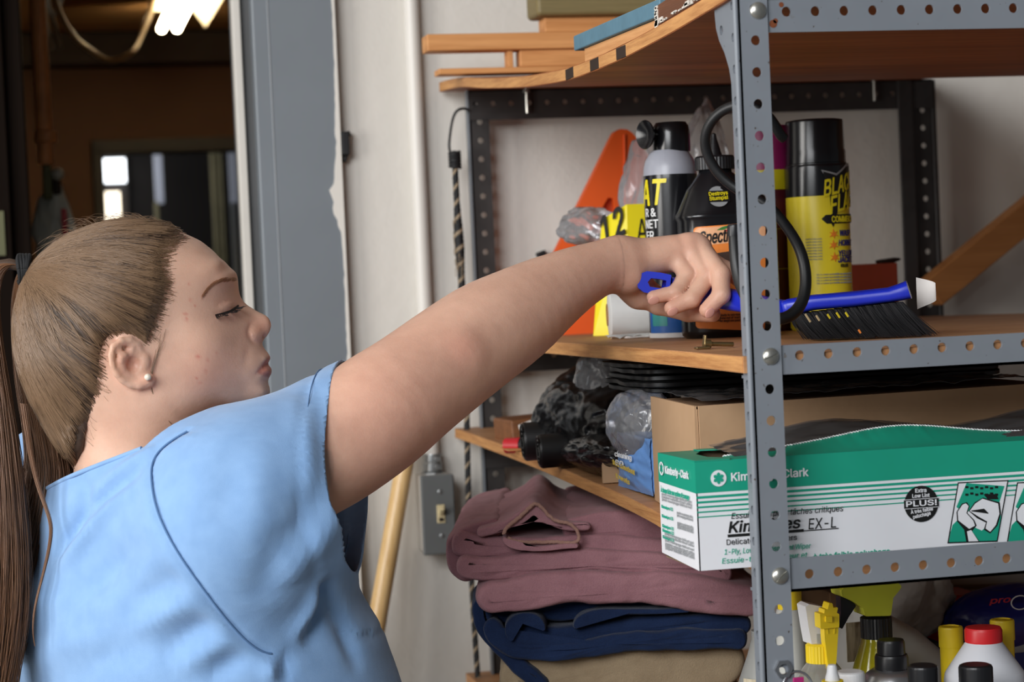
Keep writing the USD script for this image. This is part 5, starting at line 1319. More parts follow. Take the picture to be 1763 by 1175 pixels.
def fold_layer(path_pts, y0, y1, thick, seed, wob=.006, n=70, ny=44, taper=0.0, yshift=None):
    """A thick cloth strip whose section follows path_pts (x, z) and runs from y0 to y1 in depth, as one closed soft slab."""
    c = spline([(p[0], 0, p[1]) for p in path_pts], n)[:, [0, 2]]
    ln = sg.LineString(c).buffer(thick / 2, 10, join_style=1)
    ring = np.array(ln.exterior.coords)[:-1]
    d = np.r_[0, np.cumsum(np.linalg.norm(np.diff(ring, axis=0, append=ring[:1]), axis=1))]
    m = 220
    t = np.linspace(0, d[-1], m, endpoint=False)
    ring = np.stack([np.interp(t, d, np.r_[ring[:, k], ring[0, k]]) for k in (0, 1)], 1)
    cc = ring.mean(0)
    ys = np.linspace(0, 1, ny)
    yy = y0 + (y1 - y0) * (0.5 - 0.5 * np.cos(ys * np.pi))
    rings = []
    for k, y in enumerate(yy):
        e = min(k, ny - 1 - k) / 5.0
        s = 1 if e >= 1 else math.sqrt(max(0.0, 1 - (1 - e) ** 2))
        r = ring
        if s < 1:
            g = sg.LineString(c).buffer(max(thick / 2 * (.25 + .75 * s), .002), 10)
            rr = np.array(g.exterior.coords)[:-1]; dd = np.r_[0, np.cumsum(np.linalg.norm(np.diff(rr, axis=0, append=rr[:1]), axis=1))]
            tt = np.linspace(0, dd[-1], m, endpoint=False)
            r = np.stack([np.interp(tt, dd, np.r_[rr[:, q], rr[0, q]]) for q in (0, 1)], 1)
        p = np.stack([r[:, 0], np.full(m, y), r[:, 1]], 1)
        sh = (yshift(y) if yshift else 0) + .26 * (y - 2.06)
        p[:, 0] += sh
        o = np.stack([fbm(p * 16 + seed, 4, seed) - .5, fbm(p * 16 + seed + 5, 3, seed + 1) - .5, fbm(p * 16 + seed + 9, 4, seed + 2) - .5], 1) * wob * 2.2
        rings.append(p + o)
    return loft(rings, (0, 0, 0))
Yb0 = 2.02
def B(px, py, y=2.06): p = P(px, py, y); return (p[0], p[2])
z4 = float(top4(2.2)) + .001
# beige blanket at the bottom
bb = thing('blanket', 'folded beige blanket at the bottom of the blanket stack', 'blanket', (.6, 2.2, z4))
xs0, xs1 = B(850, 1150)[0], B(1240, 1150)[0]
zt_ = B(1000, 1128)[1]
nl = 3; hl = (zt_ + .012 - z4) / nl
for k in range(nl):
    zc = z4 + hl * (k + .5)
    part(bb, 'fold', fold_layer([(xs0 + .02 + .012 * (k == 2), zc), (xs0 + .10, zc + .002), (xs1 - .05, zc), (xs1, zc - .002)], Yb0 + .03, 2.34, hl * .98, 60 + k, .004), 'beige_wool', 60)
# navy blanket
nb_ = thing('blanket', 'folded navy blue blanket in the middle of the blanket stack', 'blanket', (.6, 2.2, zt_ + .02))
def NB(pts, th, y0, y1, seed, w=.006, sh=None): part(nb_, 'fold', fold_layer([B(*q) for q in pts], y0, y1, th, seed, w, yshift=sh), 'navy_wool', 60)
px_mm = mmpp(1000, 1050, 2.06)
NB([(850, 1080), (880, 1108), (960, 1116), (1060, 1104), (1180, 1098), (1270, 1092)], 34 * px_mm, Yb0 + .01, 2.36, 71, .007)
NB([(905, 1092), (940, 1098), (1060, 1083), (1170, 1072), (1272, 1075)], 36 * px_mm, Yb0 + .018, 2.36, 72, .006)
NB([(848, 1070), (842, 1052), (900, 1048), (1060, 1050), (1180, 1046), (1268, 1052)], 34 * px_mm, Yb0 + .035, 2.36, 73, .006)
NB([(882, 1090), (876, 1068), (895, 1052), (925, 1054), (935, 1072)], 9 * px_mm, Yb0 + .006, 2.20, 74, .003)
NB([(990, 1072), (1000, 1056), (1060, 1045), (1180, 1046)], 10 * px_mm, Yb0 + .008, 2.2, 75, .003)
part(nb_, 'hanging_corner', fold_layer([B(826, 1040), B(834, 1075), B(858, 1110), B(900, 1150), B(930, 1178)], Yb0 + .02, 2.30, 30 * px_mm, 77, .006), 'navy_wool', 60, 'corner of the navy blanket hanging over the beige one')
# mauve blanket
mv = thing('blanket', 'folded dusty mauve blanket on top of the blanket stack', 'blanket', (.55, 2.2, B(900, 1040)[1]))
def MV(pts, th, y0, y1, seed, w=.006, m='mauve_wool', lab=None, sh=None): return part(mv, 'fold', fold_layer([B(*q) for q in pts], y0, y1, th, seed, w, yshift=sh), m, 60, lab)
MV([(852, 1018), (900, 1012), (1000, 1002), (1150, 1006), (1282, 1030)], 58 * px_mm, Yb0, 2.38, 81, .007)
MV([(806, 972), (850, 972), (960, 962), (1100, 966), (1240, 980)], 40 * px_mm, Yb0 + .012, 2.38, 82, .006)
MV([(800, 932), (850, 938), (960, 938), (1100, 940), (1230, 955)], 42 * px_mm, Yb0 + .022, 2.38, 83, .007)
MV([(802, 985), (788, 960), (790, 932), (812, 918), (850, 910)], 34 * px_mm, Yb0 + .030, 2.36, 84, .007)
MV([(990, 912), (1060, 905), (1140, 912), (1210, 935)], 46 * px_mm, Yb0 + .03, 2.38, 86, .007)
MV([(830, 914), (868, 900), (900, 880), (921, 866), (945, 884), (968, 898), (1010, 902)], 17 * px_mm, Yb0 + .012, 2.34, 87, .005)
MV([(870, 924), (885, 934), (940, 936), (992, 932)], 10 * px_mm, Yb0 + .004, 2.2, 88, .004)
rim = spline([P(q[0], q[1], Yb0 + .008) for q in ((868, 921), (872, 910), (890, 895), (908, 878), (922, 868), (940, 883), (960, 898), (985, 905), (996, 930), (960, 934), (900, 934), (874, 926))], 120)
part(mv, 'stitched_hem', tube(rim + (np.random.default_rng(2).random((120, 3)) - .5) * .0008, .0019, 8), 'mauve_rim', 60, 'stitched brownish hem round the open fold')
# ------------------------------------------------------------------ bottles on the bottom shelf
mat('yellow_plastic', (236, 204, 36), 0.4, var=0.04)
mat('lime_plastic', (196, 204, 44), 0.4, var=0.05, col2=(206, 210, 60))
mat('white_plastic', (222, 222, 224), 0.45, var=0.03)
mat('bottle_white', (206, 208, 214), 0.42, var=0.03)
mat('jug_cloudy', (182, 182, 176), 0.45, var=0.05, vscale=20)
mat('jug_grey', (132, 132, 128), 0.45, var=0.05)
mat('red_cap', (206, 34, 40), 0.4, var=0.04)
mat('can_silver', (170, 170, 172), 0.28, metal=0.85, var=0.05)
mat('yellow_label', (216, 190, 34), 0.45, var=0.04)
mat('worn_label', (150, 128, 92), 0.8, ramp=[(0.35, lin(96, 78, 56)), (0.6, lin(188, 176, 150))], vscale=90, stretch=(1, 1, .2))
mat('bag_navy', (20, 30, 110), 0.35, var=0.12, vscale=16)
mat('rag_grey', (150, 144, 138), 0.9, var=0.15, vscale=20)
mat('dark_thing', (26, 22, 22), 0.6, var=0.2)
mat('yellow_liquid', (214, 204, 40), 0.12, var=0.04, trans=0.55)
mat('clear_bottle', (216, 216, 206), 0.10, var=0.02, trans=0.75)
mat('pan_steel', (120, 118, 118), 0.3, metal=0.8, var=0.1)
def zf4(y): return float(top4(y)) + .0005
def CX(px, py, y): p = P(px, py, y); return np.array([p[0], y, 0]), (lambda q, px=px, y=y: P(px, q, y)[2]), mmpp(px, py, y)

# yellow trigger sprayer
y_ = 1.745; c, Z, s = CX(1413, 1120, y_); zb = zf4(y_)
t1 = thing('trigger_sprayer', 'clear bottle with yellow collar, yellow trigger and white sprayer body, beside the front post', 'spray bottle', c + EZ * zb)
part(t1, 'bottle', lathe([(.030, zb), (.032, zb + .004), (.032, Z(1230)), (.026, Z(1180)), (.0165, Z(1150)), (.0125, Z(1140)), (.0125, Z(1130))], c, 36), 'clear_bottle', 40)
tt = np.arange(60) * 2 * np.pi / 60; rr = .0130 + .0004 * (np.arange(60) % 2)
part(t1, 'collar', loft([np.stack([rr * np.cos(tt), rr * np.sin(tt), np.full(60, z)], 1) for z in (Z(1140), Z(1110))] + [np.stack([.011 * np.cos(tt), .011 * np.sin(tt), np.full(60, Z(1107))], 1)], c), 'yellow_plastic', 20, 'yellow collar')
def ex2(pts, y0, dep, rnd=.001):
    g = sg.Polygon([(P(a, b, y0)[0], P(a, b, y0)[2]) for a, b in pts]).buffer(-rnd).buffer(rnd, 6)
    return extrude(g, dep, (0, y0 + dep, 0), EX, EZ)
part(t1, 'sprayer_body', ex2([(1387, 1046), (1394, 1041), (1420, 1046), (1414, 1100), (1418, 1112), (1398, 1112), (1393, 1085)], y_ - .004, .022), 'white_plastic', 30, 'white sprayer body')
part(t1, 'stem', lathe([(.007, Z(1112)), (.007, Z(1090))], c + (.001, 0, 0), 20), 'clear_bottle', 40)
tg = part(t1, 'trigger', ex2([(1419, 1078), (1444, 1078), (1440, 1140), (1437, 1157), (1427, 1157), (1420, 1100)], y_ - .018, .010), 'yellow_plastic', 30, 'long yellow trigger')
part(tg, 'trigger_rib', cat(ex2([(1424, 1082), (1426, 1082), (1427, 1092), (1425, 1092)], y_ - .0185, .002, .0001), ex2([(1437, 1082), (1439, 1082), (1438, 1092), (1436, 1092)], y_ - .0185, .002, .0001)), 'yellow_label', False, kind='stuff')
nz = part(t1, 'nozzle', ex2([(1412, 1058), (1419, 1057), (1420, 1050), (1425, 1050), (1428, 1039), (1433, 1039), (1435, 1047), (1443, 1046), (1441, 1056), (1445, 1058), (1445, 1081), (1413, 1084)], y_ - .020, .014), 'yellow_plastic', 30, 'square yellow nozzle')
part(nz, 'nozzle_button', ex2([(1422, 1062), (1433, 1062), (1433, 1072), (1422, 1072)], y_ - .0225, .004, .0005), 'yellow_plastic', 30)

# lime sprayer
y_ = 1.818; c, Z, s = CX(1509, 1090, y_); zb = zf4(y_)
t2 = thing('trigger_sprayer', 'lime green spray head with black collar on a yellow liquid bottle', 'spray bottle', c + EZ * zb)
part(t2, 'bottle', lathe([(.034, zb), (.036, zb + .004), (.036, Z(1260)), (.031, Z(1200)), (.0215, Z(1140)), (.0145, Z(1104)), (.0138, Z(1096))], c, 40), 'yellow_liquid', 40)
rr = .0142 + .0005 * (np.arange(60) % 2)
part(t2, 'collar', loft([np.stack([rr * np.cos(tt), rr * np.sin(tt), np.full(60, z)], 1) for z in (Z(1098), Z(1063))] + [np.stack([.011 * np.cos(tt), .011 * np.sin(tt), np.full(60, Z(1060))], 1)], c), 'satin_black', 20, 'ribbed black collar')
hd = ex2([(1448, 1018), (1462, 1003), (1540, 999), (1553, 1010), (1548, 1018), (1538, 1030), (1534, 1061), (1490, 1062), (1486, 1048), (1470, 1037), (1450, 1028)], y_ - .0135, .027, .002)
part(t2, 'spray_head', hd, 'lime_plastic', 30, 'lime green head')
part(t2, 'trigger', ex2([(1447, 1026), (1470, 1038), (1474, 1044), (1462, 1062), (1450, 1084), (1445, 1080), (1448, 1055)], y_ - .006, .012), 'satin_black', 30, 'black trigger')

# cloudy white jug
y_ = 1.93; c, Z, s = CX(1530, 1120, y_); zb = zf4(y_)
j = thing('jug', 'cloudy white plastic jug with a worn label behind the lime sprayer', 'jug', c + EZ * zb)
hw = 95 * s
part(j, 'jug_body', loft([oval(hw * .95, .05, zb), oval(hw, .055, zb + .006), oval(hw, .055, Z(1150)), oval(hw * .93, .053, Z(1125)), oval(hw * .62, .045, Z(1082)) - EX * hw * .20, oval(hw * .33, .028, Z(1052)) - EX * hw * .42, oval(.018, .018, Z(1036), p=2) - EX * hw * .50, oval(.016, .016, Z(1026), p=2) - EX * hw * .5], c), 'jug_cloudy', 40)
y2 = y_ - .057
part(j, 'worn_label', obox(P(1470, 1106, y2 + .004), EX, EY, EZ, (26 * s, .0012, 66 * s), .0004), 'worn_label', False, 'scuffed brown label')

# black capped silver bottle
y_ = 1.748; c, Z, s = CX(1535, 1140, y_); zb = zf4(y_)
sv = thing('metal_can', 'silver shouldered can with a stepped black cap at the bottom edge', 'can', c + EZ * zb)
part(sv, 'can_body', lathe([(.0262, zb), (.0275, zb + .003), (.0275, Z(1200)), (.0265, Z(1178)), (.0235, Z(1160)), (.0175, Z(1152))], c, 40), 'can_silver', 40)
cp_ = part(sv, 'cap', lathe([(.0145, Z(1152)), (.0150, Z(1150)), (.0150, Z(1132)), (.0140, Z(1127)), (.0125, Z(1126)), (.0122, Z(1106)), (.0112, Z(1101.5)), (.006, Z(1101))], c, 36), 'satin_black', 30, 'stepped black cap')
part(sv, 'printed_mark', text_round('XM', .0034, c, .0262, .72, Z(1168), bold=True), 'black_print', False)
for (px, pt, w2, lab, m, nm, y_) in ((1589, 1145, 26, 'round black bottle cap right of the silver can, lower frame edge', 'satin_black', 'bottle', 1.660), (1680, 1144, 29, 'round black bottle cap in front of the white bottle with the red lid', 'satin_black', 'bottle', 1.650), (1463, 1156, 26, 'white bottle cap left of the silver can, lower frame edge', 'white_plastic', 'bottle', 1.668)):
    c, Z, s = CX(px, 1160, y_); zb = zf4(y_)
    b_ = thing(nm, lab, 'bottle', c + EZ * zb)
    r_ = w2 * s
    part(b_, 'bottle_body', lathe([(.019, zb), (.0205, zb + .003), (.0205, Z(1250)), (.016, Z(1220)), (r_ * .8, Z(1205))], c, 32), 'gloss_black' if m == 'satin_black' else 'bottle_white', 40)
    rr = r_ * (1 + .012 * (np.arange(60) % 2))
    part(b_, 'cap', loft([np.stack([rr * np.cos(tt), rr * np.sin(tt), np.full(60, z)], 1) for z in (Z(1210), Z(pt + 6))] + [np.stack([r_ * k * np.cos(tt), r_ * k * np.sin(tt), np.full(60, Z(pt + d_))], 1) for k, d_ in ((.95, 2), (.80, 0))], c), m, 20)
# glue bottle with thin white nozzle
y_ = 1.634; c, Z, s = CX(1433, 1165, y_); zb = zf4(y_)
g_ = thing('glue_bottle', 'yellow glue bottle with a thin white nozzle in front of the yellow trigger', 'bottle', c + EZ * zb)
part(g_, 'bottle_body', lathe([(.009, zb), (.0098, zb + .003), (.0098, Z(1240)), (.0095, Z(1200)), (.009, Z(1172))], c, 28), 'yellow_plastic', 40)
part(g_, 'nozzle', lathe([(.0062, Z(1173)), (.0058, Z(1166)), (.0046, Z(1158)), (.0040, Z(1148)), (.0032, Z(1145))], c, 20), 'white_plastic', 40, 'thin white nozzle')

# white bottle with a red lid
y_ = 1.735; c, Z, s = CX(1694, 1120, y_); zb = zf4(y_)
rb = thing('bottle', 'white cone shouldered bottle with a red lid and yellow label', 'bottle', c + EZ * zb)
part(rb, 'bottle_body', lathe([(.034, zb), (.0365, zb + .004), (.0365, Z(1170)), (.0355, Z(1160)), (.0345, Z(1156)), (.0310, Z(1146)), (.0165, Z(1106)), (.0158, Z(1100))], c, 48), 'bottle_white', 35)
part(rb, 'lid', lathe([(.0165, Z(1105)), (.0168, Z(1103)), (.0168, Z(1085)), (.0155, Z(1080)), (.010, Z(1079))], c, 40), 'red_cap', 30, 'red lid')
part(rb, 'label', band(c, .0365, -1.7, 1.7, zb + .02, Z(1171), .0004, 40, 2), 'yellow_label', 40, 'yellow label')
for (px, pt, w2, y_, lab) in ((1638, 1078, 21, 1.775, 'yellow capped yellow tube left of the white bottle with the red lid'), (1727, 1066, 21, 1.80, 'yellow capped yellow tube right of the white bottle with the red lid')):
    c, Z, s = CX(px, 1120, y_); zb = zf4(y_); r_ = w2 * s
    t_ = thing('yellow_tube', lab, 'tube', c + EZ * zb)
    part(t_, 'tube_body', lathe([(r_ * .88, zb), (r_ * .92, zb + .003), (r_ * .92, Z(pt + 34))], c, 36), 'yellow_plastic', 40)
    part(t_, 'cap', lathe([(r_ * .99, Z(pt + 36)), (r_, Z(pt + 34)), (r_, Z(pt + 4)), (r_ * .94, Z(pt + 1)), (r_ * .7, Z(pt)), (r_ * .66, Z(pt + 2)), (r_ * .3, Z(pt + 2))], c, 36), 'yellow_plastic', 30)
# bottles seen beside the post
y_ = 1.80; c, Z, s = CX(1362, 1100, y_); zb = zf4(y_)
b1_ = thing('bottle', 'pale bottle with a yellow cap hidden behind the front post', 'bottle', c + EZ * zb)
part(b1_, 'bottle_body', lathe([(.0125, zb), (.0135, zb + .003), (.0135, Z(1060)), (.0118, Z(1048))], c, 30), 'jug_cloudy', 40)
part(b1_, 'cap', lathe([(.0108, Z(1049)), (.0110, Z(1046)), (.0110, Z(1012)), (.0100, Z(1008))], c, 30), 'yellow_plastic', 40, 'yellow cap')
y_ = 1.83; c, Z, s = CX(1320, 1150, y_); zb = zf4(y_)
b2_ = thing('jug', 'cloudy jug left of the front post under the blankets', 'jug', c + EZ * zb)
part(b2_, 'jug_body', lathe([(.026, zb), (.028, zb + .004), (.0280, Z(1180)), (.0230, Z(1155)), (.0175, Z(1128)), (.013, Z(1100)), (.013, Z(1085))], c, 36), 'jug_grey', 40)
part(b2_, 'label', band(c, .0250, -1.2, .6, Z(1175), Z(1161), .0035, 20, 2), 'worn_label', 40, 'worn paper label')
# things in the dark at the back of the bottom shelf
q = P(1405, 1022, 2.05)
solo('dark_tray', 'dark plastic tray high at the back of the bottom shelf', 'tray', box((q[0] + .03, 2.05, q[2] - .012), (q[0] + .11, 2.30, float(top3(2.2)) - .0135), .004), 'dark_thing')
q = P(1395, 1036, 2.05)
solo('brown_carton', 'brown carton under the dark tray at the back of the bottom shelf', 'box', box((q[0] + .025, 2.06, zf4(2.1)), (q[0] + .12, 2.2, q[2] + .006), .002), 'kraft_dark')
q = P(1565, 1050, 2.02)
rg = crumple((q[0], 2.03, q[2]), (.036, .035, .040), 61, .22, 2.0, 5)
solo('grey_rag', 'crumpled grey rag beside the lime spray head', 'rag', rg, 'rag_grey', 60)
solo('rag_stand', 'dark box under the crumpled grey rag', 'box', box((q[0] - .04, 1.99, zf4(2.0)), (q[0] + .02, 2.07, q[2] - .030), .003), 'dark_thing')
q = P(1618, 1045, 2.10)
solo('red_box', 'dark red box between the grey rag and the blue bag', 'box', box((q[0] - .022, 2.10, zf4(2.1)), (q[0] + .05, 2.16, P(1618, 1029, 2.10)[2]), .003), 'tool_red')
q = P(1712, 1062, 1.98)
bm = crumple((q[0] + .020, 1.99, q[2] - .004), (.066, .035, .035), 71, .07, 1.6, 5)
bgn = thing('blue_bag', 'blue plastic bag with a white oval mark behind the bottle with the red lid', 'bag', (q[0], 1.99, zf4(2.0)))
part(bgn, 'bag_body', bm, 'bag_navy', 60)
part(bgn, 'lower_bag', box((q[0] - .036, 1.965, zf4(2.0)), (q[0] + .09, 2.03, q[2] - .018), .012), 'bag_navy', 40)
part(bgn, 'pale_band', box((q[0] - .034, 1.9615, q[2] - .036), (q[0] + .09, 1.966, q[2] - .020), .001), 'grey_print', False, 'pale band below the fold')
o_ = P(1756, 1038, 1.944)
part(bgn, 'oval_mark', extrude(affinity.scale(sg.Point(0, 0).buffer(.0075, 24), 1.35, 1).difference(affinity.scale(sg.Point(0, 0).buffer(.0075, 24), 1.2, .85)), .0006, o_, EX, EZ), 'white_print', False, 'white oval ring')
part(bgn, 'red_word', text('pro', .006, P(1704, 1040, 1.950), EX, EZ, width=.022, bold=True, slant=.4), 'tool_red', False, 'small red word')
pz = P(1690, 1004, 2.16)
solo('steel_pan', 'upturned steel pan at the back of the bottom shelf behind the blue bag', 'pan', lathe([(.118, pz[2] - .040), (.121, pz[2] - .038), (.121, pz[2] - .033), (.114, pz[2] - .031), (.105, pz[2] - .004), (.098, pz[2]), (.05, pz[2] + .001)], (pz[0] + .03, 2.24, 0), 56), 'pan_steel', 35)
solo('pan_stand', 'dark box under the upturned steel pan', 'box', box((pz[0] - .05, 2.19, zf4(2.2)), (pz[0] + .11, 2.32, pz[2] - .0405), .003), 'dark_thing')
# key ring in the post
kc = P(1352, 1158, YP)
kr = thing('key_ring', 'steel key ring threaded through a hole of the front post', 'key ring', kc)
th = np.linspace(0, 2 * np.pi, 60)
rc0 = kc + np.array([.0085, -.0045, -.0125])
part(kr, 'ring', tube(rc0 + np.stack([.0125 * np.cos(th), .0032 * np.sin(th), .0125 * np.sin(th)], 1), .0011, 8, False), 'steel_rim', 60)
part(kr, 'hex_nut', extrude(sg.Polygon([(.0078 * math.cos(a), .0078 * math.sin(a)) for a in np.arange(6) * math.pi / 3]).difference(sg.Point(0, 0).buffer(.0042)), .003, P(1348, 1152, YP - .0002), EX, EZ), 'steel_rim', 20)
part(kr, 'pink_tag', box(P(1366, 1168, YP - .006), P(1384, 1196, YP - .004), .0005), 'magenta', False, 'pink key tag')
# ------------------------------------------------------------------ the person
def skin_mat():
    n = {'geo': ('geometry', {}), 'n1': ('noise_texture', {'scale': 28.0, 'detail': 4.0, 'roughness': 0.6}), 'n2': ('noise_texture', {'scale': 420.0, 'detail': 3.0, 'roughness': 0.6}),
         'ramp': ('rgb_ramp', {'ramp': [(0.30, lin(204, 160, 138)), (0.70, lin(219, 176, 153))]}), 'at': ('attribute', {'attribute': 'tint'}), 'mx': ('mix_color', {'blend_type': 'multiply', 'fac': 1.0}),
         'bump': ('bump', {'strength': 0.5, 'distance': 0.00035}),
         'p': ('principled_bsdf', {'roughness': 0.47, 'specular_ior_level': 0.38, 'subsurface_weight': 0.2, 'subsurface_scale': 0.005, 'subsurface_radius': (1.0, 0.38, 0.22)})}
    MATS['skin'] = usdkit.material(stage, '/World/Looks/skin', n, [('geo.position', 'n1.vector'), ('geo.position', 'n2.vector'), ('n1.fac', 'ramp.fac'), ('ramp.color', 'mx.a'), ('at.color', 'mx.b'), ('mx.result', 'p.base_color'), ('n2.fac', 'bump.height'), ('bump.normal', 'p.normal')], surface='p.BSDF')
skin_mat()
def shirt_mat():
    n = {'geo': ('geometry', {}), 'n1': ('noise_texture', {'scale': 60.0, 'detail': 4.0}), 'n2': ('noise_texture', {'scale': 1500.0, 'detail': 2.0}),
         'ramp': ('rgb_ramp', {'ramp': [(0.3, lin(127, 163, 207)), (0.7, lin(135, 171, 214))]}), 'b': ('bump', {'strength': 0.35, 'distance': 0.0004}),
         'p': ('principled_bsdf', {'roughness': 0.9, 'specular_ior_level': 0.15, 'sheen_weight': 0.25})}
    MATS['shirt_blue'] = usdkit.material(stage, '/World/Looks/shirt_blue', n, [('geo.position', 'n1.vector'), ('geo.position', 'n2.vector'), ('n1.fac', 'ramp.fac'), ('ramp.color', 'p.base_color'), ('n2.fac', 'b.height'), ('b.normal', 'p.normal')], surface='p.BSDF')
shirt_mat()
mat('seam_blue', (84, 118, 160), 0.9)
mat('denim', (44, 52, 72), 0.9, var=0.12, vscale=60)
mat('shoe', (60, 58, 60), 0.7)
mat('hair_base', (66, 49, 38), 0.55, var=0.2, vscale=60)
mat('hair_tie', (14, 15, 18), 0.8)
mat('pearl', (226, 214, 196), 0.2, var=0.04, coat=0.5)
mat('lash', (24, 18, 16), 0.6)
mat('eye_white', (200, 192, 186), 0.25)
mat('iris', (70, 90, 100), 0.2)
mat('nail', (226, 168, 152), 0.3, var=0.03)
def hair_mat(name, c1, c2):
    n = {'hi': ('hair_info', {}), 'wn': ('white_noise_texture', {'dimensions': '1D'}), 'ramp': ('rgb_ramp', {'ramp': [(0.0, lin(c1)), (1.0, lin(c2))]}),
         'p': ('principled_bsdf', {'roughness': 0.38, 'specular_ior_level': 0.5})}
    MATS[name] = usdkit.material(stage, '/World/Looks/' + name, n, [('hi.index', 'wn.w'), ('wn.value', 'ramp.fac'), ('ramp.color', 'p.base_color')], surface='p.BSDF')
hair_mat('hair_crown', (64, 48, 36), (106, 82, 62))
hair_mat('hair_tail', (72, 46, 31), (132, 92, 62))
hair_mat('brow_hair', (134, 90, 64), (164, 116, 86))

# -- head: a field over the side view. Q = squared half width, in side-view units
YH = 1.90
OH = P(250, 560, YH)
WH = CAM - OH; SH = np.linalg.norm(WH) / F; WH /= np.linalg.norm(WH)
UH = R_ - WH * (R_ @ WH); UH /= np.linalg.norm(UH)
VH = np.cross(UH, WH); VH = VH if VH @ D_ > 0 else -VH
def hw(u, v, w=0.0):                         # side-view point -> world
    return OH + SH * (np.multiply.outer(np.asarray(u, float) - 250, UH) + np.multiply.outer(np.asarray(v, float) - 560, VH) + np.multiply.outer(np.asarray(w, float), WH))
def hl(p):                                   # world -> side view
    q = (p - OH) / SH
    return q @ UH + 250, q @ VH + 560, q @ WH

face = [(300, 396), (318, 405), (338, 414), (354, 425), (376, 446), (392, 461), (401, 470), (405, 478), (406.5, 488), (407.5, 499), (409.5, 509), (416, 520), (431, 531.5), (449, 541), (457, 546.5), (461, 553), (462.5, 561), (460, 571), (454.5, 580), (449, 586.5), (447, 592), (451, 600), (456.5, 607), (460.5, 613.5), (460.5, 620), (456.5, 626.5), (460.5, 631), (463, 637), (462.5, 643.5), (458.5, 651), (457, 658), (459.5, 667), (460, 677), (455, 689), (444, 699), (425, 706), (400, 711)]
back = [(360, 726), (300, 748), (220, 768), (150, 752), (112, 712), (82, 664), (60, 612), (50, 560), (54, 512), (74, 470), (108, 436), (150, 410), (200, 394), (250, 388)]
HAIRF = [(300, 391), (322, 405)]
def side_field(front, backp, inner, spread=30):
    ol = np.array(front + backp, float)
    n_ = len(ol)
    t = np.roll(ol, -1, 0) - np.roll(ol, 1, 0); t /= np.linalg.norm(t, axis=1, keepdims=True)
    out = np.stack([t[:, 1], -t[:, 0]], 1)
    area = 0.5 * np.sum(ol[:, 0] * np.roll(ol[:, 1], -1) - np.roll(ol[:, 0], -1) * ol[:, 1])
    if area < 0: out = -out
    R = np.where((ol[:, 0] > 395) & (ol[:, 1] > 500) & (ol[:, 1] < 700), 24.0, np.where(ol[:, 0] > 330, 55.0, 100.0))
    d = np.where(R < 30, 12.0, 26.0)
    o2 = ol + out * d[:, None]
    pts = [ol, o2]; val = [np.zeros(n_), -(2 * R * d + d * d)]
    inn = np.array(inner, float)
    pts.append(inn[:, :2]); val.append(inn[:, 2] ** 2)
    return RBFInterpolator(np.vstack(pts), np.concatenate(val), kernel='thin_plate_spline', smoothing=2.0)
inner = [(200, 520, 136), (130, 520, 116), (270, 480, 124), (330, 450, 92), (325, 505, 110), (290, 560, 118), (350, 565, 103), (372, 592, 94), (340, 625, 108), (300, 655, 110), (262, 640, 116), (350, 672, 93), (398, 640, 74), (418, 662, 55), (392, 690, 58), (434, 642, 51), (449, 618, 31), (454, 638, 31), (446, 672, 38), (440, 600, 30), (428, 612, 50),
         (446, 555, 17), (430, 545, 19), (436, 577, 29), (453, 567, 13), (418, 532, 20), (405, 513, 22), (396, 503, 42), (397, 481, 44), (384, 480, 68), (360, 482, 92), (386, 538, 66), (366, 546, 86), (402, 530, 40), (412, 560, 46), (400, 585, 66), (372, 452, 62), (338, 432, 64), (300, 420, 76), (240, 420, 86), (160, 440, 92), (100, 490, 86), (80, 560, 80), (112, 640, 92), (165, 690, 98), (170, 600, 128), (240, 700, 108), (300, 710, 96)]
ug = np.arange(0, 500, 2.0); vg = np.arange(350, 800, 2.0)
UG, VG = np.meshgrid(ug, vg, indexing='ij')
QH = side_field(face, back, inner)(np.stack([UG.ravel(), VG.ravel()], 1)).reshape(UG.shape)
QH = np.where(QH > 0, QH, np.maximum(QH, -30000))
GQu, GQv = np.gradient(QH, 2.0)
def samp(G, u, v, order=1):
    u, v = np.asarray(u, float), np.asarray(v, float)
    r = map_coordinates(G, [np.atleast_1d((u - ug[0]) / 2.0), np.atleast_1d((v - vg[0]) / 2.0)], order=order, mode='nearest')
    return r if r.shape == np.broadcast(u, v).shape else r[0]
def T_at(u, v): return np.sqrt(np.maximum(samp(QH, np.asarray(u, float), np.asarray(v, float)), 0))
# fine relief on both cheeks, in side-view units (outwards positive)
REL = np.zeros_like(QH)
def gb(c, r, a, ang=0):
    global REL
    du, dv = UG - c[0], VG - c[1]
    x = du * math.cos(ang) + dv * math.sin(ang); y = -du * math.sin(ang) + dv * math.cos(ang)
    REL = REL + a * np.exp(-(x / r[0]) ** 2 - (y / r[1]) ** 2)
def groove(pts, w, a):
    global REL
    c = spline(np.array(pts, float), 60)
    d, i = cKDTree(c).query(np.stack([UG.ravel(), VG.ravel()], 1))
    s = np.sin(np.pi * np.clip((i + 1) / 61, .0, 1)) ** .5
    REL = REL + (a * s * np.exp(-(d / w) ** 2)).reshape(UG.shape)
gb((387, 526), (17, 8), 4.0, -.35); gb((384, 546), (20, 5), 1.6, -.3)
groove([(366, 530), (378, 523), (390, 519), (402, 518)], 2.4, -2.2)
groove([(364, 543), (376, 541), (390, 537), (402, 530)], 2.2, -2.5)
gb((384, 480), (26, 8), 3.0, -.5)
groove([(431, 556), (423, 566), (423, 578), (430, 588), (438, 591)], 3.0, -4.5)
gb((437, 573), (10, 10), 3.5)
groove([(457, 627), (448, 630), (440, 637), (434, 642)], 2.4, -4.0)
gb((452, 617), (8, 5), 2.5, -.5); gb((456, 638), (9, 6), 3.0, -.2); gb((432, 645), (6, 5), -1.0)
groove([(424, 596), (418, 612), (416, 630)], 7.0, -1.5)
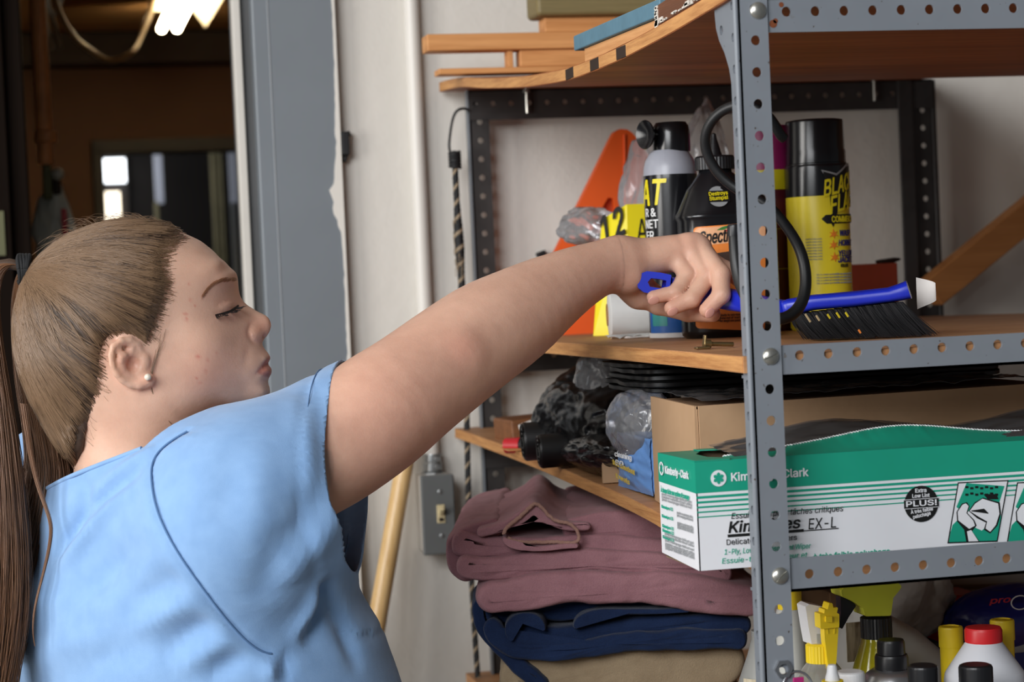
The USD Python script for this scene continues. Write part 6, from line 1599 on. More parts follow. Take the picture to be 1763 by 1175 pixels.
gb((360, 585), (40, 26), 2.5, -.4); gb((345, 650), (45, 38), 3.0)
groove([(298, 700), (330, 722), (370, 722), (410, 706)], 10.0, -5.0)
gb((452, 676), (12, 12), 2.0)

def f_head(p):
    u, v, w = hl(p)
    Q = samp(QH, u, v); gu = samp(GQu, u, v); gv = samp(GQv, u, v)
    aw = np.abs(w)
    f = (w * w - Q) / np.sqrt(gu * gu + gv * gv + 4 * w * w + 60.0)
    f = f - samp(REL, u, v) * np.clip(aw / 14.0, 0, 1)
    # nostril
    f = np.maximum(f, -(np.sqrt(((u - 450.5) / 5.6) ** 2 + ((v - 579.0) / 3.8) ** 2 + ((aw - 12.0) / 6.5) ** 2) - 1) * 3.4)
    return f * SH

# -- ear
TE = float(T_at(238, 622)) + 1.0
helix = np.array([(243, 604, 3), (238, 592, 6), (226, 584.5, 11), (211, 585.5, 17), (199, 595, 22), (195.5, 609, 25), (197.5, 624, 25), (204, 639, 21), (214, 650, 15), (226, 656, 10), (240, 657, 8), (252, 653, 6)], float)
helr = np.array([3.4, 4.4, 5.0, 5.4, 5.6, 5.4, 5.2, 5.2, 5.6, 6.4, 7.2, 6.6])
anti = np.array([(228, 598, 11), (217, 605, 17), (211, 616, 20), (212, 629, 18), (220, 640, 12), (231, 645, 8)], float)
def f_ear(p):
    u, v, w = hl(p); q = np.stack([u, v, w - TE], -1)
    f = ellip(q, (220, 620, 12), (26, 37, 4.5), np.stack([[.90, 0, -.43], [0, 1, 0], [.43, 0, .90]], 0).T)
    for a, b, ra, rb in zip(helix[:-1], helix[1:], helr[:-1], helr[1:]): f = smin(f, rcone(q, a, b, ra, rb, 0), 3.0)
    for a, b in zip(anti[:-1], anti[1:]): f = smin(f, rcone(q, a, b, 4.6, 4.6, 0), 3.0)
    f = smin(f, ellip(q, (250, 650, 6), (13, 11, 6.5)), 4.0)
    f = smin(f, ellip(q, (249, 618, 2), (7, 11, 7)), 4.0)
    f = smin(f, ellip(q, (239, 641, 6), (6, 5, 5)), 3.0)
    f = smin(f, ellip(q, (226, 626, -2), (26, 30, 12)), 6.0)
    c1 = ellip(q, (232, 624, 15), (12.5, 14.5, 17)); c2 = ellip(q, (222, 599, 22), (9.5, 6.5, 13))
    c3 = ellip(q, (204, 612, 27), (3.2, 17, 7))
    f = smax(f, -c1, 3.0); f = smax(f, -c2, 2.5); f = smax(f, -c3, 2.0)
    return f * SH

# -- body
fd = np.array([.85, .53, 0.0]); fd /= np.linalg.norm(fd); ld = np.array([-fd[1], fd[0], 0])
Sh = P(425, 830, 1.812)
Nk = P(240, 850, 1.925)
Lsh = Nk + (Nk - Sh) * np.array([.75, 1.0, 0.0]) + EZ * (-.02)
hdP = hw(262, 640, 0)
axis_px = [((352, 1230), 1.955, .150, .205), ((330, 1100), 1.950, .150, .195), ((300, 1000), 1.940, .135, .180), ((268, 900), 1.930, .105, .150)]
axz = np.array([P(*q, y)[2] for q, y, a, b in axis_px]); axx = np.array([P(*q, y)[0] for q, y, a, b in axis_px]); axy = np.array([y for _, y, _, _ in axis_px])
axa = np.array([a for *_, a, b in axis_px]); axb = np.array([b for *_, b in axis_px])
zo = np.r_[0.86, 0.98, axz]; xo = np.r_[axx[0] + .005, axx[0] + .005, axx]; yo = np.r_[1.96, 1.96, axy]; ao = np.r_[.150, .140, axa]; bo_ = np.r_[.200, .185, axb]
def f_torso(p, inset=0.0):
    z = p[..., 2]
    cx, cy = np.interp(z, zo, xo), np.interp(z, zo, yo)
    ha, hb = np.interp(z, zo, ao) - inset, np.interp(z, zo, bo_) - inset
    dx, dy = p[..., 0] - cx, p[..., 1] - cy
    a, b = dx * fd[0] + dy * fd[1], dx * ld[0] + dy * ld[1]
    r = (np.abs(a / ha) ** 2.3 + np.abs(b / hb) ** 2.3) ** (1 / 2.3)
    f = (r - 1) * np.minimum(ha, hb) * .9
    return smax(smax(f, z - (zo[-1] - .01 - inset), .05), zo[0] - z, .02)
UB0, UB1 = P(160, 902, 1.935), P(236, 884, 1.935)
bust = [np.array([np.interp(1.23, zo, xo), np.interp(1.20, zo, yo), 1.190]) + fd * .058 + ld * s for s in (-.070, .070)]
arm_px = [((425, 850), 1.812, 100), ((560, 778), 1.835, 105), ((650, 712), 1.852, 108), ((697, 677), 1.868, 101), ((787, 609), 1.902, 95.5), ((832, 577), 1.918, 93), ((885, 545), 1.936, 84.5), ((947, 505), 1.957, 68), ((1006, 473), 1.974, 53.5), ((1064, 451), 1.988, 44)]
arm_c = [P(*q, y) for q, y, r in arm_px]; arm_r = [r * mmpp(*q, y) for q, y, r in arm_px]
_k = np.r_[0, np.cumsum(np.linalg.norm(np.diff(np.array(arm_c), axis=0), axis=1))]
_s = np.linspace(0, _k[-1], 34)
ARM = PchipInterpolator(_k, np.array(arm_c))(_s); ARR = gaussian_filter(PchipInterpolator(_k, np.array(arm_r))(_s), 1.0, mode='nearest') - .0008
El = P(789, 611, 1.902 - arm_r[4] + .0085)
def HH(px, py, y): return P(px, py, y)
Wr = arm_c[-1]
FING = {  # joints and radii
    'pinky': ([(1162, 441, 1.983), (1184, 474, 1.968), (1163, 504, 1.961), (1125, 512, 1.964)], [.0098, .0092, .0079, .0068]),
    'ring': ([(1187, 431, 1.980), (1218, 476, 1.958), (1191, 516, 1.951), (1156, 531, 1.953)], [.0106, .0096, .0083, .0072]),
    'middle': ([(1208, 432, 1.977), (1240, 472, 1.948), (1242, 508, 1.938), (1217, 534, 1.939)], [.0106, .0096, .0086, .0076]),
    'index': ([(1214, 446, 1.992), (1250, 466, 1.982), (1276, 482, 1.966), (1294, 492, 1.952)], [.0104, .0090, .0080, .0070]),
    'thumb': ([(1092, 492, 2.008), (1135, 520, 2.004), (1185, 536, 1.986), (1226, 541, 1.964)], [.0165, .0130, .0104, .0084])}
def f_hand(p):
    f = None
    palm = [((1158, 436, 1.985), .0115), ((1184, 426, 1.984), .0125), ((1203, 426, 1.984), .0125), ((1210, 440, 1.995), .0125)]
    for (q, r), r0 in zip(palm, (.0175, .0185, .0175, .0165)):
        d = rcone(p, Wr + EY * .002, HH(*q), r0, r)
        f = d if f is None else smin(f, d, .008)
    f = smin(f, rcone(p, HH(1083, 477, 1.980), HH(1098, 470, 1.986), .0160, .0120), .010)      # heel of the hand
    f = smin(f, rcone(p, HH(1068, 470, 1.992), HH(1100, 505, 2.004), .018, .0165), .010)
    for q, r in (((1184, 414, 1.979), .0052), ((1199, 414, 1.981), .0056), ((1160, 424, 1.980), .0045)):
        f = smin(f, np.linalg.norm(p - HH(*q), axis=-1) - r, .008)
    g = None
    for nme, (js, rs) in FING.items():
        d = None
        js = [HH(*j) for j in js]
        for a, b, ra, rb in zip(js[:-1], js[1:], rs[:-1], rs[1:]):
            e = rcone(p, a, b, ra, rb); d = e if d is None else smin(d, e, .0030)
        g = d if g is None else smin(g, d, .0016)
    return smin(f, g, .0055)
hipc = np.array([xo[0], yo[0], .88])
kneeR, ankR = hipc + fd * .03 - ld * .10 - EZ * .42, hipc - fd * .0 - ld * .11 - EZ * .80
kneeL, ankL = hipc + fd * .05 + ld * .10 - EZ * .42, hipc + fd * .02 + ld * .12 - EZ * .80
elL = Lsh + np.array([-.03, .05, -.28]); wrL = elL + fd * .10 + EZ * -.22
def f_body(p, hand=True, head=True, arm=True, rest=True):
    fs_ = []
    if head:
        f = f_head(p)
        u_, v_, w_ = hl(p)
        if (np.abs(u_ - 222) < 70).any(): f = smin(f, f_ear(p), .0035)
        f = smin(f, rcone(p, hw(258, 650), hw(236, 800), .0560, .0550), .022)
    else:
        f = rcone(p, hw(258, 650), hw(236, 800), .0560, .0550)
    if rest or arm:
        a = None
        for c0, c1, r0, r1 in zip(ARM[:-1], ARM[1:], ARR[:-1], ARR[1:]):
            d = rcone(p, c0, c1, r0, r1); a = d if a is None else np.minimum(a, d)
        a = smin(a, ellip(p, El, (.015, .010, .013)), .018)
        f = smin(f, a, .02)
    if hand: f = smin(f, f_hand(p), .012)
    if rest:
        t = smin(f_torso(p, .014), rcone(p, UB0, UB1, .032, .040), .03)
        for c0, c1, r0, r1 in ((Nk - EZ * .01, Sh - EZ * .02, .038, .048), (Nk - EZ * .01, Lsh - EZ * .01, .038, .045), (Lsh, elL, .050, .042), (elL, wrL, .040, .027), (wrL, wrL + EZ * -.09 + fd * .03, .028, .020),
                               (hipc - ld * .09 + EZ * .03, kneeR, .088, .058), (kneeR, ankR, .056, .038), (hipc + ld * .09 + EZ * .03, kneeL, .088, .058), (kneeL, ankL, .056, .038),
                               (ankR, ankR + fd * .13 - EZ * .03, .036, .026), (ankL, ankL + fd * .13 - EZ * .03, .036, .026)):
            t = smin(t, rcone(p, c0, c1, r0, r1), .03)
        f = smin(f, t, .03)
    return f

def chunk(fn, lo, hi, h, n=8):
    """Surface of a field inside a box; only blocks near the surface are worked out finely."""
    lo = np.asarray(lo, float)
    nb = np.ceil((np.asarray(hi, float) - lo) / (h * n)).astype(int) + 1
    bc = np.stack(np.meshgrid(*[lo[k] + (np.arange(nb[k]) + .5) * n * h for k in range(3)], indexing='ij'), -1)
    fb_ = fn(bc)
    f = np.repeat(np.repeat(np.repeat(fb_, n, 0), n, 1), n, 2).astype(np.float32)
    near = np.argwhere(np.abs(fb_) < n * h * 1.75)
    off = np.stack(np.meshgrid(*[np.arange(n)] * 3, indexing='ij'), -1).reshape(-1, 3)
    for k in range(0, len(near), 150):
        ii = (near[k:k + 150, None, :] * n + off[None]).reshape(-1, 3)
        f[ii[:, 0], ii[:, 1], ii[:, 2]] = fn(lo + ii * h)
    return surface_nets(f, lo, h)
def clip_mesh(m, s):
    """Cuts a mesh along the zero line of a value given for each vertex and keeps the positive side."""
    v, f = np.asarray(m.vertices), np.asarray(m.faces); k = s > 0
    c = k[f].sum(1); out = [f[c == 3]]; nv = [v]; base = len(v)
    cut = {}
    def mid(a, b):
        t = s[a] / (s[a] - s[b]); return v[a] + (v[b] - v[a]) * t[:, None]
    for want in (1, 2):
        g = f[c == want]
        if not len(g): continue
        one = k[g] if want == 1 else ~k[g]
        j = np.argmax(one, 1); r = np.arange(len(g))
        a, b, d = g[r, j], g[r, (j + 1) % 3], g[r, (j + 2) % 3]
        p, q = mid(a, b), mid(a, d); ip = base + np.arange(len(g)); iq = ip + len(g); base += 2 * len(g)
        nv += [p, q]
        out += [np.stack([a, ip, iq], 1)] if want == 1 else [np.stack([ip, b, d], 1), np.stack([ip, d, iq], 1)]
    m2 = trimesh.Trimesh(np.vstack(nv), np.vstack(out), process=False)
    m2.merge_vertices(digits_vertex=7); m2.remove_unreferenced_vertices()
    f2 = np.asarray(m2.faces); f2 = f2[(f2[:, 0] != f2[:, 1]) & (f2[:, 1] != f2[:, 2]) & (f2[:, 0] != f2[:, 2])]
    return trimesh.Trimesh(np.asarray(m2.vertices), f2, process=False)
hb0 = np.array([hw(u, v, w) for u in (20, 480) for v in (370, 890) for w in (-175, 175)])
pers = thing('person', 'person with a brown ponytail and light blue t-shirt reaching a brush onto the shelf', 'person', (float(xo[0]), float(yo[0]), 0))
head_m = chunk(lambda p: f_body(p, False, True, True, True), hb0.min(0), hb0.max(0), .0021)
x_cut = hw(475, 600)[0]
head_z = hw(230, 880)[2]
def above(m, keep):
    v = np.asarray(m.vertices); f = np.asarray(m.faces)
    k = keep(v); f = f[k[f].all(1)]
    used = np.unique(f); idx = np.full(len(v), -1); idx[used] = np.arange(len(used))
    return trimesh.Trimesh(v[used], idx[f], process=False)
ax_arm = (arm_c[4] - arm_c[2]) / np.linalg.norm(arm_c[4] - arm_c[2])
head_m = clip_mesh(head_m, np.minimum(np.asarray(head_m.vertices)[:, 2] - head_z, x_cut - np.asarray(head_m.vertices)[:, 0]))
lo_h, hi_h = np.minimum.reduce([HH(1050, 560, 1.90), HH(1050, 560, 2.05), HH(1300, 390, 1.9), HH(1300, 390, 2.05)]), np.maximum.reduce([HH(1050, 560, 1.90), HH(1050, 560, 2.05), HH(1300, 390, 1.9), HH(1300, 390, 2.05)])
wr_x = HH(1062, 450, 1.985)[0]
hand_m = above(chunk(lambda p: f_body(p, True, False, True, False), lo_h, hi_h, .00145), lambda v: v[:, 0] > wr_x - .002)
lo_a = np.array([HH(520, 700, 1.85)[0], 1.76, HH(640, 900, 1.85)[2]]); hi_a = np.array([wr_x + .004, 2.06, HH(1060, 395, 1.98)[2]])
def arm_fn(p): return f_body(p, True, False, True, False)
arm_m = above(chunk(arm_fn, lo_a, hi_a, .0042), lambda v: (v[:, 0] < wr_x + .002))
_b0 = np.array(arm_m.vertices); _am = trimesh.smoothing.filter_taubin(arm_m.copy(), lamb=.5, nu=.52, iterations=30)
_w = np.clip(np.minimum(wr_x - _b0[:, 0], _b0[:, 0] - lo_a[0]) / .012 - .4, 0, 1)[:, None]
arm_m.vertices = _b0 * (1 - _w) + np.array(_am.vertices) * _w
rest_m = chunk(lambda p: f_body(p, False, False, True, True), (-.60, 1.70, .03), (lo_a[0] + .05, 2.42, P(520, 640, 1.85)[2]), .009)
rest_m = above(rest_m, lambda v: ~((v[:, 0] > lo_a[0] + .018) & (v[:, 2] > lo_a[2])) & ((v[:, 2] < head_z + .014) | (v[:, 0] > x_cut - .002)))
body = trimesh.util.concatenate([head_m, hand_m, arm_m, rest_m])
bv_, bf_, bn_ = meshkit.arrays(body, True)
# skin tint: lips, cheek, elbow, knuckles, a few red spots
uu, vv, ww = hl(bv_)
tint = np.ones((len(bv_), 3))
near_head = (ww > -200) & (uu < 480) & (uu > 0) & (vv < 800) & (vv > 350)
def paint(wt, col):
    global tint
    wt = np.clip(wt, 0, 1)[:, None]; tint = tint * (1 - wt) + tint * np.array(col) * wt
lipm = sg.Polygon([(434, 641), (441, 632), (450, 621), (457, 613), (470, 610), (470, 648), (458, 649), (448, 646)])
ds = shapely.distance(shapely.points(uu, vv), lipm.boundary) * np.where(shapely.contains_xy(lipm, uu, vv), 1, -1)
paint(np.where(near_head & (np.abs(ww) < 60), np.clip((ds + 2.0) / 3.5, 0, 1), 0), (.72, .46, .47))
def blob(c, r, col, k=1.0, soft=True):
    d2 = ((uu - c[0]) / r[0]) ** 2 + ((vv - c[1]) / r[1]) ** 2
    paint(np.where(near_head & (ww > -20), k * np.exp(-d2), 0), col)
blob((352, 640), (55, 45), (1.0, .90, .90), .8); blob((447, 560), (18, 16), (.97, .80, .78), .8); blob((430, 575), (14, 14), (.95, .80, .78), .6)
blob((395, 545), (20, 10), (.86, .78, .80), .7); blob((385, 524), (22, 9), (.94, .80, .80), .6); blob((205, 612), (16, 34), (.97, .82, .78), .7); blob((250, 652), (16, 12), (.95, .78, .74), .7); blob((232, 622), (12, 14), (.80, .62, .58), .7)
for c, r in (((336, 612.5), (4, 3.2)), ((351.5, 617.5), (2, 2)), ((348, 637), (2, 2.2)), ((333.5, 648.5), (1.6, 1.6)), ((340, 656.5), (2.2, 1.6)), ((316.5, 550), (2, 4)), ((315, 541), (3.5, 2)), ((323, 519), (2, 2)), ((321, 492), (2, 2)), ((331, 528), (1.6, 1.6)), ((366.5, 608), (1.8, 1.6))):
    blob(c, r, (.86, .50, .50), .9)
for c, r, k in ((P(792, 606, 1.85), .018, .75), (P(690, 735, 1.83), .075, .40), (P(640, 820, 1.83), .06, .35)):
    d2 = ((bv_ - c) ** 2).sum(1) / r ** 2; paint(k * np.exp(-d2), (1.0, .80, .80))
for nme, (js, rs) in FING.items():
    for j, r, k in ((js[-1], rs[-1] * 2.0, .7), (js[1], rs[1] * 1.2, .35)):
        d2 = ((bv_ - HH(*j)) ** 2).sum(1) / r ** 2; paint(k * np.exp(-d2), (1.0, .78, .76))
for q in ((1182, 415, 1.973), (1082, 487, 1.965)):
    d2 = ((bv_ - HH(*q)) ** 2).sum(1) / .014 ** 2; paint(.5 * np.exp(-d2), (1.0, .82, .80))
bpath = numbered(pers, 'body')
gm = usdkit.mesh(stage, bpath, (bv_ - BASE[pers], bf_), MATS['skin'])
gm.CreateNormalsAttr(Vt.Vec3fArray.FromNumpy(bn_.astype(np.float32))); gm.SetNormalsInterpolation('vertex')
pv = UsdGeom.PrimvarsAPI(gm).CreatePrimvar('tint', _T.Color3fArray, 'vertex'); pv.Set(Vt.Vec3fArray.FromNumpy(tint.astype(np.float32)))
keys(gm.GetPrim())

# -- shirt
hemc = P(601, 783, 1.862)
h1, h2, h3 = P(581, 626, 1.862), P(621, 941, 1.862), P(632, 783, 1.945)
hn = np.cross(h2 - h1, h3 - h1); hn /= np.linalg.norm(hn); hn = hn if hn[0] > 0 else -hn
slA = P(400, 902, 1.822)
r_h = np.linalg.norm(h2 - h1) / 2 * .985
sax = (hemc - slA) / np.linalg.norm(hemc - slA)
slL0, slL1 = Lsh + EZ * .0, elL + (Lsh - elL) * .25
def f_sleeve(p): return rcone(p, slA, hemc + sax * .06, .089, .0745)
def f_shirt(p):
    f = smin(f_torso(p), rcone(p, UB0, UB1, .040, .046), .04)
    f = smin(f, rcone(p, hw(244, 765), hw(226, 900), .0600, .0690), .03)
    f = smin(f, rcone(p, Nk, Sh + EZ * -.012, .050, .062), .05)
    f = smin(f, rcone(p, Nk, Lsh, .050, .060), .05)
    for b_ in bust: f = smin(f, ellip(p, b_, (.085, .085, .085)), .05)
    f = smin(f, rcone(p, slL0, slL1, .078, .085), .05)
    f = smin(f, f_sleeve(p), .045)
    return f
def f_shirt_cut(p):
    return f_shirt(p)
sh = chunk(f_shirt_cut, (-.46, 1.68, .90), (.37, 2.38, 1.56), .0046)
nA, nB = hw(250, 700), hw(222, 905)
nax = (nB - nA) / np.linalg.norm(nB - nA)
RN = .0635
def neck_d(v):
    t = (v - nA) @ nax; return np.linalg.norm(v - nA - t[..., None] * nax, axis=-1)
v = np.asarray(sh.vertices)
onarm = np.linalg.norm(np.cross(v - slA, sax), axis=1) < .125
sh = clip_mesh(sh, np.where(onarm & ((v - slA) @ sax > .05), -((v - hemc) @ hn), 1.0))
v = np.asarray(sh.vertices)
cA, cB, cC = hw(112, 826, 0), hw(213, 777, 112), hw(318, 746, 100)
cn_ = np.cross(cB - cA, cC - cA); cn_ /= np.linalg.norm(cn_); cn_ = cn_ if cn_[2] > 0 else -cn_
sh = clip_mesh(sh, np.maximum(-((v - cA) @ cn_), neck_d(v) - .082))
v = np.asarray(sh.vertices)
sh = clip_mesh(sh, v[:, 2] - .925)
def ray_hit(px, py, fn, y0=1.55, y1=2.2):
    d = ray(px, py); d = d / d[1]
    ys = np.linspace(y0, y1, 400); q = CAM + ys[:, None] * d
    f = fn(q); k = np.argmax(f < 0)
    if f[k] >= 0: return None
    a, b = ys[k - 1], ys[k]; t = f[k - 1] / (f[k - 1] - f[k])
    return CAM + (a + (b - a) * t) * d
seam_px = [(322, 742), (298, 756), (272, 778), (261, 800), (260, 830), (266, 866), (280, 905), (303, 948), (331, 990), (362, 1032), (392, 1070), (420, 1100), (445, 1119), (468, 1126)]
seam = np.array([q for q in (ray_hit(*s, f_shirt) for s in seam_px) if q is not None])
seam = spline(seam, 160)
v, f, nn = meshkit.arrays(sh, True)
nn = np.stack([f_shirt(v + e_ * 1.5e-3) - f_shirt(v - e_ * 1.5e-3) for e_ in np.eye(3)], 1)
nn /= np.linalg.norm(nn, axis=1, keepdims=True)
px_ = PI(v)
def fold(pts, w, a, fade=True):
    """A crease or ridge drawn on the cloth along a line (given where it is seen), pushed along the normal."""
    c = np.array([q for q in (ray_hit(*s, f_shirt) for s in spline(np.array(pts, float), 24)) if q is not None])
    if len(c) < 4: return 0
    c = spline(c, 120)
    d, i = cKDTree(c).query(v)
    s = np.sin(np.pi * np.clip((i + .5) / 120, 0, 1)) ** .7 if fade else 1
    return (1.75 * a * s * np.exp(-(d / w) ** 2))
disp = 0.0030 * (fbm(v * np.array([9, 9, 7]), 3, 5) - .5) + 0.0016 * (fbm(v * 26, 3, 9) - .5)
d, i = cKDTree(seam).query(v)
disp += -.0022 * np.exp(-(d / .0035) ** 2)
wseam = 1 - np.exp(-(d / .012) ** 2)
side = np.einsum('ij,ij->i', v - seam[i], np.tile(sax, (len(v), 1)))
disp += .0014 * np.exp(-((d - .010) / .008) ** 2) * (side < 0)
for pts, w_, a in (([(120, 905), (170, 850), (230, 800), (290, 768)], .008, .0055), ([(95, 960), (150, 880), (215, 822), (262, 790)], .010, -.0050), ([(100, 985), (160, 905), (240, 835)], .009, .0040), ([(118, 830), (150, 850), (112, 930), (100, 960)], .007, -.0030),
                  ([(110, 1060), (180, 990), (250, 930)], .014, -.0032), ([(200, 1060), (280, 1010), (330, 985)], .012, -.0028), ([(230, 1090), (300, 1050), (352, 1022)], .010, .0030), ([(270, 1130), (340, 1085), (385, 1062)], .010, -.0034), ([(300, 1160), (370, 1115), (412, 1094)], .009, .0030), ([(350, 1175), (410, 1135), (445, 1120)], .009, -.0036),
                  ([(470, 1126), (468, 1150), (455, 1175)], .008, .004), ([(482, 1122), (490, 1150), (480, 1175)], .007, -.004), ([(500, 1105), (520, 1075), (540, 1030), (556, 985)], .009, .0040), ([(520, 1110), (548, 1060), (562, 1000)], .009, -.0045), ([(545, 985), (590, 1080), (620, 1160)], .010, -.0040),
                  ([(390, 760), (400, 830), (370, 900)], .018, -.0016), ([(540, 660), (555, 760), (560, 850)], .014, -.0030), ([(520, 680), (530, 770), (520, 860)], .014, .0022), ([(575, 860), (560, 910), (520, 960), (500, 1010)], .016, .0035), ([(548, 830), (530, 890), (490, 960)], .015, -.0030), ([(440, 760), (445, 850), (425, 950)], .020, .0018), ([(480, 900), (470, 970), (440, 1040)], .016, -.0024),
                  ([(55, 1150), (110, 1110), (190, 1100)], .014, .0020), ([(120, 1175), (200, 1130), (270, 1120)], .014, -.0022)):
    disp = disp + fold(pts, w_, a) * wseam
hd_ = -((v - hemc) @ hn)
onsl = np.linalg.norm(v - hemc, axis=1) < .16
disp += np.where(onsl, .0017 * np.clip((.0195 - hd_) / .006, 0, 1) - .0010 * np.exp(-((hd_ - .0205) / .004) ** 2), 0)
v2 = v + nn * disp[:, None]
sht = solidify(trimesh.Trimesh(v2, f, process=False), .0022, nn)
spath = part(pers, 'shirt', sht, 'shirt_blue', True)
def surf_offset(c, eps=.0004):
    g = np.stack([f_shirt(c + e_ * 1e-3) - f_shirt(c - e_ * 1e-3) for e_ in np.eye(3)], 1)
    return c + g / np.linalg.norm(g, axis=1, keepdims=True) * eps
part(spath, 'sleeve_seam', tube(surf_offset(seam, -.0006), .0009, 6), 'seam_blue', 60, 'dark armhole seam line')
# stitched hem line round the sleeve, and the collar rib
yv = np.cross(hn, EZ); yv /= np.linalg.norm(yv); zv = np.cross(yv, hn)
def ring_on(fn, c, a1, a2, r0=.02, r1=.2, n=90):
    out = []
    rs = np.linspace(r0, r1, 300)
    for th in np.linspace(0, 2 * np.pi, n, endpoint=False):
        q = c + rs[:, None] * (math.cos(th) * a1 + math.sin(th) * a2)
        f_ = fn(q); j = np.argmax(f_ > 0)
        if f_[j] <= 0 or j == 0: continue
        t = f_[j - 1] / (f_[j - 1] - f_[j]); out.append(q[j - 1] + (q[j] - q[j - 1]) * t)
    return np.array(out)
rg_ = ring_on(f_sleeve, hemc - hn * .0165, yv, zv)
rg_ = np.vstack([rg_, rg_[:1]])
part(spath, 'hem_stitching', tube(surf_offset(rg_, .0013), .00055, 5, False), 'seam_blue', 60, 'stitch line above the sleeve hem')
cc_ = nA + nax * (((cA - nA) @ cn_) / (nax @ cn_))
na1 = np.cross(cn_, EX); na1 /= np.linalg.norm(na1); na2 = np.cross(cn_, na1)
col = ring_on(f_shirt, cc_, na1, na2, .03, .12, 120)
col = col[neck_d(col) < .084]
colr = cat(*[tube(surf_offset(g_, .0002), .0022, 8) for g_ in np.split(col, np.where(np.linalg.norm(np.diff(col, axis=0), axis=1) > .02)[0] + 1) if len(g_) > 3])
part(spath, 'collar', colr, 'shirt_blue', 60, 'ribbed crew collar')
# trousers and shoes (below the frame)
def f_tr(p):
    f = smax(f_torso(p, .004), p[..., 2] - .96, .01)
    for c0, c1, r0, r1 in ((hipc - ld * .09 + EZ * .03, kneeR, .100, .075), (kneeR, ankR, .075, .066), (hipc + ld * .09 + EZ * .03, kneeL, .100, .075), (kneeL, ankL, .075, .066)):
        f = smin(f, rcone(p, c0, c1, r0, r1), .03)
    return smax(f, .085 - p[..., 2], .006)
part(pers, 'trousers', chunk(f_tr, (-.55, 1.68, .06), (.12, 2.30, 1.0), .011), 'denim', True)
for a_ in (ankR, ankL):
    part(pers, 'shoe', chunk(lambda p: smax(smin(rcone(p, a_ * np.array([1, 1, 0]) + EZ * .055 - fd * .03, a_ * np.array([1, 1, 0]) + EZ * .035 + fd * .15, .052, .036), rcone(p, a_ * np.array([1, 1, 0]) + EZ * .06, a_ * np.array([1, 1, 0]) + EZ * .10, .05, .045), .02), .001 - p[..., 2], .004), np.array([a_[0] - .13, a_[1] - .13, -.01]), np.array([a_[0] + .24, a_[1] + .22, .16]), .007), 'shoe', True)

# -- eye, brow, lashes, earring, nails
def on_face(u, v, off=0.0):
    u, v = np.asarray(u, float), np.asarray(v, float)
    return hw(u, v, T_at(u, v) + samp(REL, u, v) + off)
lash = spline(np.array([(365, 543), (376, 541), (390, 537), (399, 532), (405, 527)], float), 30)
part(pers, 'eyelid_line', tube(on_face(lash[:, 0], lash[:, 1], 1.0), np.interp(np.linspace(0, 1, 30), [0, .4, .8, 1], [.0004, .0011, .0013, .0008]), 8), 'lash', 60, 'dark lash line of the lowered eyelid')
lc = []
for k in range(34):
    t = rng.random(); q = lash[int(t * 29)]
    p0 = on_face(q[0], q[1], 1.0)
    du, dv = 4 + 12 * t + rng.normal(0, 1.2), 3.5 - 5.0 * t + rng.normal(0, 1)
    p1 = hw(q[0] + du * .5, q[1] + dv * .8 + 1.5, T_at(q[0], q[1]) + 7); p2 = hw(q[0] + du, q[1] + dv, T_at(q[0], q[1]) + 11)
    lc.append(np.array([p0, p1, p2]))
curves(pers, 'eyelashes', lc, .0007, 'lash')
eb = []
bl0 = spline(np.array([(349, 509), (356, 497), (368, 488), (384, 482), (400, 480), (405, 484)], float), 50)
for k in range(270):
    t = rng.random() ** .9; q = bl0[int(t * 49)]; th_ = np.interp(t, [0, .3, .7, 1], [1.0, 2.2, 3.8, 4.2])
    u0, v0 = q[0] + rng.normal(0, .8), q[1] + rng.normal(0, 1) * th_ * .55
    dr = np.array([-8.0, 3.0 + 5 * (1 - t)]) * (.6 + .5 * rng.random())
    us, vs = u0 + dr[0] * np.linspace(0, 1, 4), v0 + dr[1] * np.linspace(0, 1, 4) ** 1.4
    eb.append(on_face(us, vs, .9 + np.linspace(.2, 1.2, 4)))
curves(pers, 'eyebrow', eb, .00042, 'brow_hair')
eb2 = [hw(*(lambda a: (a[0], a[1], -a[2]))(hl(q))) if False else np.stack([hw(*[x for x in (u_, v_, -w_)]) for u_, v_, w_ in zip(*hl(q))]) for q in eb[:260]]
curves(pers, 'eyebrow', eb2, .00042, 'brow_hair')
part(pers, 'earring', tri(manifold3d.Manifold.sphere(5.8 * SH, 24).translate(list(hw(254, 645, TE + 17)))), 'pearl', 60, 'small round pearl earring')
for nme, fl_ in (('pinky', (-.5, .1)), ('ring', (-.3, .3)), ('middle', (.1, .5))):
    js, rs = FING[nme]; tip, pre = HH(*js[-1]), HH(*js[-2]); dr = (tip - pre) / np.linalg.norm(tip - pre)
    up = -EY * .8 + EZ * -.45 + EX * .0; up = up - dr * (up @ dr); up /= np.linalg.norm(up)
    sd = np.cross(dr, up)
    m = trimesh.creation.icosphere(3); vn = np.array(m.vertices) * np.array([.0058, .0046, .0012])
    m.vertices = tip + dr * .0012 + up * (rs[-1] - .0003) + vn[:, :1] * dr + vn[:, 1:2] * sd + vn[:, 2:3] * up
    part(pers, 'fingernail', m, 'nail', 60)
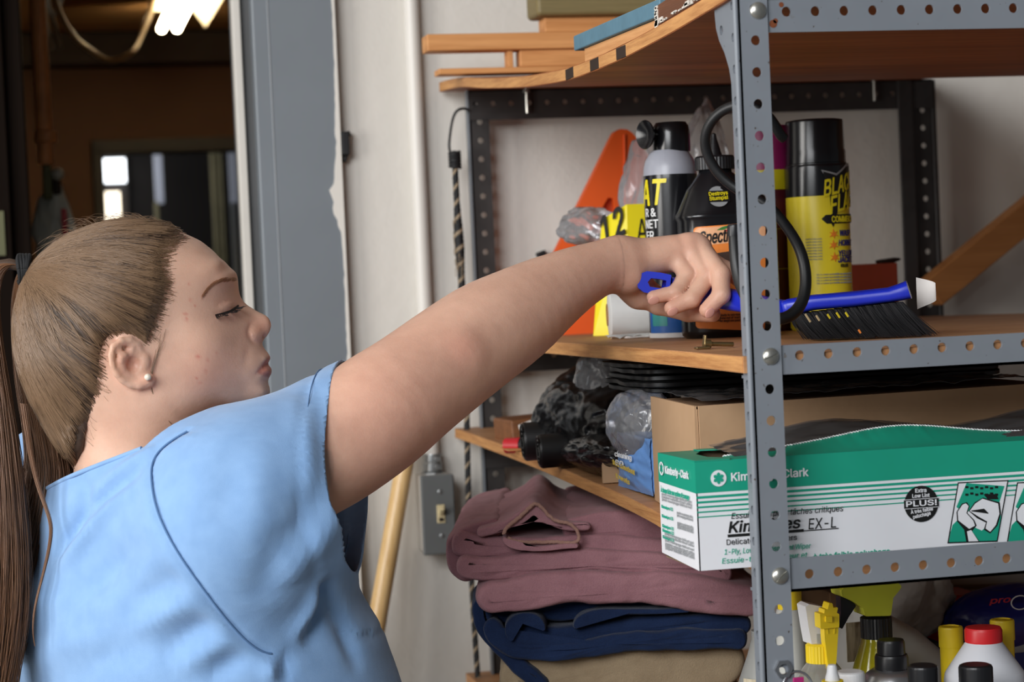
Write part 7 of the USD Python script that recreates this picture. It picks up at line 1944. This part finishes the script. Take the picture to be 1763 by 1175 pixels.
# -- hair: a cap over the scalp, strands combed to the tie, a ponytail
HO = [(316, 400), (300, 390), (268, 381), (230, 378), (190, 382), (150, 394), (110, 413), (76, 440), (54, 466), (40, 500), (30, 545), (29, 590), (38, 640), (58, 692), (84, 742), (112, 784), (140, 800)]
hin = [(u, v, w + 9 if u < 300 else w + 3) for u, v, w in inner if u < 345] + [(170, 740, 92), (140, 720, 84)]
QG = side_field([(330, 412)], [(392, 470), (400, 600), (300, 760), (190, 810)] + HO[::-1], hin)(np.stack([UG.ravel(), VG.ravel()], 1)).reshape(UG.shape)
def TG(u, v): return np.sqrt(np.maximum(samp(QG, u, v), 0))
hairline = sg.Polygon([(320, 398), (322, 404), (310, 414), (298, 428), (289, 446), (286, 466), (290, 490), (288, 512), (278, 535), (270, 556), (262, 580), (256, 600), (250, 596), (240, 580), (222, 574), (202, 577), (189, 590), (184, 612), (186, 640), (180, 668), (170, 700), (160, 735), (152, 775), (146, 815), (60, 815), (0, 700), (0, 350), (320, 350)])
def f_hair(p):
    u, v, w = hl(p)
    Q = samp(QG, u, v); gu, gv = np.gradient(QG, 2.0)
    a, b = samp(gu, u, v), samp(gv, u, v)
    return (w * w - Q) / np.sqrt(a * a + b * b + 4 * w * w + 60.0)
DM = (shapely.distance(shapely.points(UG.ravel(), VG.ravel()), hairline.boundary) * np.where(shapely.contains_xy(hairline, UG.ravel(), VG.ravel()), 1, -1)).reshape(UG.shape)
def f_cap(p):
    u, v, w = hl(p)
    dm = samp(DM, u, v)
    th_ = 7.0 * (1 - np.clip(dm / 22.0, -.9, 1)) ** 1.3
    return np.maximum(f_hair(p) + th_ + 2.6, 6 - dm) * SH
hb1 = np.array([hw(u, v, w) for u in (15, 335) for v in (365, 825) for w in (-165, 165)])
cap = chunk(f_cap, hb1.min(0), hb1.max(0), .0032)
cv, cf, cn = meshkit.arrays(cap, True)
cv = cv + cn * (.0016 * (noise(np.stack([hl(cv)[0] * .012, hl(cv)[1] * .16, hl(cv)[2] * .02], 1), 3) - .5))[:, None]
hair = part(pers, 'hair', (cv, cf), 'hair_base', True)
rh = np.random.default_rng(11)
tie = np.array([47.0, 466.0])
hair_mat('hair_dark', (42, 31, 24), (74, 55, 42)); hair_mat('hair_light', (88, 67, 49), (134, 106, 80))
st, grp = [], [[], [], []]
while len(st) < 7200:
    u0, v0 = rh.uniform(25, 322), rh.uniform(375, 812)
    dm = float(samp(DM, u0, v0)); q = float(samp(QG, u0, v0))
    if dm < -9 or q < 0 or (dm < 8 and rh.random() > ((dm + 9) / 17) ** 1.6): continue
    if dm > 30 and rh.random() < .45: continue
    s = 1 if rh.random() < .74 else -1
    n = 13; t = np.linspace(0, 1, n)
    L = math.hypot(u0 - tie[0], v0 - tie[1])
    end = min(1.0, (rh.uniform(.35, 1.0) if rh.random() < .5 else 1.0))
    t = t * end
    e_ = tie + rh.normal(0, 1, 2) * np.array([3, 9])
    d = e_ - np.array([u0, v0]); per = np.array([-d[1], d[0]]) / max(L, 1)
    bow = (.10 if v0 < 470 else (.04 if v0 < 600 else -.10)) * L
    uu_ = u0 + d[0] * t + per[0] * bow * np.sin(np.pi * t) + .9 * np.sin(t * 9 + rh.uniform(0, 6))
    vv_ = v0 + d[1] * t + per[1] * bow * np.sin(np.pi * t) + .9 * np.sin(t * 8 + rh.uniform(0, 6))
    bl_ = np.clip((samp(DM, uu_, vv_) + 3) / 26, 0, 1); bl_ = bl_ * bl_ * (3 - 2 * bl_)
    ang_ = math.atan2(v0 - tie[1], u0 - tie[0])
    cl_ = float(noise(np.array([[ang_ * 40, L * .008, s * 3.0]]), 8)[0])
    clump = 5.0 * (cl_ - .5) * bl_
    w_ = (T_at(uu_, vv_) + .5) * (1 - bl_) + TG(uu_, vv_) * bl_ + clump + rh.uniform(-1.2, 1.0) * bl_
    k = samp(QG, uu_, vv_) > 0
    if k.sum() < 4: continue
    w_ = np.where(k, w_, 2)
    tone = cl_ + .35 * (rh.random() - .5) + (.3 if dm < 12 else 0)
    grp[0 if tone < .42 else (1 if tone < .62 else 2)].append(hw(uu_, vv_, s * w_)[: n if k.all() else max(4, int(np.argmin(k)) or n)])
    st.append(0)
for q_, m_ in zip(grp, ('hair_dark', 'hair_crown', 'hair_light')): curves(hair, 'scalp_strands', [q for q in q_ if len(q) > 3], .00055, m_)
fly = []
for k in range(170):
    u0 = rh.uniform(110, 315); v0 = np.interp(u0, [54, 76, 110, 150, 190, 230, 268, 300, 322], [466, 440, 413, 394, 382, 378, 381, 390, 404]) + 1
    d = rh.normal(0, 1); h_ = rh.uniform(2, 15); l_ = rh.uniform(14, 46); t = np.linspace(0, 1, 8)
    w0 = rh.normal(0, 30)
    fly.append(hw(u0 - l_ * t + rh.normal(0, 1, 8) * .5, v0 + 4 - h_ * np.sin(np.pi * t * rh.uniform(.5, 1)) - l_ * .0 * t + (u0 < 150) * l_ * t * .4, w0 + rh.normal(0, 6) * t))
for k in range(44):      # soft short hairs at the temple, before and behind the ear
    u0, v0, du, dv = [(rh.uniform(280, 300), rh.uniform(440, 520), -22, 6), (rh.uniform(255, 285), rh.uniform(540, 600), -8, 18), (rh.uniform(184, 196), rh.uniform(600, 690), -16, -12), (rh.uniform(150, 172), rh.uniform(700, 780), -12, -16)][k % 4]
    t = np.linspace(0, 1, 6)
    ux, vx = u0 + du * t * rh.uniform(.6, 1.3), v0 + dv * t * rh.uniform(.5, 1.3) + 2 * np.sin(3 * t)
    fly.append(hw(ux, vx, np.maximum(T_at(ux, vx), TG(ux, vx) - 6) + 1.2))
curves(hair, 'flyaway_hairs', fly, .00024, 'hair_light')
# tie
tm = []
for k in range(5):
    th = np.linspace(0, 2 * np.pi, 40); o = (k - 2) * 3.6
    tm.append(tube(hw(50 + o + 2.0 * np.sin(th * 2 + k), 466 + 23 * np.sin(th), 4 + 21 * np.cos(th)), .0021, 8, False))
part(hair, 'hair_tie', cat(*tm), 'hair_tie', 60, 'black elastic hair tie')
# ponytail bundles
def bundle(g, rad, n, m, name, wv=0.0, width=.0006, seed=0, asp=.8, lo=0.0):
    r_ = np.random.default_rng(seed)
    g = np.array(g, float); c = spline(g, 40); R = np.interp(np.linspace(0, 1, 40), np.linspace(0, 1, len(rad)), rad)
    out = []
    for k in range(n):
        a = r_.uniform(0, 2 * np.pi); q = math.sqrt(r_.random())
        q0 = q * np.where(np.arange(40) < 40, 1, 1)
        ph = r_.uniform(0, 6.28); fr = r_.uniform(2, 5)
        wob = .10 * np.sin(np.linspace(0, fr, 40) * 2 + ph) + .05 * np.sin(np.linspace(0, 14, 40) + ph)
        du = R * (q * math.cos(a) + wob); dw = R * asp * (q * math.sin(a) + wob * .6)
        e = int(40 * (r_.uniform(.72, 1.0))) if r_.random() < .5 else 40
        out.append(hw(c[:, 0] + du, c[:, 1] + .15 * du, c[:, 2] + dw)[:e])
    return out, hw(c[:, 0], c[:, 1], c[:, 2]), R * SH
g1 = [(50, 466, 4), (30, 458, 6), (8, 464, 8), (-8, 500, 10), (-10, 570, 14), (-2, 660, 20), (6, 770, 30), (10, 900, 42), (8, 1030, 46), (-4, 1160, 40), (-14, 1300, 30)]
s1, c1, R1 = bundle(g1, [12, 15, 20, 26, 34, 42, 48, 50, 46, 40, 14], 2600, 'hair_tail', 'x', seed=2)
g2 = [(48, 476, -6), (42, 520, -20), (46, 590, -34), (60, 670, -44), (76, 745, -48), (84, 815, -46), (70, 900, -36), (48, 1010, -24), (28, 1130, -14)]
s2, c2, R2 = bundle(g2, [9, 14, 20, 27, 34, 40, 36, 30, 14], 1300, 'hair_tail', 'x', seed=3)
part(hair, 'ponytail', cat(tube(c1, R1 * .72, 14), tube(c2, R2 * .72, 14)), 'hair_base', 60)
curves(hair, 'ponytail_strands', s1 + s2, .00062, 'hair_tail')
g3 = [(52, 690, 60), (62, 760, 66), (78, 830, 74), (95, 880, 84), (97, 905, 86), (88, 955, 84), (74, 1010, 84), (68, 1050, 86), (71, 1088, 86)]
s3, _, _ = bundle(g3, [6, 5, 4, 3.4, 3, 2.6, 2.0, 1.6, .6], 60, 'hair_tail', 'x', seed=5)
g4 = [(278, 566, 117), (274, 586, 120), (266, 615, 124), (259, 645, 127), (264, 680, 118), (285, 715, 108), (306, 735, 104), (322, 746, 104)]
s4, _, _ = bundle(g4, [6, 4.4, 3.0, 2.0, 1.6, 1.3, 1.0, .6], 12, 'hair_tail', 'x', seed=6)
curves(hair, 'loose_locks', s3, .00045, 'hair_tail'); curves(hair, 'loose_locks', s4, .00022, 'hair_light')

baby = []
while len(baby) < 420:                       # fine short hairs that soften the hairline at the temple
    u0, v0 = rh.uniform(250, 326), rh.uniform(398, 590)
    dm = float(samp(DM, u0, v0))
    if not -16 < dm < 4 or rh.random() > ((dm + 16) / 20) ** 1.5 or float(samp(QH, u0, v0)) < 400: continue
    d = tie - np.array([u0, v0]); d = d / np.linalg.norm(d); l_ = rh.uniform(16, 40); t = np.linspace(0, 1, 6)
    ux, vx = u0 + d[0] * l_ * t, v0 + d[1] * l_ * t + rh.normal(0, 2.5) * np.sin(2 * t)
    b_ = np.clip((samp(DM, ux, vx) + 3) / 26, 0, 1)
    baby.append(hw(ux, vx, T_at(ux, vx) * (1 - b_) + TG(ux, vx) * b_ + .9))
curves(hair, 'baby_hairs', baby, .00024, 'hair_light')
